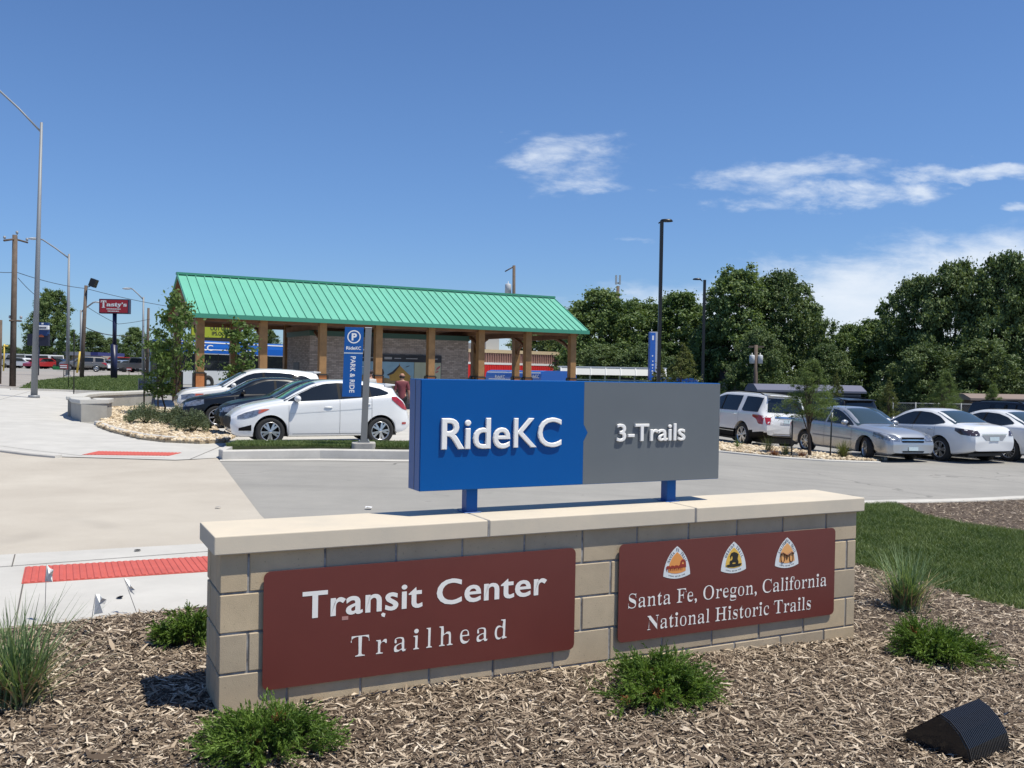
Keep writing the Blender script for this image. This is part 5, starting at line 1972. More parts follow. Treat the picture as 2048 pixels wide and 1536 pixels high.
def make_bus(label, p0, p1, z, words_at=None, H=3.05, num=None):
    """bus standing from p0 (one end of its viewer-side bottom edge) to p1"""
    d = Vector((p1[0] - p0[0], p1[1] - p0[1], 0))
    L = d.length
    d.normalize()
    n = Vector((-d.y, d.x, 0))
    if n.y < 0:
        n = -n
    M = frame((p0[0], p0[1], z), d, n, (0, 0, 1))
    c = M @ Vector((L / 2, 1.28, 0))
    t = thing('city_bus', label, 'bus', c, 'blue and silver city buses')
    mb = MB()
    mb.prism([(0.0, 0.35), (L, 0.35), (L + 0.05, 1.2), (L, 2.5), (0, 2.5), (-0.08, 1.2)], 0, 2.55, M)
    local(mb, 'body', M_bsil, t, 0.04)
    mb = MB()
    prof = [(-0.012, 2.34), (-0.012, H - 0.42), (0.02, H - 0.2), (0.14, H - 0.06), (0.4, H), (2.15, H), (2.41, H - 0.06), (2.53, H - 0.2), (2.562, H - 0.42), (2.562, 2.34)]
    mb.prism(prof, -0.03, L + 0.03, M, axis='x')
    local(mb, 'roof', M_bblue, t)
    mb = MB()
    mb.bx((0.4, -0.025, H - 0.60), (L * 0.62, -0.0125, H - 0.55), M)
    mb.bx((0.15, -0.0, H - 0.17), (L - 0.1, 0.02, H - 0.10), M)
    local(mb, 'white_stripe', M_bwht, t)
    mb = MB()
    mb.bx((0.25, -0.012, 1.25), (L - 0.5, 0.0, 2.28), M)
    win = local(mb, 'side_windows', M_glass, t)
    mb = MB()
    k = 0.25
    while k < L - 0.6:
        mb.bx((k, -0.018, 1.22), (k + 0.07, -0.0125, 2.30), M)
        k += 1.45
    local(mb, 'window_bars', M_trim, win)
    mb = MB()
    mb.bx((L, 0.18, 1.1), (L + 0.062, 2.37, 2.42), M)
    local(mb, 'end_window', M_glass, t)
    mb = MB()
    mb.bx((-0.09, 0.18, 1.1), (0.0, 2.37, 2.42), M)
    local(mb, 'windscreen', M_glass, t)
    for x in (2.4, L - 3.0):
        mb = MB()
        mb.lathe([(0.2, 0.0), (0.46, 0.0), (0.48, 0.05), (0.48, 0.25), (0.2, 0.25)], 20, M @ Matrix.Translation((x, -0.02, 0.48)) @ Matrix.Rotation(-math.pi / 2, 4, 'X'), close=True)
        mb.lathe([(0.001, 0.06), (0.24, 0.04), (0.25, 0.2)], 16, M @ Matrix.Translation((x, -0.02, 0.48)) @ Matrix.Rotation(-math.pi / 2, 4, 'X'), 1)
        local(mb, 'wheel', [M_tyre, M_bsil], t)
    if words_at:
        Mt = M @ Matrix.Translation((0, -0.03, 0)) @ Matrix.Diagonal((1, -1, 1, 1))
        for a, b, z0, z1 in words_at:
            mb = MB()
            text_fit(mb, 'RideKC', a, b, z0, z1, Mt, offset=0.015)
            local(mb, 'lettering', M_bwht, t)
    if num:
        mb = MB()
        text_fit(mb, num[0], num[1], num[2], 2.36, 2.56, M @ Matrix.Translation((0, -0.03, 0)) @ Matrix.Diagonal((1, -1, 1, 1)), offset=0.015)
        local(mb, 'fleet_number', M_bwht, t)
    return t


def gp(px, d):
    p = at(px, 760, d)
    return (p.x, p.y)


a_, b_ = gp(354, 57), gp(596, 66)
make_bus('silver bus with a blue roof behind the left end of the shelter', a_, b_, 0.30, [(0.35, 2.75, 2.52, 2.86)], H=3.15)
a_, b_ = gp(972, 60.5), gp(1082, 55)
make_bus('blue roofed bus half hidden behind the right end of the shelter', a_, b_, -1.13, [(1.2, 2.4, 2.52, 2.72), (5.3, 6.3, 2.60, 2.80)], H=3.05, num=('1028', 3.6, 4.4))
a_, b_ = gp(1396, 57), gp(1398, 68)
make_bus('bus with a bright blue roof just above the grey end of the sign', a_, b_, -1.24, None, H=2.85)

# ================================================================== bus bay canopy, pylon, shops behind
M_frame = mat('white_frame', (0.62, 0.63, 0.63), 0.5)
M_panel = mat('canopy_panel', (0.46, 0.47, 0.46), 0.5)
q0, q1 = Vector((*gp(1118, 64), 0)), Vector((*gp(1332, 64), 0))
cd_ = (q1 - q0)
cl_ = cd_.length
cd_.normalize()
cn = Vector((-cd_.y, cd_.x, 0))
CMx = frame((q0.x, q0.y, 0), cd_, cn, (0, 0, 1))
cz = -1.15
cp = thing('bus_bay_canopy', 'long pale canopy with white posts over the bus bays', 'canopy', (*(CMx @ Vector((cl_ / 2, 1, 0)))[:2], cz))
mb = MB()
mb.bx((0, -0.3, 2.20), (cl_, 2.2, 2.29), CMx)
local(mb, 'canopy_roof', M_frame, cp)
mb = MB()
mb.add([(0.05, -0.26, 2.195), (cl_ - .05, -0.26, 2.195), (cl_ - .05, -0.62, 1.72), (0.05, -0.62, 1.72), (0.05, -0.22, 2.195), (cl_ - .05, -0.22, 2.195), (cl_ - .05, -0.58, 1.72), (0.05, -0.58, 1.72)],
       [(0, 3, 2, 1), (4, 5, 6, 7), (0, 1, 5, 4), (1, 2, 6, 5), (2, 3, 7, 6), (3, 0, 4, 7)], 0, CMx)
local(mb, 'canopy_fascia', M_panel, cp)
for i in range(8):
    x = 0.1 + (cl_ - 0.2) * i / 7
    mb = MB()
    mb.bx((x - 0.05, 0.10, cz), (x + 0.05, 0.22, 2.19), CMx)
    mb.prism([(-0.30, 2.21), (-0.66, 1.71), (-0.62, 1.69), (-0.24, 2.19)], x - 0.03, x + 0.03, CMx, axis='x')
    local(mb, 'canopy_post', M_frame, cp)
mb = MB()
mb.bx((0.1, 0.12, 1.34), (cl_ - 0.1, 0.20, 1.42), CMx)
local(mb, 'canopy_rail', M_frame, cp)
mb = MB()
mb.bx((1.55, 0.13, -0.2), (2.95, 0.19, 1.3), CMx)
local(mb, 'blue_screen', mat('screen_blue', (0.01, 0.05, 0.17), 0.4), cp)
for xa, xb in ((3.35, 4.1), (4.2, 5.3)):
    mb = MB()
    mb.bx((xa, 0.3, -0.3), (xb, 0.35, 1.55), CMx)
    local(mb, 'dark_screen', M_steel, cp)
mb = MB()
mb.prism([(-0.15, cz), (0.95, cz), (0.95, 1.9), (0.8, 2.1), (0.0, 2.1), (-0.15, 1.95)], 0.5, 0.62, CMx)
local(mb, 'end_wall', mat('grey_wall', (0.23, 0.26, 0.30), 0.6), cp)

pc = at(1309, 770, 62)
py = thing('pylon_sign', 'tall blue and grey pylon sign behind the black lamp post', 'sign', (pc.x, pc.y, ground(pc.x, pc.y)))
Mp = frame((pc.x, pc.y, 0), Vector((0.95, 0.30, 0)).normalized(), Vector((-0.30, 0.95, 0)).normalized(), (0, 0, 1))
mb = MB()
mb.bx((-0.38, 0.0, -1.2), (0.40, 0.22, 4.66), Mp)
local(mb, 'pylon_body', mat('pylon_grey', (0.44, 0.45, 0.48), 0.45), py, 0.01)
mb = MB()
mb.bx((-0.39, -0.03, 0.4), (0.0, 0.24, 4.60), Mp)
blue = local(mb, 'blue_panel', M_bblue, py)
mb = MB()
mb.bx((-0.26, -0.04, 4.1), (-0.13, -0.031, 4.4), Mp)
for i, z in enumerate((3.05, 2.7, 2.45, 2.25, 2.05, 1.9)):
    mb.bx((-0.25 + 0.03 * (i % 2), -0.04, z - 0.045), (-0.16 + 0.02 * (i % 3), -0.031, z + 0.045), Mp)
local(mb, 'white_marks', M_bwht, blue)

M_brownmetal = mat('brown_cladding', (0.27, 0.15, 0.125), 0.6)
M_redmetal = mat('red_cladding', (0.62, 0.030, 0.030), 0.5)
M_tanfas = mat('tan_fascia', (0.60, 0.47, 0.30), 0.6)
s0, s1 = Vector((*gp(880, 80), 0)), Vector((*gp(1117, 88), 0))
sd_ = (s1 - s0)
sl_ = sd_.length
sd_.normalize()
sn_ = Vector((-sd_.y, sd_.x, 0))
SM = frame((s0.x, s0.y, 0), sd_, sn_, (0, 0, 1))
shop = thing('shop_building', 'low shop clad in brown and red ribbed metal behind the buses', 'building', (*(SM @ Vector((sl_ / 2, 4, 0)))[:2], -1.2))
mb = MB()
mb.bx((0, 0.02, -1.5), (sl_, 8, 3.55), SM)
local(mb, 'wall', M_brownmetal, shop)
mb = MB()
k = 0.05
while k < sl_ - 0.1:
    mb.bx((k, -0.05, 2.6), (k + 0.10, 0.019, 3.5), SM)
    k += 0.26
local(mb, 'brown_ribs', M_brownmetal, shop)
mb = MB()
mb.bx((-0.1, -0.07, 3.50), (sl_ + 0.1, 8.1, 3.80), SM)
local(mb, 'fascia', M_tanfas, shop)
mb = MB()
mb.bx((0, -0.33, 2.46), (sl_ - 0.9, 0.018, 2.64), SM)
local(mb, 'white_trim', M_bwht, shop)
mb = MB()
mb.bx((0, -0.30, 1.25), (sl_ - 0.95, 0.015, 2.455), SM)
k = 0.05
while k < sl_ - 1.2:
    mb.bx((k, -0.33, 1.27), (k + 0.10, -0.301, 2.45), SM)
    k += 0.26
local(mb, 'red_canopy', M_redmetal, shop)
mb = MB()
mb.bx((6.2, 2, 3.78), (7.7, 3.5, 5.1), SM)
mb.bx((4.8, 2, 3.78), (5.5, 3.0, 4.4), SM)
local(mb, 'roof_units', mat('hvac_grey', (0.40, 0.42, 0.43), 0.5), shop)

# billboard seen under the left end of the roof
bb = at(428, 668, 92)
BBM = frame((bb.x, bb.y, 0), Vector((0.96, 0.28, 0)).normalized(), Vector((-0.28, 0.96, 0)).normalized(), (0, 0, 1))
bt = thing('billboard', 'yellow billboard seen between the shelter posts', 'billboard', (bb.x, bb.y, ground(bb.x, bb.y)))
zb0 = bb.z - 0.35
mb = MB()
mb.bx((-2.2, 0, zb0 - 0.8), (2.4, 0.25, zb0 + 1.45), BBM)
local(mb, 'board', M_steel, bt)
mb = MB()
mb.bx((-2.1, -0.02, zb0), (1.9, -0.001, zb0 + 1.35), BBM)
face = local(mb, 'yellow_face', mat('billboard_yellow', (0.42, 0.47, 0.03), 0.5), bt)
mb = MB()
Mt = BBM @ Matrix.Translation((0, -0.03, 0)) @ Matrix.Diagonal((1, -1, 1, 1))
text_fit(mb, 'OUT OUT', -0.35, 1.6, zb0 + 0.72, zb0 + 1.10, Mt, offset=0.03)
text_fit(mb, 'IPS.COM', -0.2, 1.35, zb0 + 0.22, zb0 + 0.58, Mt, offset=0.03)
mb.prism([(-1.5 + 0.4 * math.cos(a), zb0 + 0.7 + 0.45 * math.sin(a)) for a in [6.283 * i / 14 for i in range(14)]], -0.03, -0.021, BBM)
local(mb, 'black_print', M_steel, face)
for x in (-1.5, 2.3):
    mb = MB()
    mb.tube([BBM @ Vector((x, 0.3, 0.2)), BBM @ Vector((x, 0.3, zb0 + 1.4))], 0.09, 8)
    local(mb, 'billboard_post', M_frame, bt)
mb = MB()
mb.bx((-1.9, -0.05, zb0 - 1.55), (-0.1, 0.15, zb0 - 0.90), BBM)
local(mb, 'lower_sign', mat('sign_brick', (0.34, 0.09, 0.045), 0.6), bt)
mb = MB()
mb.bx((-2.4, -0.03, zb0 - 2.3), (2.6, 0.6, zb0 - 1.7), BBM)
local(mb, 'lower_panel', M_frame, bt)

# ================================================================== left side street furniture
M_galv = mat('galvanised', (0.23, 0.245, 0.265), 0.55, metal=0.2, var=0.08, vscale=1)
M_pole = mat('pole_wood', (0.125, 0.092, 0.072), 0.85, var=0.3, vscale=2.5, bump=0.3, bscale=25)
M_lampgrey = mat('lamp_grey', (0.46, 0.48, 0.50), 0.45)
M_bpole = mat('lamp_black', (0.012, 0.012, 0.013), 0.4)


def street_lamp(label, base, top, arm, r0, r1, head=True, down=1.0):
    """base and top are pixels on the mast; arm: pixel of the lantern; all at the base's depth"""
    b = G(*base)
    d = (b - CAM).dot(F_)
    tp = at(top[0], top[1], d)
    t = thing('street_lamp', label, 'street lamp', b, 'grey street lamps along the road')
    mb = MB()
    mb.tube([b - Vector((0, 0, 0.1)), b.lerp(tp, 0.5), tp], [r0, (r0 + r1) / 2, r1], 10)
    mb.tube([b, b + Vector((0, 0, 0.12))], [r0 * 1.7, r0 * 1.6], 10)
    local(mb, 'mast', M_galv, t)
    a0 = b.lerp(tp, 0.965)
    a1 = at(arm[0], arm[1], d)
    mid = a0.lerp(a1, 0.85)
    mid.z = a0.z + (a1.z - a0.z) * 0.93
    pts = [a0, a0.lerp(mid, 0.5) + Vector((0, 0, (a1.z - a0.z) * 0.03)), mid, a1]
    mb = MB()
    mb.tube(pts, [r1 * 0.75] * 4, 8)
    local(mb, 'arm', M_galv, t)
    mb = MB()
    s = 1 if a1.x > a0.x else -1
    mb.ball(a1 + Vector((s * 0.40, 0, -0.02)), (0.46, 0.17, 0.10), 12)
    mb.box(a1 + Vector((s * 0.2, 0, 0.02)), (0.4, 0.2, 0.12))
    local(mb, 'lantern', M_lampgrey, t)
    return t


street_lamp('tall grey street lamp nearest the camera at the left edge', (68, 796), (83, 245), (-24, 168), 0.14, 0.055)
street_lamp('grey street lamp with its arm over the road, second from the camera', (135, 753), (138, 508), (77, 477), 0.17, 0.08)
street_lamp('grey street lamp standing right of the red and white diner sign', (286, 752), (287, 594), (262, 577), 0.15, 0.08)
street_lamp('far grey street lamp whose arm points right behind the wooden pole', (163, 742.5), (162, 620), (190, 604), 0.2, 0.12)


def utility_pole(label, base, top, r0=0.15, r1=0.11, depth=None, name='utility_pole', group='wooden utility poles'):
    b = G(*base) if depth is None else at(base[0], base[1], depth)
    d = (b - CAM).dot(F_)
    tp = at(top[0], top[1], d)
    if depth is not None:
        b = Vector((b.x, b.y, ground(b.x, b.y)))
    t = thing(name, label, 'utility pole', b, group)
    mb = MB()
    mb.tube([b - Vector((0, 0, 0.2)), b.lerp(tp, 0.5), tp], [r0, (r0 + r1) / 2, r1], 10)
    local(mb, 'pole', M_pole, t)
    return t, d, tp


t, d, tp = utility_pole('thick wooden utility pole with cross arms at the far left', (25, 773), (30, 470), 0.17, 0.13)
mb = MB()
mb.tube([at(8, 481, d - 0.8), at(30, 478, d), at(55, 485, d + 0.9)], 0.055, 6)
mb.tube([at(19, 641, d - 0.3), at(43, 642, d + 0.3)], 0.05, 6)
local(mb, 'cross_arm', M_pole, t)
mb = MB()
for q in ((9, 478), (34, 468), (54, 482), (20, 637), (42, 638)):
    p = at(q[0], q[1], d)
    mb.lathe([(0.02, 0), (0.07, 0.03), (0.07, 0.14), (0.02, 0.17)], 8, Matrix.Translation(p))
mb.tube([at(34, 478, d), at(34.5, 466, d)], 0.025, 6)
local(mb, 'insulators', mat('porcelain', (0.30, 0.31, 0.33), 0.3), t)
mb = MB()
mb.tube([at(25, 500, d - 0.2), at(22, 640, d - 0.2), at(20, 770, d - 0.2)], 0.02, 6)
local(mb, 'conduit', M_steel, t)

t, d, tp = utility_pole('wooden pole with a black floodlight on top, beside the road', (163, 757), (172, 571), 0.17, 0.12)
mb = MB()
mb.tube([at(172, 575, d), at(179, 573, d), at(184, 570, d)], 0.035, 6)
hp = at(187, 566, d)
mb.box((0, 0, 0), (0.45, 0.5, 0.62), Matrix.Translation(hp) @ Matrix.Rotation(0.35, 4, 'Y'))
local(mb, 'floodlight', M_bpole, t)
utility_pole('slim wooden pole right of the third street lamp', (294, 752), (297, 616), 0.16, 0.12)
utility_pole('far wooden pole cut by the left edge of the photo', (-2, 768), (1, 640), 0.12, 0.10)


def wire(label, pts, r=0.012):
    """pts: (px, py, depth)"""
    P = [at(*q) for q in pts]
    t = thing('overhead_wire', label, 'wire', P[0], 'overhead wires on the left')
    out = []
    for i in range(len(P) - 1):
        n = 8
        sag = (P[i + 1] - P[i]).length * 0.012
        for k in range(n):
            f = k / n
            q = P[i].lerp(P[i + 1], f)
            q.z -= 4 * f * (1 - f) * sag
            out.append(q)
    out.append(P[-1])
    mb = MB()
    mb.tube(out, r, 5)
    local(mb, 'cable', M_steel, t)


DP = 62
wire('thin wire running from the left pole towards the shelter roof', [(35, 545, 62), (172, 577, 75), (332, 612, 80)], 0.022)
wire('thin wire leaving the left pole past the edge of the photo', [(-20, 543, 60), (27, 545, 62)], 0.02)
wire('slanting guy wire from the left pole to the lamp mast', [(36, 556, 62), (70, 590, 66)], 0.02)
wire('drooping wire behind the red diner sign', [(172, 612, 78), (236, 648, 85), (300, 638, 90)], 0.022)
wire('thick black cable below the diner sign', [(172, 655, 78), (180, 659, 78), (235, 671, 88), (262, 671, 92)], 0.04)
wire('short black cable beside the young tree', [(297, 656, 88), (336, 667, 90)], 0.035)

# diner sign on a pole
b = G(228, 758)
d = (b - CAM).dot(F_)
ts = thing('diner_sign', 'red sign lettered in white on a tall dark blue pole', 'sign', b)
M_navy = mat('navy_pole', (0.010, 0.013, 0.05), 0.4)
M_dred = mat('diner_red', (0.36, 0.016, 0.03), 0.4)
mb = MB()
mb.tube([b - Vector((0, 0, .1)), at(228, 690, d), at(229, 689, d)], [0.26, 0.26, 0.17], 12)
mb.tube([at(229, 690, d), at(229.5, 626, d)], 0.16, 12)
local(mb, 'pole', M_navy, ts)
c0, c1 = at(200.5, 598.5, d), at(259.5, 629, d)
tl = at(200.5, 598, d); tr = at(259.5, 599.5, d); bl = at(200.5, 627, d)
ex = (at(259.5, 601, d) - at(200.5, 599, d))
wS = ex.length
hS = (tl - bl).length
ex.normalize()
ex.z = 0
ex.normalize()
SMx = frame((bl.x, bl.y, bl.z), ex, Vector((-ex.y, ex.x, 0)), (0, 0, 1))
mb = MB()
mb.bx((0, -0.25, 0), (wS, 0.25, hS), SMx)
local(mb, 'cabinet', M_navy, ts, 0.02)
mb = MB()
mb.bx((0.07, -0.262, 0.07), (wS - 0.07, -0.2505, hS - 0.07), SMx)
face = local(mb, 'red_face', M_dred, ts)
mb = MB()
Mt = SMx @ Matrix.Translation((0, -0.27, 0)) @ Matrix.Diagonal((1, -1, 1, 1))
text_fit(mb, serif('T'), 0.15, wS * 0.25, hS * 0.40, hS * 0.88, Mt, offset=0.02)
text_fit(mb, serif('asty') + '\u2019' + serif('s'), wS * 0.255, wS * 0.94, hS * 0.50, hS * 0.74, Mt, offset=0.03, ref=serif('t'))
for z, a, e in ((0.31, 0.26, 0.74), (0.16, 0.30, 0.68)):
    k = a
    i = 0
    while k < e:
        wd = (0.035, 0.05, 0.025, 0.06)[i % 4]
        mb.bx((wS * k, -0.272, hS * (z - 0.03)), (wS * min(e, k + wd), -0.2625, hS * (z + 0.035)), SMx)
        k += wd + 0.012
        i += 1
local(mb, 'white_lettering', M_bwht, face)

# navy pylon behind the first lamp
b = G(75, 751)
d = (b - CAM).dot(F_)
tq = thing('store_sign', 'dark navy roadside sign with a white band behind the nearest street lamp', 'sign', b)
mb = MB()
mb.bx(at(54, 691, d), at(97, 668, d) + Vector((0, 0.3, 0)))
local(mb, 'lower_board', mat('board_navy', (0.012, 0.014, 0.035), 0.5), tq)
mb = MB()
mb.bx(at(77, 671, d) + Vector((0, -0.06, 0)), at(96, 645, d) + Vector((0, 0.29, 0)))
local(mb, 'upper_board', mat('board_blue', (0.015, 0.05, 0.17), 0.5), tq)
mb = MB()
mb.bx(at(77, 659.5, d) + Vector((0, -0.15, 0)), at(98.5, 651.5, d) + Vector((0, 0.1, 0)))
band = local(mb, 'white_band', M_bwht, tq, 0.05)
mb = MB()
for i in range(6):
    mb.bx(at(79.5 + i * 2.6, 657.2, d) + Vector((0, -0.17, 0)), at(81.2 + i * 2.6, 653.8, d) + Vector((0, -0.151, 0)))
local(mb, 'band_print', M_navy, band)
mb = MB()
mb.bx(at(84, 649, d) + Vector((0, -0.08, 0)), at(88, 645.8, d) + Vector((0, -0.061, 0)))
local(mb, 'white_mark', M_bwht, tq)
mb = MB()
mb.prism([(at(78 + 5 + 5.5 * math.cos(a), 674 - 7 * math.sin(a), d).x, at(80, 674 - 5 * math.sin(a), d).z) for a in [math.pi * i / 10 for i in range(11)]], at(80, 674, d).y - 0.06, at(80, 674, d).y - 0.02)
local(mb, 'orange_arc', mat('arc_orange', (0.40, 0.10, 0.04), 0.5), tq)
mb = MB()
mb.tube([b, at(75, 670, d) + Vector((0, 0.15, 0))], 0.12, 8)
local(mb, 'pole', M_navy, tq)

# two small red roadside boards
for px, y0, y1, yb, label in ((127.5, 728, 738.5, 757, 'small red board with white lines on a post in the grass'), (258, 735, 741, 752, 'tiny red board on a post beyond the grass, right of the navy pole')):
    b = G(px, yb)
    d = (b - CAM).dot(F_)
    t = thing('roadside_board', label, 'sign', b, 'small red roadside boards')
    wpx = 8 if px < 200 else 5
    mb = MB()
    mb.bx(at(px - wpx, y1, d), at(px + wpx, y0, d) + Vector((0, 0.05, 0)))
    fc = local(mb, 'board', mat('board_red', (0.30, 0.03, 0.03), 0.5), t)
    mb = MB()
    for yy in ((y0 + 2.4, y0 + 4.2), (y0 + 6, y0 + 8)):
        if yy[1] < y1:
            mb.bx(at(px - wpx * 0.9, yy[1], d) + Vector((0, -0.03, 0)), at(px + wpx * 0.8, yy[0], d) + Vector((0, -0.002, 0)))
    local(mb, 'white_lines', M_bwht, fc)
    mb = MB()
    mb.tube([b, at(px, y1, d) + Vector((0, 0.03, 0))], 0.035, 6)
    local(mb, 'post', M_steel, t)

# yellow guy-wire guards
for p0, p1, label in (((154, 746), (160, 703), 'yellow guy wire guard leaning beside the floodlight pole'), ((7, 742), (9, 688), 'yellow post at the far left edge')):
    b = G(*p0)
    d = (b - CAM).dot(F_)
    t = thing('wire_guard', label, 'guard', b)
    mb = MB()
    mb.tube([b, at(p1[0], p1[1], d)], 0.10 if p0[0] > 100 else 0.07, 8)
    if p0[0] < 100:
        mb.tube([at(8, 692, d), at(16, 692, d)], 0.07, 8)
    local(mb, 'sleeve', mat('guard_yellow', (0.62, 0.45, 0.07), 0.5), t)

# far forecourt building
b = at(160, 735, 150)
t = thing('drive_in_building', 'low beige building with a grey flat roof edge behind the car lot', 'building', (b.x, b.y, ground(b.x, b.y)))
xL, xR = at(118, 720, 150).x, at(200, 720, 150).x
z0, z1, z2 = 0.8, at(160, 711, 150).z, at(160, 704, 150).z
mb = MB()
mb.bx((xL, b.y, z0), (xR + 0.5, b.y + 8, z1))
local(mb, 'wall', mat('beige_wall', (0.33, 0.28, 0.23), 0.8), t)
mb = MB()
mb.bx((xL - 0.4, b.y - 1.2, z1), (xR - 1.0, b.y + 9, z2))
local(mb, 'roof_edge', mat('roof_grey', (0.22, 0.23, 0.27), 0.6), t)
mb = MB()
mb.bx((xR - 0.99, b.y - 1.2, z1), (xR + 0.2, b.y + 9, z2))
local(mb, 'roof_corner', mat('roof_navy', (0.02, 0.025, 0.14), 0.6), t)
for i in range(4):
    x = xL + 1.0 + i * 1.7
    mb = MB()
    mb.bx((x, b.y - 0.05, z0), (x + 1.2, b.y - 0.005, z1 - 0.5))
    local(mb, 'bay_shade', mat('bay_shadow', (0.20, 0.17, 0.15), 0.8), t)  # flat panels in darkened wall colour, painted shade of the bays

# far parked cars: one small mesh each
def far_car_mesh(paint, kind):
    mb = MB()
    if kind == 'car':
        L, H, W = 4.5, 1.45, 1.75
        prof = [(0, .35), (0.05, .7), (.9, .9), (1.5, 1.38), (2.3, H), (3.2, 1.4), (3.9, 1.0), (4.4, .95), (L, .6), (L, .35)]
        glass = [(1.15, .95), (1.62, 1.33), (2.3, 1.39), (3.1, 1.34), (3.65, 1.0)]
    elif kind == 'van':
        L, H, W = 5.0, 1.95, 1.9
        prof = [(0, .4), (0.05, .9), (.7, 1.1), (1.3, 1.85), (1.8, H), (4.8, H), (L, 1.1), (L, .4)]
        glass = [(.95, 1.15), (1.42, 1.78), (4.6, 1.82), (4.75, 1.2)]
    else:
        L, H, W = 5.4, 1.85, 1.95
        prof = [(0, .5), (0.05, 1.0), (1.3, 1.12), (1.9, 1.75), (2.3, H), (3.4, H), (3.7, 1.2), (5.3, 1.18), (L, .95), (L, .5)]
        glass = [(1.6, 1.18), (2.02, 1.70), (3.3, 1.76), (3.5, 1.2)]
    prof = [(x - L / 2, z) for x, z in prof]
    glass = [(x - L / 2, z) for x, z in glass]
    mb.prism(prof, -W / 2, W / 2, None, 0)
    for s in (-1, 1):
        mb.prism(glass, s * W / 2, s * (W / 2 + 0.012), None, 1)
    mb.bx((glass[0][0] - 0.25, -W * .40, glass[0][1] + .1), (glass[0][0] + 0.05, W * .40, glass[1][1] - .12), None, 1)
    for x in (-L * 0.31, L * 0.29):
        for s in (-1, 1):
            mb.lathe([(0.001, 0.02), (0.30, 0.0), (0.33, -0.03), (0.33, -0.22), (0.001, -0.22)], 14, Matrix.Translation((x, s * (W / 2 + 0.015), 0.33)) @ Matrix.Rotation(-s * math.pi / 2, 4, 'X'), 2)
    return mb.mesh('far_car', [PAINT[paint], M_glass, M_tyre])


FAR = {}
CARDESC = {'white': 'white', 'silver': 'silver', 'black': 'black', 'red': 'red', 'grey': 'grey', 'blue': 'blue', 'maroon': 'maroon'}
far_list = [(14, 'silver', 'van', 126, 80), (42, 'white', 'car', 126, 175), (64, 'white', 'van', 132, 20), (83, 'red', 'car', 124, 70), (96, 'white', 'van', 134, 85), (109, 'black', 'car', 126, 5),
            (199, 'white', 'car', 122, 160), (212, 'black', 'car', 128, 165), (224, 'white', 'car', 122, 160), (236, 'red', 'van', 140, 20), (245, 'silver', 'car', 122, 150), (256, 'white', 'car', 126, 155),
            (267, 'white', 'car', 120, 160), (280, 'grey', 'pickup', 112, 170), (292, 'white', 'car', 124, 165), (305, 'blue', 'car', 124, 160)]
far_label = ['silver van at the far left of the distant car lot', 'white saloon left of the nearest lamp mast in the distant lot', 'white van just left of the nearest lamp mast', 'red car just right of the nearest lamp mast', 'white van behind the red car in the distant lot',
             'black car in front of the beige building', 'white car just right of the beige building', 'black car left of the navy sign pole', 'white car right beside the navy sign pole', 'red van standing behind the row of far cars', 'silver car right of the navy sign pole',
             'white car above the tiny red board', 'white car left of the grey pickup in the far lot', 'grey pickup at the right of the far row', 'white car behind the street lamp right of the diner sign', 'blue car half hidden by the young tree']
for (px, paint, kind, d, rot), lab in zip(far_list, far_label):
    if (paint, kind) not in FAR:
        FAR[(paint, kind)] = far_car_mesh(paint, kind)
    p = at(px, 740, d)
    o = obj('distant_car', FAR[(paint, kind)], None, (p.x, p.y, ground(p.x, p.y)))
    o.rotation_euler = (0, 0, math.radians(rot))
    tag(o, lab, 'pickup' if kind == 'pickup' else kind, 'cars in the distant lot')
# the brown pickup on the street
pk = put_car(make_car('parked_suv', 'grey brown SUV driving on the street beyond the grass', 'SUV', dict(EXPLORER, paint='grey', tw=0.24), None), 192, 106, 205, 'rear', 1)

# green bin and dumpster
for px, w, h, m, lab, nm in ((117, 1.3, 1.4, mat('bin_green', (0.03, 0.28, 0.07), 0.5), 'small bright green trailer in front of the beige building', 'green_trailer'), (144, 2.6, 1.9, mat('bin_black', (0.015, 0.016, 0.02), 0.6), 'dark waste container beside the floodlight pole', 'waste_container')):
    p = at(px, 738, 118)
    t = thing(nm, lab, 'container', (p.x, p.y, ground(p.x, p.y)))
    mb = MB()
    mb.prism([(p.x - w / 2, p.z - 1.2), (p.x + w / 2, p.z - 1.2), (p.x + w * .55, p.z - 1.2 + h), (p.x - w * .55, p.z - 1.2 + h)], p.y, p.y + 1.5)
    local(mb, 'tub', m, t, 0.03)
    mb = MB()
    mb.bx((p.x - w * .57, p.y - .1, p.z - 1.2 + h), (p.x + w * .57, p.y + 1.6, p.z - 1.1 + h))
    local(mb, 'lid', m, t)

# ================================================================== seat walls, railing, stakes
M_cap = mat('cap_concrete', (0.50, 0.49, 0.46), 0.8, var=0.08, vscale=3)
M_swall = mat('seat_wall_concrete', (0.34, 0.33, 0.305), 0.85, var=0.15, vscale=2.5, bump=0.2, bscale=60)


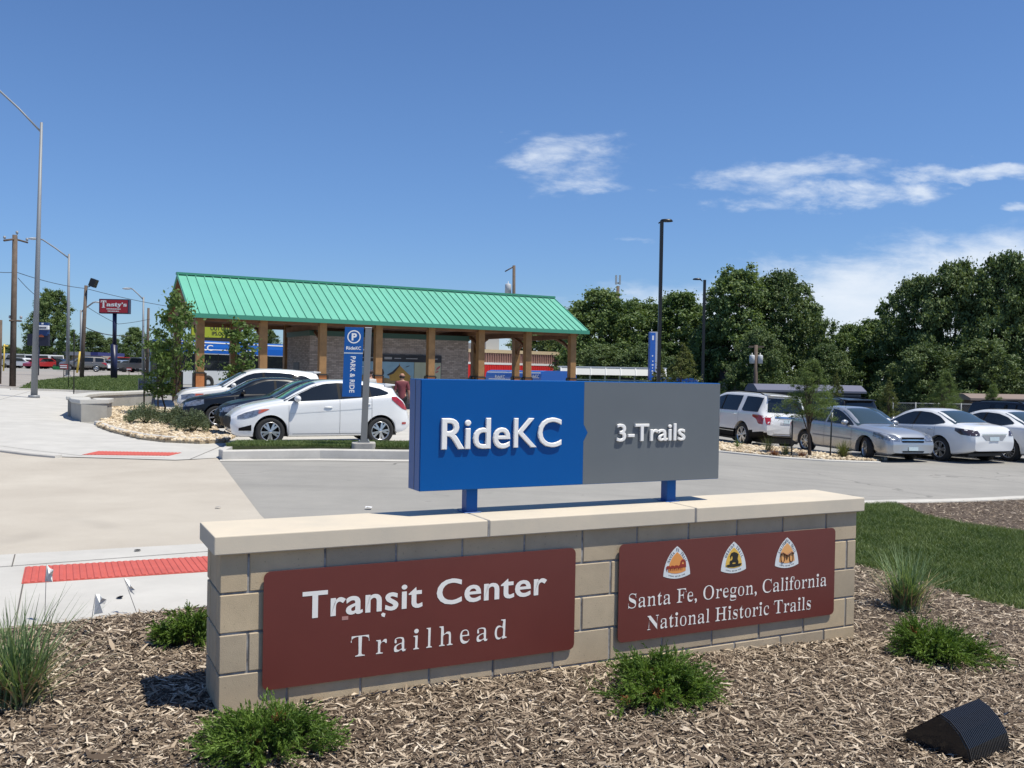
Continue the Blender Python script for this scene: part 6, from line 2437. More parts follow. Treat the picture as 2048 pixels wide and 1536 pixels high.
def seat_wall(label, path, h, w=0.42):
    pts = [Vector((q.x, q.y)) for q in path]
    L, Rr, Lc, Rc = [], [], [], []
    for i, p in enumerate(pts):
        t = (pts[min(i + 1, len(pts) - 1)] - pts[max(i - 1, 0)]).normalized()
        n = Vector((-t.y, t.x))
        e = t * (0.05 if i == len(pts) - 1 else (-0.05 if i == 0 else 0))
        L.append(p + n * w / 2)
        Rr.append(p - n * w / 2)
        Lc.append(p + e + n * (w / 2 + 0.05))
        Rc.append(p + e - n * (w / 2 + 0.05))
    c = pts[len(pts) // 2]
    z = ground(c.x, c.y)
    t = thing('seat_wall', label, 'wall', (c.x, c.y, z), 'low concrete seat walls')

    def ribbon(A, B, z0, z1, nm, m, bev):
        mb = MB()
        n = len(A)
        V = [(p.x, p.y, z0) for p in A] + [(p.x, p.y, z0) for p in B] + [(p.x, p.y, z1) for p in A] + [(p.x, p.y, z1) for p in B]
        Q = []
        for i in range(n - 1):
            Q += [(2 * n + i, 3 * n + i, 3 * n + i + 1, 2 * n + i + 1), (i, i + 1, n + i + 1, n + i), (i, 2 * n + i, 2 * n + i + 1, i + 1), (n + i, n + i + 1, 3 * n + i + 1, 3 * n + i)]
        Q += [(0, n, 3 * n, 2 * n), (n - 1, 3 * n - 1, 4 * n - 1, 2 * n - 1)]
        mb.add(V, Q)
        local(mb, nm, m, t, bev)
    ribbon(L, Rr, z - 0.2, z + h - 0.13, 'wall_body', M_swall, 0.0)
    ribbon(Lc, Rc, z + h - 0.13, z + h, 'cap', M_cap, 0.03)
    return t


P = [G(*q) for q in ((150, 834), (162, 826), (190, 820), (230, 817), (298, 812))]
seat_wall('long low concrete seat wall with a cap behind the gravel bed', P, 0.62)
P = [G(*q) for q in ((158, 833), (163, 839), (178, 844), (196, 843), (206, 838))]
seat_wall('short curved concrete seat wall end in front of the long one', P, 0.66, 0.5)

b = G(292, 806)
d = (b - CAM).dot(F_)
t = thing('metal_railing', 'grey metal railing panel at the end of the long seat wall', 'railing', b)
xL, xR = at(277, 800, d).x, at(309, 800, d).x
zt = at(290, 758, d).z
zb = ground(b.x, b.y) + 0.05
mb = MB()
mb.tube([(xL, b.y, zb), (xL, b.y, zt), (xR, b.y, zt), (xR, b.y, zb), (xL, b.y, zb)], 0.028, 8)
local(mb, 'frame', M_galv, t)
for i in range(9):
    x = xL + (xR - xL) * (i + 1) / 10
    mb = MB()
    mb.tube([(x, b.y, zb), (x, b.y, zt)], 0.016, 6)
    local(mb, 'bar', M_galv, t)
mb = MB()
mb.bx((xL, b.y + 0.05, zt - 0.45), (xL + 0.33, b.y + 0.09, zt - 0.06))
local(mb, 'plate', mat('rail_plate', (0.20, 0.21, 0.22), 0.5), t)

b = G(316, 822)
d = (b - CAM).dot(F_)
t = thing('black_meter', 'black rounded box on a slim post beside the young tree', 'meter', b)
mb = MB()
mb.tube([b, at(316, 770, d)], 0.03, 8)
local(mb, 'post', M_bpole, t)
mb = MB()
mb.ball(at(316, 760, d), (0.085, 0.07, 0.16), 12)
local(mb, 'housing', M_bpole, t)


def stake(label, base, top, r=0.022, m=None, dz=0.0, group='tree stakes', tip=False):
    b = G(base[0], base[1], dz)
    d = (b - CAM).dot(F_)
    t = thing('tree_stake', label, 'stake', b, group)
    tp = at(top[0], top[1], d)
    mb = MB()
    mb.tube([b - Vector((0, 0, .15)), tp], r, 6)
    mb.box(b.lerp(tp, 0.5), (0.012, r * 2.6, (tp - b).length))
    local(mb, 'stake_bar', m or M_bpole, t)
    if tip:
        mb = MB()
        mb.tube([b.lerp(tp, 0.86), tp + Vector((0, 0, 0.005))], r * 1.25, 6)
        local(mb, 'white_tip', M_bwht, t)


stake('dark stake beside the left end of the long seat wall', (148, 798), (148, 663))
stake('tall dark stake in front of the metal railing', (288, 823), (289, 690), 0.03)
stake('dark stake among the grass near the small red board', (137, 778), (138, 700), 0.02)
stake('black stake left of the young conifer in the right gravel bed', (1583, 913), (1585, 842), 0.02, dz=0.03)
stake('black stake with a white tip right of the young conifer', (1660, 916), (1664, 826), 0.02, dz=0.03, tip=True)

# ================================================================== park and ride sign
pb = G(726, 908, 0.0)
pd = 19.1
pb = at(727, 895, pd)
pb = Vector((pb.x, pb.y, ground(pb.x, pb.y) + 0.19))
pr = thing('park_and_ride_sign', 'blue park and ride sign on a square grey post in the grass strip', 'sign', pb)
yaw = Vector((0.985, 0.17, 0)).normalized()
PM = frame((pb.x, pb.y, pb.z), yaw, Vector((-yaw.y, yaw.x, 0)), (0.026, 0, 1))
s = pd / FPX
zt = (at(729, 656, pd).z - pb.z)
mb = MB()
mb.bx((-0.065, -0.065, 0.10), (0.065, 0.065, zt), PM)
local(mb, 'post', mat('post_grey', (0.22, 0.22, 0.215), 0.45, metal=0.3), pr, 0.006)
mb = MB()
mb.bx((-0.068, -0.068, zt), (0.068, 0.068, zt + 0.012), PM)
local(mb, 'post_cap', M_bwht, pr)
mb = MB()
mb.prism(round_rect(-0.24, 0.24, -0.24, 0.24, 0.08), -0.1, 0.085, PM, axis='z')
local(mb, 'footing', M_conc_old, pr, 0.015)
mb = MB()
mb.bx((-0.12, -0.12, 0.085), (0.12, 0.12, 0.10), PM)
for i in (-1, 1):
    for j in (-1, 1):
        mb.lathe([(0.018, 0.10), (0.018, 0.135), (0.001, 0.14)], 8, PM @ Matrix.Translation((i * 0.09, j * 0.09, 0)))
local(mb, 'base_plate', M_galv, pr)
X0, X1 = -0.475, -0.095
Z1, Z0 = at(700, 655, pd).z - pb.z, at(700, 793, pd).z - pb.z
ZM = Z1 - (Z1 - Z0) * 0.362
M_prblue = mat('park_blue', (0.0, 0.085, 0.33), 0.4)
mb = MB()
mb.bx((X0, -0.06, ZM), (X1, -0.015, Z1), PM)
up_ = local(mb, 'upper_panel', M_prblue, pr, 0.003)
mb = MB()
mb.bx((X0, -0.06, Z0), (X1, -0.015, ZM - 0.028), PM)
lo_ = local(mb, 'lower_panel', M_prblue, pr, 0.003)
mb = MB()
mb.bx((X0, -0.062, ZM - 0.0275), (X1, -0.02, ZM - 0.0005), PM)
local(mb, 'divider', mat('divider_pale', (0.45, 0.52, 0.60), 0.4), pr)
for z in (ZM + 0.06, Z0 + 0.62):
    mb = MB()
    mb.bx((X1 - 0.02, -0.04, z - 0.012), (-0.06, -0.0, z + 0.012), PM)
    local(mb, 'bracket', M_bwht, pr)
FMx = PM @ Matrix.Translation((0, -0.0615, 0)) @ Matrix.Diagonal((1, -1, 1, 1))
xc = (X0 + X1) / 2
Hh = Z1 - ZM
mb = MB()
ring = []
rz = ZM + Hh * 0.62
R1, R2 = 0.135, 0.112
n = 36
V = [(xc + r * math.cos(2 * math.pi * i / n), 0.0, rz + r * math.sin(2 * math.pi * i / n)) for r in (R1, R2) for i in range(n)]
mb.add(V, [(i, (i + 1) % n, n + (i + 1) % n, n + i) for i in range(n)], 0, FMx)
text_fit(mb, 'P', xc - 0.048, xc + 0.058, rz - 0.068, rz + 0.068, FMx, offset=0.045)
text_fit(mb, 'Ride', xc - 0.148, xc + 0.035, ZM + Hh * 0.11, ZM + Hh * 0.235, FMx, offset=0.025)
text_fit(mb, 'KC', xc + 0.042, xc + 0.150, ZM + Hh * 0.11, ZM + Hh * 0.235, FMx, offset=0.02)
local(mb, 'white_symbols', M_white, up_)
# PARK & RIDE runs down the lower panel
mb = MB()
VM = FMx @ frame((xc, 0, ZM - 0.08), (0, 0, -1), (0, 1, 0), (1, 0, 0))
text_fit(mb, 'PARK & RIDE', 0.0, (ZM - Z0) * 0.82, -0.048, 0.048, VM, offset=0.022, spacing=1.05)
local(mb, 'white_lettering', M_white, lo_)

# ================================================================== black lot lamps, poles behind
def lot_lamp(label, px, ytop, d, s, r):
    p = at(px, 770, d)
    b = Vector((p.x, p.y, ground(p.x, p.y)))
    tp = at(px, ytop, d)
    t = thing('lot_lamp', label, 'lamp post', b, 'black lamp posts of the car park')
    mb = MB()
    mb.bx((b.x - r, b.y - r, b.z - .1), (b.x + r, b.y + r, tp.z))
    local(mb, 'post', M_bpole, t)
    mb = MB()
    mb.tube([tp + Vector((0, 0, -0.08)), tp + Vector((s * 0.16, 0, 0.02))], 0.03, 6)
    local(mb, 'arm', M_bpole, t)
    mb = MB()
    hd = tp + Vector((s * 0.36, 0, 0.05))
    mb.lathe([(0.001, -0.05), (0.24, -0.05), (0.26, -0.02), (0.20, 0.05), (0.001, 0.075)], 18, Matrix.Translation(hd) @ Matrix.Diagonal((1.15, 0.8, 1, 1)))
    local(mb, 'lamp_head', M_bpole, t)


lot_lamp('tall black lamp post rising above the grey half of the sign', 1317, 443, 42, 1, 0.075)
lot_lamp('shorter black lamp post in front of the tall trees', 1405, 560, 62, -1, 0.085)

t, d, tp = utility_pole('wooden pole with a grey transformer behind the shelter roof', (1028, 750), (1028, 531), 0.16, 0.12, depth=74)
mb = MB()
mb.tube([at(1010, 543, d), at(1026, 534, d)], 0.05, 6)
local(mb, 'cross_arm', M_pole, t)
mb = MB()
p = at(1016, 589, d)
mb.lathe([(0.001, 0), (0.25, 0), (0.25, 0.78), (0.18, 0.85), (0.03, 0.86), (0.03, 1.05), (0.001, 1.05)], 14, Matrix.Translation(p))
local(mb, 'transformer', M_lampgrey, t)
t, d, tp = utility_pole('wooden pole with two grey transformers above the white SUV', (1511, 800), (1512, 690), 0.15, 0.11, depth=58)
mb = MB()
mb.bx(at(1498, 695, d), at(1528, 692, d) + Vector((0, 0.1, 0)))
local(mb, 'cross_arm', M_pole, t)
for px in (1504, 1520):
    mb = MB()
    p = at(px, 727, d)
    mb.lathe([(0.001, 0), (0.17, 0), (0.17, 0.48), (0.12, 0.53), (0.025, 0.54), (0.025, 0.66), (0.001, 0.66)], 14, Matrix.Translation(p))
    local(mb, 'transformer', M_lampgrey, t)
p = at(1236, 560, 170)
t = thing('antenna_mast', 'slim antenna mast rising behind the trees', 'mast', (p.x, p.y, -1))
mb = MB()
mb.tube([(p.x, p.y, -1), at(1236, 572, 170)], [0.5, 0.28], 8)
local(mb, 'mast', M_pole, t)
mb = MB()
for dx in (-0.35, 0.35):
    q = at(1236, 558, 170)
    mb.bx((q.x + dx - 0.15, q.y - 0.2, q.z - 1.0), (q.x + dx + 0.15, q.y + 0.2, q.z + 0.7))
mb.bx((q.x - .4, q.y - .1, q.z - .9), (q.x + .4, q.y + .1, q.z - .6))
local(mb, 'antenna_panels', M_lampgrey, t)

# houses in the trees at the right
def low_house(label, px0, px1, d, ztop, zroof, wallm, roofm, extra=None):
    a, b = at(px0, 770, d), at(px1, 770, d)
    t = thing('low_house', label, 'house', ((a.x + b.x) / 2, a.y, -1.2), 'houses among the trees')
    mb = MB()
    mb.bx((a.x, a.y, -1.6), (b.x, a.y + 2.2, ztop))
    w = local(mb, 'wall', wallm, t)
    mb = MB()
    mb.prism([(a.y - 0.4, ztop), (a.y + 0.5, zroof), (a.y + 1.8, zroof), (a.y + 2.6, ztop), (a.y + 2.6, ztop - 0.12), (a.y - 0.4, ztop - 0.12)], a.x - 0.2, b.x + 0.2, None, axis='x')
    local(mb, 'roof', roofm, t)
    for nm, m, q0, q1, za, zc in (extra or []):
        mb = MB()
        mb.bx((at(q0, 770, d).x, a.y - 0.06, za), (at(q1, 770, d).x, a.y - 0.003, zc))
        local(mb, nm, m, w)


M_bluewall = mat('blue_siding', (0.03, 0.045, 0.09), 0.7)
M_blueroof = mat('blue_grey_roof', (0.13, 0.135, 0.19), 0.6)
low_house('long dark blue building with a grey metal roof behind the parked SUVs', 1518, 1722, 56, 1.02, 1.36, M_bluewall, M_blueroof, [('pale_trim', M_blueroof, 1518, 1722, 0.72, 0.80), ('window', M_glass, 1560, 1585, 0.0, 0.5)])
low_house('brown house with a tan garage door behind the cars at the right edge', 1942, 2140, 52, 0.82, 1.05, mat('brown_siding', (0.13, 0.085, 0.065), 0.8), mat('brown_roof', (0.22, 0.17, 0.15), 0.8), [('garage_door', mat('tan_door', (0.38, 0.25, 0.12), 0.7), 1985, 2120, -0.9, 0.62), ('white_door', M_bwht, 1943, 1962, -0.9, 0.35)])
low_house('pale house glimpsed between trunks left of the transformer pole', 1448, 1486, 70, 1.6, 2.3, mat('pale_siding', (0.55, 0.52, 0.48), 0.7), mat('dark_shingle', (0.06, 0.05, 0.05), 0.9), [('window', M_glass, 1455, 1465, 0.4, 1.1)])

# chain-link fence
a, b = at(1786, 800, 46), at(1968, 800, 46)
t = thing('chain_fence', 'grey chain link fence behind the white sedans', 'fence', ((a.x + b.x) / 2, a.y, ground(a.x, a.y)))
zt = at(1800, 806, 46).z
zg = ground(a.x, a.y)
for i in range(5):
    x = a.x + (b.x - a.x) * i / 4
    mb = MB()
    mb.tube([(x, a.y, zg - .1), (x, a.y, zt + (0.35 if i == 0 else 0.05))], 0.035, 8)
    local(mb, 'fence_post', M_galv, t)
mb = MB()
mb.tube([(a.x, a.y, zt), (b.x, a.y, zt)], 0.024, 6)
local(mb, 'top_rail', M_galv, t)
mb = MB()
n = int((b.x - a.x) / 0.11)
hgt = zt - zg
for i in range(n + 12):
    for s in (-1, 1):
        x = a.x + i * 0.11
        xx = x - s * hgt
        p0, p1 = Vector((x, a.y + 0.004 * s, zt)), Vector((xx, a.y + 0.004 * s, zg))
        lo, hi = 0.0, 1.0
        if p1.x < a.x:
            hi = (p0.x - a.x) / (p0.x - p1.x)
        if p1.x > b.x:
            hi = (b.x - p0.x) / (p1.x - p0.x)
        if p0.x > b.x:
            continue
        p1 = p0.lerp(p1, max(0.01, hi))
        mb.tube([p0, p1], 0.0035, 3, cap=False)
local(mb, 'mesh', M_galv, t)

# wheel stops below the white SUV
for q0, q1, lab in (((1513, 886), (1545, 889), 'pale wheel stop under the back of the white SUV'), ((1507, 893), (1562, 899), 'long pale wheel stop in front of the first one')):
    a, b = G(*q0), G(*q1)
    c = (a + b) / 2
    t = thing('wheel_stop', lab, 'wheel stop', (c.x, c.y, ground(c.x, c.y)), 'concrete wheel stops')
    dd = (b - a)
    dd.z = 0
    l = dd.length
    dd.normalize()
    Mx = frame((a.x, a.y, ground(c.x, c.y)), dd, Vector((-dd.y, dd.x, 0)), (0, 0, 1))
    mb = MB()
    mb.prism([(-0.08, 0), (0.08, 0), (0.055, 0.11), (-0.055, 0.11)], 0, l, Mx, axis='x')
    local(mb, 'block', M_kerb, t, 0.008)

# ================================================================== marker flags and ground light
M_wire = mat('flag_wire', (0.20, 0.20, 0.21), 0.4, metal=0.6)
M_flag = mat('flag_white', (0.78, 0.78, 0.76), 0.6)


def marker_flag(label, base, top, pts, grey=False):
    b = G(*base)
    d = (b - CAM).dot(F_)
    t = thing('marker_flag', label, 'marker flag', b, 'white utility marker flags')
    mb = MB()
    mb.tube([b - Vector((0, 0, 0.05)), at(top[0], top[1], d)], 0.0022, 5)
    local(mb, 'wire_stem', M_wire, t)
    mb = MB()
    V = []
    for i, (x, y) in enumerate(pts):
        V.append(at(x, y, d + 0.018 * math.sin(i * 2.1) + (0.02 if i % 2 else 0)))
    n = len(V)
    cc = sum(V, Vector()) / n + Vector((0, -0.015, 0))
    V2 = V + [cc]
    B = [v + Vector((0.0006, 0.0012, 0)) for v in V2]
    fs = [(i, (i + 1) % n, n) for i in range(n)]
    mb.add(V2 + B, fs + [tuple(reversed([k + n + 1 for k in f])) for f in fs] + [(i, (i + 1) % n, n + 1 + (i + 1) % n, n + 1 + i) for i in range(n)])
    local(mb, 'flag', M_flag, t)


marker_flag('crumpled white marker flag standing before the red panel, leftmost of three', (89, 1247), (93, 1128), [(93, 1128), (99, 1136), (107, 1140), (104, 1152), (105, 1164), (90, 1163)])
marker_flag('white marker flag on a leaning wire, closest to the sign wall', (281, 1232), (248, 1156), [(248, 1156), (258, 1160), (262, 1172), (270, 1180), (269, 1190), (260, 1183)])
marker_flag('torn grey white marker flag standing in the mulch, lowest of the three', (176, 1276), (191, 1188), [(191, 1188), (199, 1188), (204, 1196), (213, 1199), (209, 1209), (206, 1226), (188, 1229)])

tip = at(1787, 1500, 4.76)
gl = thing('ground_floodlight', 'black ribbed floodlight lying in the mulch at the bottom right corner', 'floodlight', (tip.x + 0.2, tip.y - 0.1, ground(tip.x, tip.y)))
Ax = Vector((0.80, 0.60, 0)).normalized()
Dx = Vector((0.60, -0.80, 0)).normalized()
GM = frame((tip.x, tip.y, ground(tip.x, tip.y) - 0.05), Dx * 1.22, Ax * 1.20, (0, 0, 1.10))
M_flood = mat('floodlight_black', (0.010, 0.010, 0.012), 0.38, coat=0.2)
sec = [(0.0, 0.045), (0.195, 0.222), (0.235, 0.205), (0.275, 0.168), (0.31, 0.112), (0.335, 0.0)]
mb = MB()
mb.prism(sec + [(0.03, 0.0)], 0.0, 0.32, GM)
local(mb, 'housing', M_flood, gl, 0.004)
mb = MB()
n = 26
for i in range(n):
    y = 0.006 + 0.308 * i / (n - 1)
    arc = [(0.185, 0.218), (0.196, 0.229), (0.2385, 0.2105), (0.280, 0.172), (0.316, 0.114), (0.342, 0.0)]
    inn = [(p[0] - 0.012, p[1] - 0.010) for p in arc]
    mb.prism(arc + inn[::-1], y - 0.0032, y + 0.0032, GM)
local(mb, 'cooling_ribs', M_flood, gl)
mb = MB()
mb.add([(0.008, 0.015, 0.052), (0.185, 0.015, 0.213), (0.185, 0.305, 0.213), (0.008, 0.305, 0.052)], [(0, 1, 2, 3)], 0, GM @ Matrix.Translation((-0.003, 0, 0.003)))
local(mb, 'lens', M_glass, gl)

# scraps lying on the paving
for px, py_, sz, m, lab, nm in ((738, 1019, 0.05, M_bwht, 'small white paper scrap lying on the asphalt behind the wall', 'paper_scrap'), (436, 1018, 0.035, M_conc_old, 'crumpled scrap on the concrete apron near the asphalt edge', 'litter_scrap'),
                              (275, 1105, 0.03, M_trim, 'dark leaf scrap on the pale gutter above the red panel', 'leaf_scrap'), (240, 1200, 0.03, M_trim, 'dark leaf scrap on the pavement between the marker flags', 'leaf_scrap')):
    b = G(px, py_)
    mb = MB()
    n = 7
    V = [(b.x + sz * (0.7 + 0.5 * rnd.random()) * math.cos(6.283 * i / n), b.y + sz * (0.7 + 0.5 * rnd.random()) * math.sin(6.283 * i / n), ground(b.x, b.y) + 0.018 + rnd.random() * sz * 0.5) for i in range(n)]
    V.append((b.x, b.y, ground(b.x, b.y) + 0.02 + sz * 0.4))
    mb.add(V + [(p[0], p[1], p[2] - 0.002) for p in V], [(i, (i + 1) % n, n) for i in range(n)] + [((i + 1) % n + n + 1, i + n + 1, 2 * n + 1) for i in range(n)])
    tag(mb.build(nm, m), lab, 'scrap')

# ================================================================== TREES AND PLANTS
M_bark = mat('bark', (0.085, 0.062, 0.045), 0.9, var=0.4, vscale=5, bump=0.5, bscale=20)
M_leafD = leaf_mat('leaf_dark', (0.052, 0.094, 0.032), (0.175, 0.230, 0.092), 0.5, 0.22)
M_leafM = leaf_mat('leaf_mid', (0.062, 0.116, 0.034), (0.20, 0.265, 0.098), 0.5, 0.25)
M_leafY = leaf_mat('leaf_young', (0.055, 0.110, 0.026), (0.160, 0.225, 0.065), 2.0, 0.3)
M_leafG = leaf_mat('leaf_greygreen', (0.085, 0.120, 0.065), (0.190, 0.225, 0.135), 2.0, 0.2)
M_leafC = leaf_mat('leaf_conifer', (0.080, 0.135, 0.040), (0.20, 0.26, 0.095), 2.0, 0.3)
M_leafB = leaf_mat('leaf_yellowish', (0.07, 0.095, 0.025), (0.18, 0.20, 0.07), 2.0, 0.3)
M_jun = leaf_mat('juniper', (0.034, 0.085, 0.012), (0.185, 0.285, 0.050), 9.0, 0.25)
M_dry = rnd_col_mat('dry_needles', [(0.0, (0.16, 0.055, 0.02)), (1.0, (0.34, 0.15, 0.06))])


def leaves_at(C, nrm, size, rng, aspect=0.62, up=0.35):
    """leaf-shaped quads at points C; nrm: outward directions"""
    n = len(C)
    d = rng.normal(size=(n, 3)) + nrm * 0.9 + np.array([0, 0, up])
    d /= np.linalg.norm(d, axis=1)[:, None]
    a = rng.normal(size=(n, 3))
    a -= (a * d).sum(1)[:, None] * d
    a /= np.linalg.norm(a, axis=1)[:, None]
    b = np.cross(d, a)
    s = (size * (0.6 + 0.8 * rng.random(n)))[:, None] if np.ndim(size) == 0 else (size * (0.6 + 0.8 * rng.random(n)))[:, None]
    V = np.zeros((n, 4, 3))
    V[:, 0] = C - a * s
    V[:, 1] = C - b * s * aspect + d * s * 0.12
    V[:, 2] = C + a * s
    V[:, 3] = C + b * s * aspect + d * s * 0.12
    return V.reshape(-1, 3), np.arange(n * 4).reshape(n, 4)


def crown(seed, h0, h1, rad, clumps, per, leaf, material, shape='round', squash=0.75, cr=(0.10, 0.2), aspect=0.62):
    """foliage built of clumps gathered near an uneven envelope; returns mesh and clump centres"""
    rng = np.random.default_rng(seed)
    H = h1 - h0
    ph = rng.random(6) * 6.28
    C, Rr = [], []
    while len(C) < clumps:
        t = rng.random()
        th = rng.random() * 6.283
        if shape == 'round':
            env = math.sin(math.pi * (0.10 + 0.86 * t) ** 0.85) ** 0.7
        elif shape == 'cone':
            env = (1 - t) ** 0.8 * 0.95 + 0.08
        elif shape == 'oval':
            env = math.sin(math.pi * (0.08 + 0.90 * t)) ** 0.55
        else:
            env = 1.0 - 0.5 * abs(2 * t - 1) ** 2
        lump = 1 + 0.20 * math.sin(3 * th + ph[0] + 5 * t) + 0.14 * math.sin(5 * th + ph[1] - 7 * t) + 0.10 * math.sin(9 * t + ph[2])
        r = rad * env * lump * math.sqrt(0.06 + 0.94 * rng.random())
        z = h0 + H * t + rng.normal() * 0.02 * H
        C.append((r * math.cos(th), r * math.sin(th), z))
        Rr.append(rad * (cr[0] + (cr[1] - cr[0]) * rng.random()) * (1.0 if shape != 'cone' else 0.5 + 0.7 * env))
    C = np.array(C)
    Rr = np.array(Rr)
    k = rng.poisson(per, clumps)
    idx = np.repeat(np.arange(clumps), k)
    u = rng.normal(size=(len(idx), 3))
    u /= np.linalg.norm(u, axis=1)[:, None]
    q = np.minimum(np.abs(rng.normal(size=len(idx))) * 0.62 + 0.15, 1.9)
    P = C[idx] + u * (Rr[idx] * q)[:, None] * np.array([1, 1, squash])
    V, Q = leaves_at(P, u, leaf, rng, aspect)
    return fast_mesh('crown', V, Q, material), C


def trunk_mesh(seed, h, r, C=None, limbs=9, top=0.8):
    rng = random.Random(seed)
    mb = MB()
    pts = [(0, 0, -0.3)]
    x = y = 0
    n = 7
    for i in range(1, n + 1):
        x += rng.uniform(-.02, .02) * h
        y += rng.uniform(-.02, .02) * h
        pts.append((x, y, h * top * i / n))
    mb.tube(pts, [r * 1.25] + [r * (1 - 0.8 * i / n) for i in range(1, n + 1)], 9)
    if C is not None:
        for i in range(limbs):
            c = C[rng.randrange(len(C))]
            k = rng.uniform(0.3, 0.75)
            j = max(1, min(n - 1, int(k * n)))
            b = Vector(pts[j])
            e = Vector(c)
            if e.z < b.z * 0.8:
                continue
            m = b.lerp(e, 0.5) + Vector((0, 0, 0.04 * h))
            mb.tube([b, m, e], [r * 0.42, r * 0.26, r * 0.06], 6)
    return mb.mesh('trunk', M_bark)


def tree_proto(seed, h, rad, h0, clumps, per, leaf, material, shape='round', tr=0.02, cr=(0.10, 0.2), limbs=10, aspect=0.62):
    cm, C = crown(seed, h0, h, rad, clumps, per, leaf, material, shape, cr=cr, aspect=aspect)
    tm = trunk_mesh(seed, h, h * tr, C, limbs)
    return cm, tm


def plant_tree(name, label, cat, proto, loc, scale, rot, group):
    t = thing(name, label, cat, loc, group, rot)
    t.scale = scale if isinstance(scale, tuple) else (scale,) * 3
    obj('crown', proto[0], t)
    obj('trunk', proto[1], t)
    return t


# prototypes of unit height 10
TA = tree_proto(1, 10, 3.6, 0.3, 600, 95, 0.105, M_leafD, 'round', cr=(0.07, 0.17))
TB = tree_proto(2, 10, 3.1, 0.3, 600, 95, 0.102, M_leafM, 'oval', cr=(0.07, 0.17))
TC = tree_proto(3, 10, 4.3, 0.3, 700, 95, 0.105, M_leafD, 'round', cr=(0.06, 0.15))
TD = tree_proto(4, 10, 3.4, 0.2, 600, 95, 0.102, M_leafM, 'round', cr=(0.07, 0.17))
TS = tree_proto(5, 10, 2.6, 3.0, 34, 60, 0.15, M_leafM, 'round', limbs=16)

big = [
    # px centre, ytop, depth, half-width px, proto, label
    (1200, 583, 78, 88, TD, 'broad green tree at the left of the tall row, behind the shelter end'),
    (1275, 604, 84, 80, TB, 'green tree behind the tall black lamp post'),
    (1358, 588, 80, 85, TD, 'leafy green tree between the two black lamp posts'),
    (1140, 620, 92, 70, TA, 'dark tree partly hidden by the right end of the mint roof'),
    (1478, 540, 72, 84, TB, 'tall dark tree just right of the shorter black lamp post'),
    (1566, 546, 72, 78, TA, 'tall dark tree with a spiky top above the white SUV'),
    (1622, 612, 74, 52, TD, 'lighter green tree on the right flank of the tall dark pair'),
    (1700, 652, 78, 62, TD, 'low green tree in the gap of the skyline'),
    (1762, 640, 70, 72, TB, 'bushy mid green tree behind the silver sedan'),
    (1830, 556, 66, 70, TA, 'dark tree with an uneven top left of the tallest one'),
    (1915, 528, 64, 92, TC, 'large dark tree above the white sedan'),
    (2010, 512, 62, 95, TC, 'tallest dark tree, at the right edge'),
    (2120, 520, 62, 95, TA, 'dark tree cut off by the right edge of the photo'),
    (1420, 640, 74, 55, TA, 'shaded tree low between the tall dark tree and its left neighbour'),
    (1520, 660, 66, 60, TC, 'dark low tree behind the transformer pole'),
    (1655, 690, 64, 55, TA, 'dark low tree behind the blue building'),
    (1850, 690, 58, 75, TC, 'shaded tree behind the chain link fence'),
    (1960, 680, 56, 75, TA, 'shaded tree behind the brown house'),
    (1070, 660, 96, 60, TB, 'tree seen below the mint roof beside the last post'),
    (1290, 690, 70, 70, TC, 'low dark tree behind the bus bay canopy'),
    (1200, 690, 72, 70, TA, 'dark tree low behind the pale canopy, left of the pylon'),
]
for i, (px, yt, d, hwp, pr_, lab) in enumerate(big):
    p = at(px, 750, d)
    zg = ground(p.x, p.y)
    H = at(px, yt, d).z - zg
    rad = hwp * d / FPX
    base = {id(TA): 3.6, id(TB): 3.1, id(TC): 4.3, id(TD): 3.4}[id(pr_)]
    sxy = rad / base * 1.08
    plant_tree('broadleaf_tree', lab, 'tree', pr_, (p.x, p.y, zg), (sxy, sxy, H / 10.2), i * 1.9, 'tall trees behind the car park')
p = at(1772, 760, 70)
plant_tree('sparse_tree', 'thin half bare tree standing above the low trees in the gap', 'tree', TS, (p.x, p.y, ground(p.x, p.y)), (0.55, 0.55, (at(1772, 592, 70).z + 1.4) / 10), 0.4, 'tall trees behind the car park')

# left hand trees
for i, (px, yt, d, hwp, pr_, lab) in enumerate([
        (102, 582, 150, 46, TB, 'tall rounded tree behind the nearest street lamp'),
        (75, 640, 152, 26, TA, 'lower lobe of trees left of the tall rounded tree'),
        (182, 664, 175, 48, TC, 'wide dark tree behind the floodlight pole'),
        (222, 676, 178, 30, TA, 'dark tree behind the navy sign pole'),
        (268, 656, 170, 34, TD, 'green tree between the diner sign and the third lamp'),
        (310, 680, 172, 30, TA, 'green tree far behind the young maple'),
        (18, 690, 190, 30, TC, 'low distant tree at the left edge'),
        (45, 700, 190, 24, TA, 'low distant tree right of the thick wooden pole'),
        (145, 690, 180, 26, TA, 'dark tree behind the beige building'),
        (530, 655, 130, 34, TA, 'dark tree seen between the second and third shelter posts'),
        (470, 664, 134, 36, TC, 'dark tree seen behind the yellow billboard')]):
    p = at(px, 735, d)
    zg = ground(p.x, p.y)
    H = at(px, yt, d).z - zg
    rad = hwp * d / FPX
    base = {id(TA): 3.6, id(TB): 3.1, id(TC): 4.3, id(TD): 3.4}[id(pr_)]
    sxy = rad / base * 0.95
    plant_tree('broadleaf_tree', lab, 'tree', pr_, (p.x, p.y, zg), (sxy, sxy, H / 10.2), i * 2.3, 'distant trees on the left')

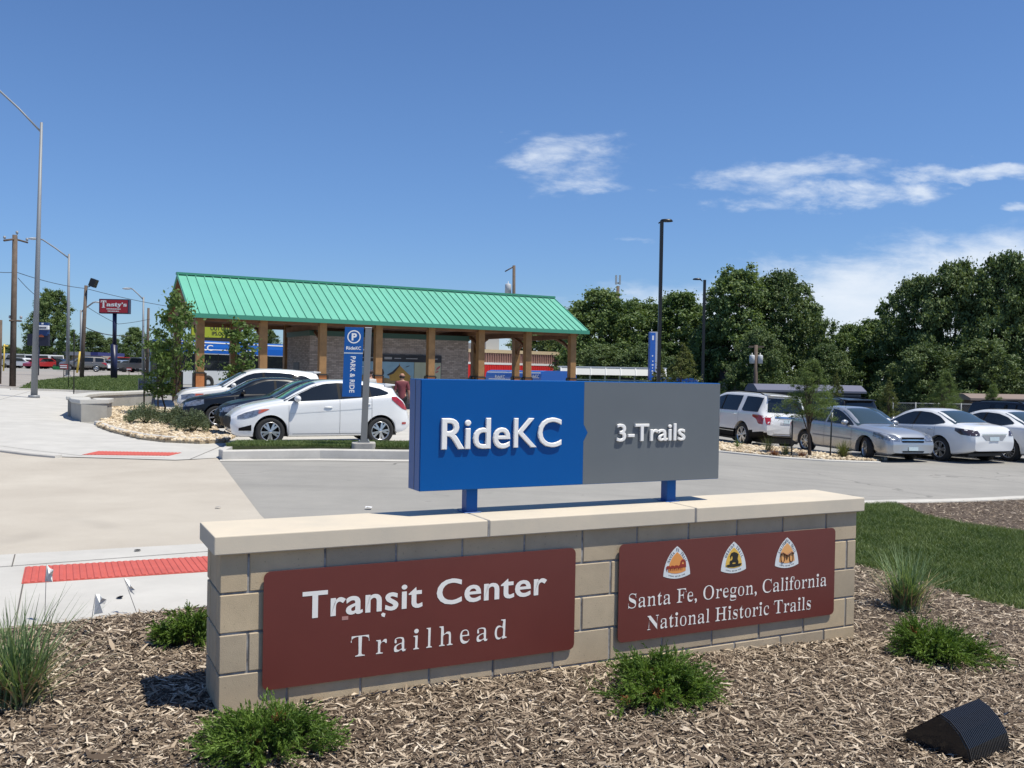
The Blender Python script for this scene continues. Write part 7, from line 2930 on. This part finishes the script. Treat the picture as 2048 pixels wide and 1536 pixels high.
# young maples beside the seat wall
YM = tree_proto(21, 4.0, 0.95, 1.2, 64, 38, 0.07, M_leafY, 'oval', tr=0.010, cr=(0.22, 0.40), limbs=16)
YM2 = tree_proto(22, 4.0, 0.80, 1.0, 60, 44, 0.07, M_leafY, 'oval', tr=0.010, cr=(0.22, 0.42), limbs=16)
for (px, yb, yt, hwp, pr_, base, lab) in ((350, 838, 588, 48, YM, .95, 'young maple beside the left end of the shelter, tallest of the two by the bed'), (325, 834, 668, 42, YM2, .80, 'smaller young maple left of the taller one'),):
    b = G(px, yb)
    d = (b - CAM).dot(F_)
    H = at(px, yt, d).z - b.z
    s = hwp * d / FPX / base
    plant_tree('young_maple', lab, 'tree', pr_, b, (s, s, H / 4.05), px * 0.1, 'young maples near the shelter')
p = at(482, 770, 33)
b = Vector((p.x, p.y, ground(p.x, p.y)))
plant_tree('young_maple', 'young maple standing before the second shelter post behind the white SUV', 'tree', YM2, b, (0.92, 0.92, (at(482, 643, 33).z - b.z) / 4.05), 1.0, 'young maples near the shelter')

# young conifers
CF = tree_proto(31, 3.0, 0.80, 1.25, 180, 115, 0.036, M_leafC, 'cone', tr=0.016, cr=(0.10, 0.26), limbs=22, aspect=0.16)
CF2 = tree_proto(32, 3.0, 0.80, 0.5, 120, 70, 0.045, M_leafB, 'cone', tr=0.010, cr=(0.08, 0.24), limbs=24, aspect=0.3)
b = G(1620, 914, 0.03)
d = (b - CAM).dot(F_)
plant_tree('young_conifer', 'young feathery conifer in the gravel bed before the silver sedan', 'tree', CF, b, (1.02, 1.02, (at(1624, 722, d).z - b.z) / 3.05), 0.3, 'young conifers')
for px, yt, yb, d, hwp, pr_, lab in ((1366, 690, 770, 48, 46, CF2, 'yellowish young conifer above the grey half of the sign'), (1890, 745, 830, 42, 36, CF, 'young conifer behind the white sedan'), (1778, 758, 820, 44, 24, CF2, 'small pale young conifer above the silver sedan'),
                                  (1318, 728, 780, 46, 34, CF2, 'low yellowish conifer left of the taller one behind the sign'), (1672, 742, 800, 46, 20, CF2, 'thin young conifer behind the black SUV'), (1985, 770, 830, 44, 26, CF, 'young bushy tree before the brown house')):
    p = at(px, yb, d)
    b = Vector((p.x, p.y, ground(p.x, p.y)))
    s = hwp * d / FPX / 0.78
    plant_tree('young_conifer', lab, 'tree', pr_, b, (s, s, (at(px, yt, d).z - b.z) / 3.05), px * 0.01, 'young conifers')


# ------------------------------------------------------------------ shrubs
def juniper_mesh(seed, rad, hgt, shoots=95, leaf=0.0095, per=110):
    """low spreading shrub: arching shoots carrying scale-like tufts"""
    rng = np.random.default_rng(seed)
    mb = MB()
    PV, PU = [], []
    dry = []
    for s in range(shoots):
        th = rng.random() * 6.283
        rr = rad * (0.35 + 0.65 * rng.random()) * (1 + 0.18 * math.sin(3 * th + seed) + 0.22 * math.cos(th - 2.1 * seed))
        top = hgt * (0.35 + 0.75 * rng.random()) * (1.15 - 0.6 * rr / rad)
        p0 = np.array([0.05 * math.cos(th), 0.05 * math.sin(th), 0.0])
        p1 = np.array([rr * 0.5 * math.cos(th), rr * 0.5 * math.sin(th), top * 1.2])
        p2 = np.array([rr * math.cos(th + rng.normal() * .15), rr * math.sin(th + rng.normal() * .15), top * (0.55 + 0.6 * rng.random())])
        ts = np.linspace(0.0, 1, 6)
        C = [(1 - t) ** 2 * p0 + 2 * t * (1 - t) * p1 + t * t * p2 for t in ts]
        mb.tube([tuple(c) for c in C], [0.0045, 0.004, 0.0035, 0.003, 0.002, 0.001], 4, cap=False)
        # side sprigs
        for k in range(13):
            t = 0.25 + 0.72 * rng.random()
            b = (1 - t) ** 2 * p0 + 2 * t * (1 - t) * p1 + t * t * p2
            dv = 2 * (1 - t) * (p1 - p0) + 2 * t * (p2 - p1)
            dv /= np.linalg.norm(dv)
            sd = dv + rng.normal(size=3) * 0.50 + np.array([0, 0, 0.22])
            sd /= np.linalg.norm(sd)
            L = rad * (0.18 + 0.22 * rng.random())
            m = 24
            f = rng.random(m)
            pts = b + sd * (f * L)[:, None] + rng.normal(size=(m, 3)) * 0.0045 * (1.2 - f)[:, None]
            PV.append(pts)
            PU.append(np.repeat(sd[None], m, 0))
    P = np.vstack(PV)
    U = np.vstack(PU)
    n = len(P)
    a = U + rng.normal(size=(n, 3)) * 0.45
    a /= np.linalg.norm(a, axis=1)[:, None]
    b = np.cross(a, rng.normal(size=(n, 3)))
    b /= np.linalg.norm(b, axis=1)[:, None]
    s = (leaf * (0.6 + 0.9 * rng.random(n)))[:, None]
    V = np.zeros((n, 4, 3))
    V[:, 0] = P - a * s
    V[:, 1] = P - b * s * 0.24
    V[:, 2] = P + a * s * 1.2
    V[:, 3] = P + b * s * 0.24
    k = rng.random(n) < 0.025
    me = fast_mesh('foliage', V.reshape(-1, 3), np.arange(n * 4).reshape(n, 4), [M_jun, M_dry])
    # a few browned tufts close together
    mi = np.zeros(n, np.int32)
    for _ in range(4):
        c = P[rng.integers(n)]
        mi[(np.linalg.norm(P - c, axis=1) < rad * 0.11) & (rng.random(n) < 0.6)] = 1
    me.polygons.foreach_set('material_index', mi)
    return me, mb.mesh('stems', M_bark)


def shrub(name, label, protos, loc, scale, rot, group, cat='shrub'):
    t = thing(name, label, cat, loc, group, rot)
    t.scale = scale if isinstance(scale, tuple) else (scale,) * 3
    obj('foliage', protos[0], t)
    obj('stems', protos[1], t)


for seed, px, py_, rpx, h, lab in ((1, 532, 1518, 138, 0.21, 'bright green juniper at the bottom left corner of the sign wall'), (2, 1318, 1400, 118, 0.22, 'bright green juniper in front of the middle of the block wall'),
                                (3, 1858, 1318, 104, 0.22, 'dark green juniper right of the wall below the tall grass'), (4, 378, 1292, 62, 0.24, 'juniper half hidden behind the left end of the wall')):
    b = G(px, py_)
    d = (b - CAM).dot(F_)
    r = rpx * d / FPX
    shrub('juniper', lab, juniper_mesh(seed, r, h, shoots=110 if seed < 4 else 90), b, 1.0, 0.0, 'spreading junipers in the mulch')


def mound_mesh(seed, rad, hgt, n, leaf, material):
    rng = np.random.default_rng(seed)
    th = rng.random(n) * 6.283
    q = rng.random(n) ** 0.5
    lump = 1 + 0.25 * np.sin(3 * th + seed) + 0.15 * np.sin(7 * th)
    r = rad * q * lump
    z = hgt * np.sqrt(np.maximum(0, 1 - (q * 0.95) ** 2)) * (0.45 + 0.6 * rng.random(n)) * (1 + 0.2 * np.sin(5 * th + 2))
    P = np.stack([r * np.cos(th), r * np.sin(th), z], 1)
    U = P / np.linalg.norm(P, axis=1)[:, None]
    a = U * np.array([1, 1, 0.5]) + rng.normal(size=(n, 3)) * 0.5
    a /= np.linalg.norm(a, axis=1)[:, None]
    b = np.cross(a, rng.normal(size=(n, 3)))
    b /= np.linalg.norm(b, axis=1)[:, None]
    s = (leaf * (0.6 + 0.8 * rng.random(n)))[:, None]
    V = np.zeros((n, 4, 3))
    V[:, 0] = P - a * s
    V[:, 1] = P - b * s * 0.22
    V[:, 2] = P + a * s
    V[:, 3] = P + b * s * 0.22
    mb = MB()
    for i in range(14):
        w = rng.random() * 6.28
        mb.tube([(0, 0, 0), (rad * .4 * math.cos(w), rad * .4 * math.sin(w), hgt * .4), (rad * .75 * math.cos(w), rad * .75 * math.sin(w), hgt * .6)], [0.012, 0.008, 0.004], 5)
    return fast_mesh('foliage', V.reshape(-1, 3), np.arange(n * 4).reshape(n, 4), material), mb.mesh('stems', M_bark)


for seed, px, py_, rpx, h, lab in ((1, 290, 848, 38, 0.52, 'grey green mounded shrub below the young maples'), (2, 352, 852, 26, 0.48, 'grey green shrub between the two larger ones in the gravel bed'), (3, 386, 864, 34, 0.50, 'grey green mounded shrub nearest the ramp')):
    b = G(px, py_, 0.07)
    d = (b - CAM).dot(F_)
    shrub('gravel_shrub', lab, mound_mesh(seed, rpx * d / FPX, h, 7000, 0.032, M_leafG), b, 1.0, 0, 'shrubs in the gravel bed')


def tuft_mesh(seed, n, hgt, spread, w, material, dry=0.25, stiff=0.4):
    """clump of long arching grass blades"""
    rng = np.random.default_rng(seed)
    V, Q, mi = [], [], []
    for i in range(n):
        th = rng.random() * 6.283
        l = hgt * (0.55 + 0.6 * rng.random())
        out = spread * (0.15 + 0.95 * rng.random() ** 1.3)
        b = np.array([rng.normal() * 0.045, rng.normal() * 0.045, 0])
        dirv = np.array([math.cos(th), math.sin(th), 0])
        side = np.array([-math.sin(th + rng.normal() * .6), math.cos(th), 0])
        side /= np.linalg.norm(side)
        isd = rng.random() < dry
        if isd:
            l *= 0.6
        st = len(V)
        m = 6
        droop = rng.random() ** 2 * 0.55
        for k in range(m + 1):
            f = k / m
            p = b + dirv * out * f ** (1 + stiff) + np.array([0, 0, l * (f - droop * f ** 2.5 * 0.8)])
            ww = w * (1 - f ** 1.6) * (0.6 + 0.4 * min(1, f * 4)) + 0.0003
            V.append(p - side * ww)
            V.append(p + side * ww)
        for k in range(m):
            Q.append((st + 2 * k, st + 2 * k + 1, st + 2 * k + 3, st + 2 * k + 2))
            mi.append(1 if isd else 0)
    me = fast_mesh('grass_tuft', V, Q, [material, M_straw])
    me.polygons.foreach_set('material_index', np.array(mi, np.int32))
    return me


M_straw = rnd_col_mat('dry_straw', [(0.0, (0.20, 0.15, 0.08)), (1.0, (0.42, 0.34, 0.20))])
M_tgrass = leaf_mat('tall_grass', (0.085, 0.150, 0.065), (0.24, 0.32, 0.16), 6.0, 0.3)
for seed, px, py_, n, h, sp_, lab in ((1, 36, 1412, 420, 0.54, 0.42, 'tall grass clump in the mulch at the left edge'), (2, 1812, 1222, 420, 0.52, 0.42, 'tall grass clump between the wall and the lawn')):
    b = G(px, py_)
    o = obj('grass_clump', tuft_mesh(seed, n, h, sp_, 0.0050, M_tgrass, 0.38), None, b)
    tag(o, lab, 'ornamental grass', 'tall grass clumps in the mulch')
for seed, px, py_, n, h, sp_, m, lab in ((5, 1686, 917, 260, 0.52, 0.34, M_leafB, 'round tuft of grass right of the young conifer'), (6, 1536, 905, 60, 0.55, 0.34, M_leafB, 'thin pale weed in front of the white SUV'), (7, 1474, 897, 60, 0.34, 0.22, M_leafC, 'small weed near the right edge of the grey sign'),
                                      (8, 1572, 912, 70, 0.42, 0.22, M_leafB, 'weed beside the black stake left of the conifer'), (9, 1548, 912, 120, 0.20, 0.22, M_dry, 'low reddish plant in the right gravel bed'), (10, 1604, 915, 90, 0.24, 0.2, M_dry, 'low reddish plant at the foot of the conifer')):
    b = G(px, py_, 0.03)
    o = obj('bed_plant', tuft_mesh(seed, n, h, sp_, 0.006, m, 0.2), None, b)
    tag(o, lab, 'plant', 'plants in the right gravel bed')
for seed, px, py_, n, lab in ((11, 95, 1250, 16, 'few thin grass blades at the foot of the leftmost marker flag'), (12, 1180, 1378, 22, 'small weed in the mulch left of the middle juniper')):
    o = obj('weed', tuft_mesh(seed, n, 0.09, 0.09, 0.0018, M_leafY), None, G(px, py_))
    tag(o, lab, 'weed', 'weeds in the mulch')


# ================================================================== PEOPLE
M_skin = mat('skin', (0.42, 0.22, 0.15), 0.55)


def skin_obj(name, chains, material, parent, sub=2, loc=None):
    """one continuous skinned surface; chains: lists of (x, y, z, r), joined where points coincide"""
    vs, es, rs = [], [], []
    key = {}
    for ch in chains:
        prev = None
        for x, y, z, r in ch:
            k = (round(x, 4), round(y, 4), round(z, 4))
            if k not in key:
                key[k] = len(vs)
                vs.append((x, y, z))
                rs.append(r)
            i = key[k]
            if prev is not None and prev != i:
                es.append((prev, i))
            prev = i
    me = bpy.data.meshes.new(name)
    me.from_pydata(vs, es, [])
    me.materials.append(material)
    o = obj(name, me, parent, loc)
    md = o.modifiers.new('skin', 'SKIN')
    if not me.skin_vertices:
        return o
    for i, r in enumerate(rs):
        me.skin_vertices[0].data[i].radius = (r, r)
    me.skin_vertices[0].data[0].use_root = True
    md.use_smooth_shade = True
    sb = o.modifiers.new('subsurf', 'SUBSURF')
    sb.levels = sub
    sb.render_levels = sub
    return o


def person(label, px, d, yaw, shirt, trousers, H=1.76, hair=None, cap=None, head_px=None):
    p = at(px, 770, d)
    z = ground(p.x, p.y) + 0.05
    t = thing('person', label, 'person', (p.x, p.y, z), 'people by the shelter', yaw)
    s = H / 1.76
    t.scale = (s, s, s)
    # faces +y (away from the viewer) before yaw
    pel, ch, nk = (0, 0, 0.95), (0, 0.02, 1.30), (0, 0.0, 1.50)
    body = []
    body.append([(0, 0, 0.95, .125), (0, .01, 1.10, .120), (0, .02, 1.28, .135), (0, .01, 1.42, .11), (0, 0, 1.50, .055), (0, .015, 1.56, .052), (0, .03, 1.63, .085), (0, .03, 1.70, .085), (0, .025, 1.745, .05)])
    for sx in (-1, 1):
        body.append([(0, 0, 0.95, .125), (sx * .095, 0, .88, .095), (sx * .105, .01, .52, .062), (sx * .105, -.015, .30, .056), (sx * .105, -.02, .09, .040), (sx * .115, .11, .035, .036), (sx * .12, .17, .03, .026)])
        hand = (sx * .285, .08, .82)
        body.append([(0, .01, 1.42, .11), (sx * .17, 0, 1.42, .062), (sx * .225, -.015, 1.18, .047), (sx * .255, .02, 1.0, .038), (hand[0] - sx * .012, .06, .885, .027), (hand[0], .075, .835, .030)])
        for k, (dy, ln) in enumerate(((-.028, .078), (-.009, .088), (.010, .084), (.028, .066))):
            body.append([(hand[0], .075, .835, .030), (hand[0] + sx * .004, .075 + dy, .80, .0095), (hand[0] - sx * .004, .08 + dy, .80 - ln * .6, .0085), (hand[0] - sx * .016, .085 + dy, .80 - ln, .007)])
        body.append([(hand[0], .075, .835, .030), (hand[0] - sx * .02, .11, .815, .010), (hand[0] - sx * .03, .125, .775, .008)])
    skin_obj('body', body, M_skin, t)
    mb = MB()
    # face: nose, ears
    mb.ball((0, .125, 1.645), (.014, .018, .022), 8)
    for sx in (-1, 1):
        mb.ball((sx * .088, .025, 1.655), (.012, .022, .032), 8)
    mb.build('ears_and_nose', M_skin, t)
    mb = MB()
    for sx in (-1, 1):
        mb.ball((sx * .032, .108, 1.675), (.013, .008, .007), 8)
    mb.box((0, .113, 1.607), (.045, .006, .008))
    mb.build('eyes_and_mouth', M_trim, t)
    sh = [[(0, 0, .80, .155), (0, 0, .92, .155), (0, .01, 1.10, .140), (0, .02, 1.28, .150), (0, .01, 1.42, .120), (0, 0, 1.485, .07)]]
    for sx in (-1, 1):
        sh.append([(0, .01, 1.42, .120), (sx * .175, 0, 1.42, .078), (sx * .222, -.012, 1.20, .066), (sx * .228, -.01, 1.16, .066)])
    skin_obj('shirt', sh, shirt, t)
    tr = []
    for sx in (-1, 1):
        tr.append([(0, 0, .93, .135), (sx * .095, 0, .86, .108), (sx * .105, .01, .52, .080), (sx * .105, -.015, .30, .072), (sx * .105, -.015, .10, .068)])
    skin_obj('trousers', tr, trousers, t)
    mb = MB()
    for sx in (-1, 1):
        mb.ball((sx * .113, .06, .04), (.05, .14, .045), 10)
    mb.build('shoes', M_trim, t)
    if hair:
        mb = MB()
        if hair == 'fringe':                       # bald crown, hair round the back
            prof = [(.070, 1.565), (.092, 1.60), (.097, 1.635), (.094, 1.65)]
            vs, fs = [], []
            for r, zz in prof:
                for k in range(13):
                    a = math.radians(-200 + 220 * k / 12)
                    vs.append((r * math.cos(a), .025 + r * math.sin(a), zz))
            for i in range(3):
                for k in range(12):
                    fs.append((i * 13 + k, i * 13 + k + 1, (i + 1) * 13 + k + 1, (i + 1) * 13 + k))
            mb.add(vs, fs, 0, None, True)
        else:
            mb.ball((0, .01, 1.705), (.098, .105, .085), 14)
        mb.build('hair', mat('hair_dark', (0.03, 0.02, 0.016), 0.7), t)
    if cap:
        mb = MB()
        mb.ball((0, .02, 1.715), (.104, .112, .075), 14)
        mb.box((0, .15, 1.70), (.15, .12, .012))
        mb.build('cap', cap, t)
    return t


person('man in a maroon shirt and dark trousers walking towards the notice board', 804, 30.0, 0.15, mat('shirt_maroon', (0.16, 0.035, 0.045), 0.8, var=0.2, vscale=9), mat('trousers_black', (0.012, 0.012, 0.015), 0.8), 1.64, hair='fringe')
person('person in a pale grey top and dark cap half hidden by the grey sign post', 741, 30.5, 0.9, mat('shirt_pale', (0.46, 0.46, 0.45), 0.8, var=0.15, vscale=9), mat('trousers_navy', (0.02, 0.022, 0.03), 0.8), 1.70, hair='short', cap=mat('cap_dark', (0.03, 0.03, 0.07), 0.7))
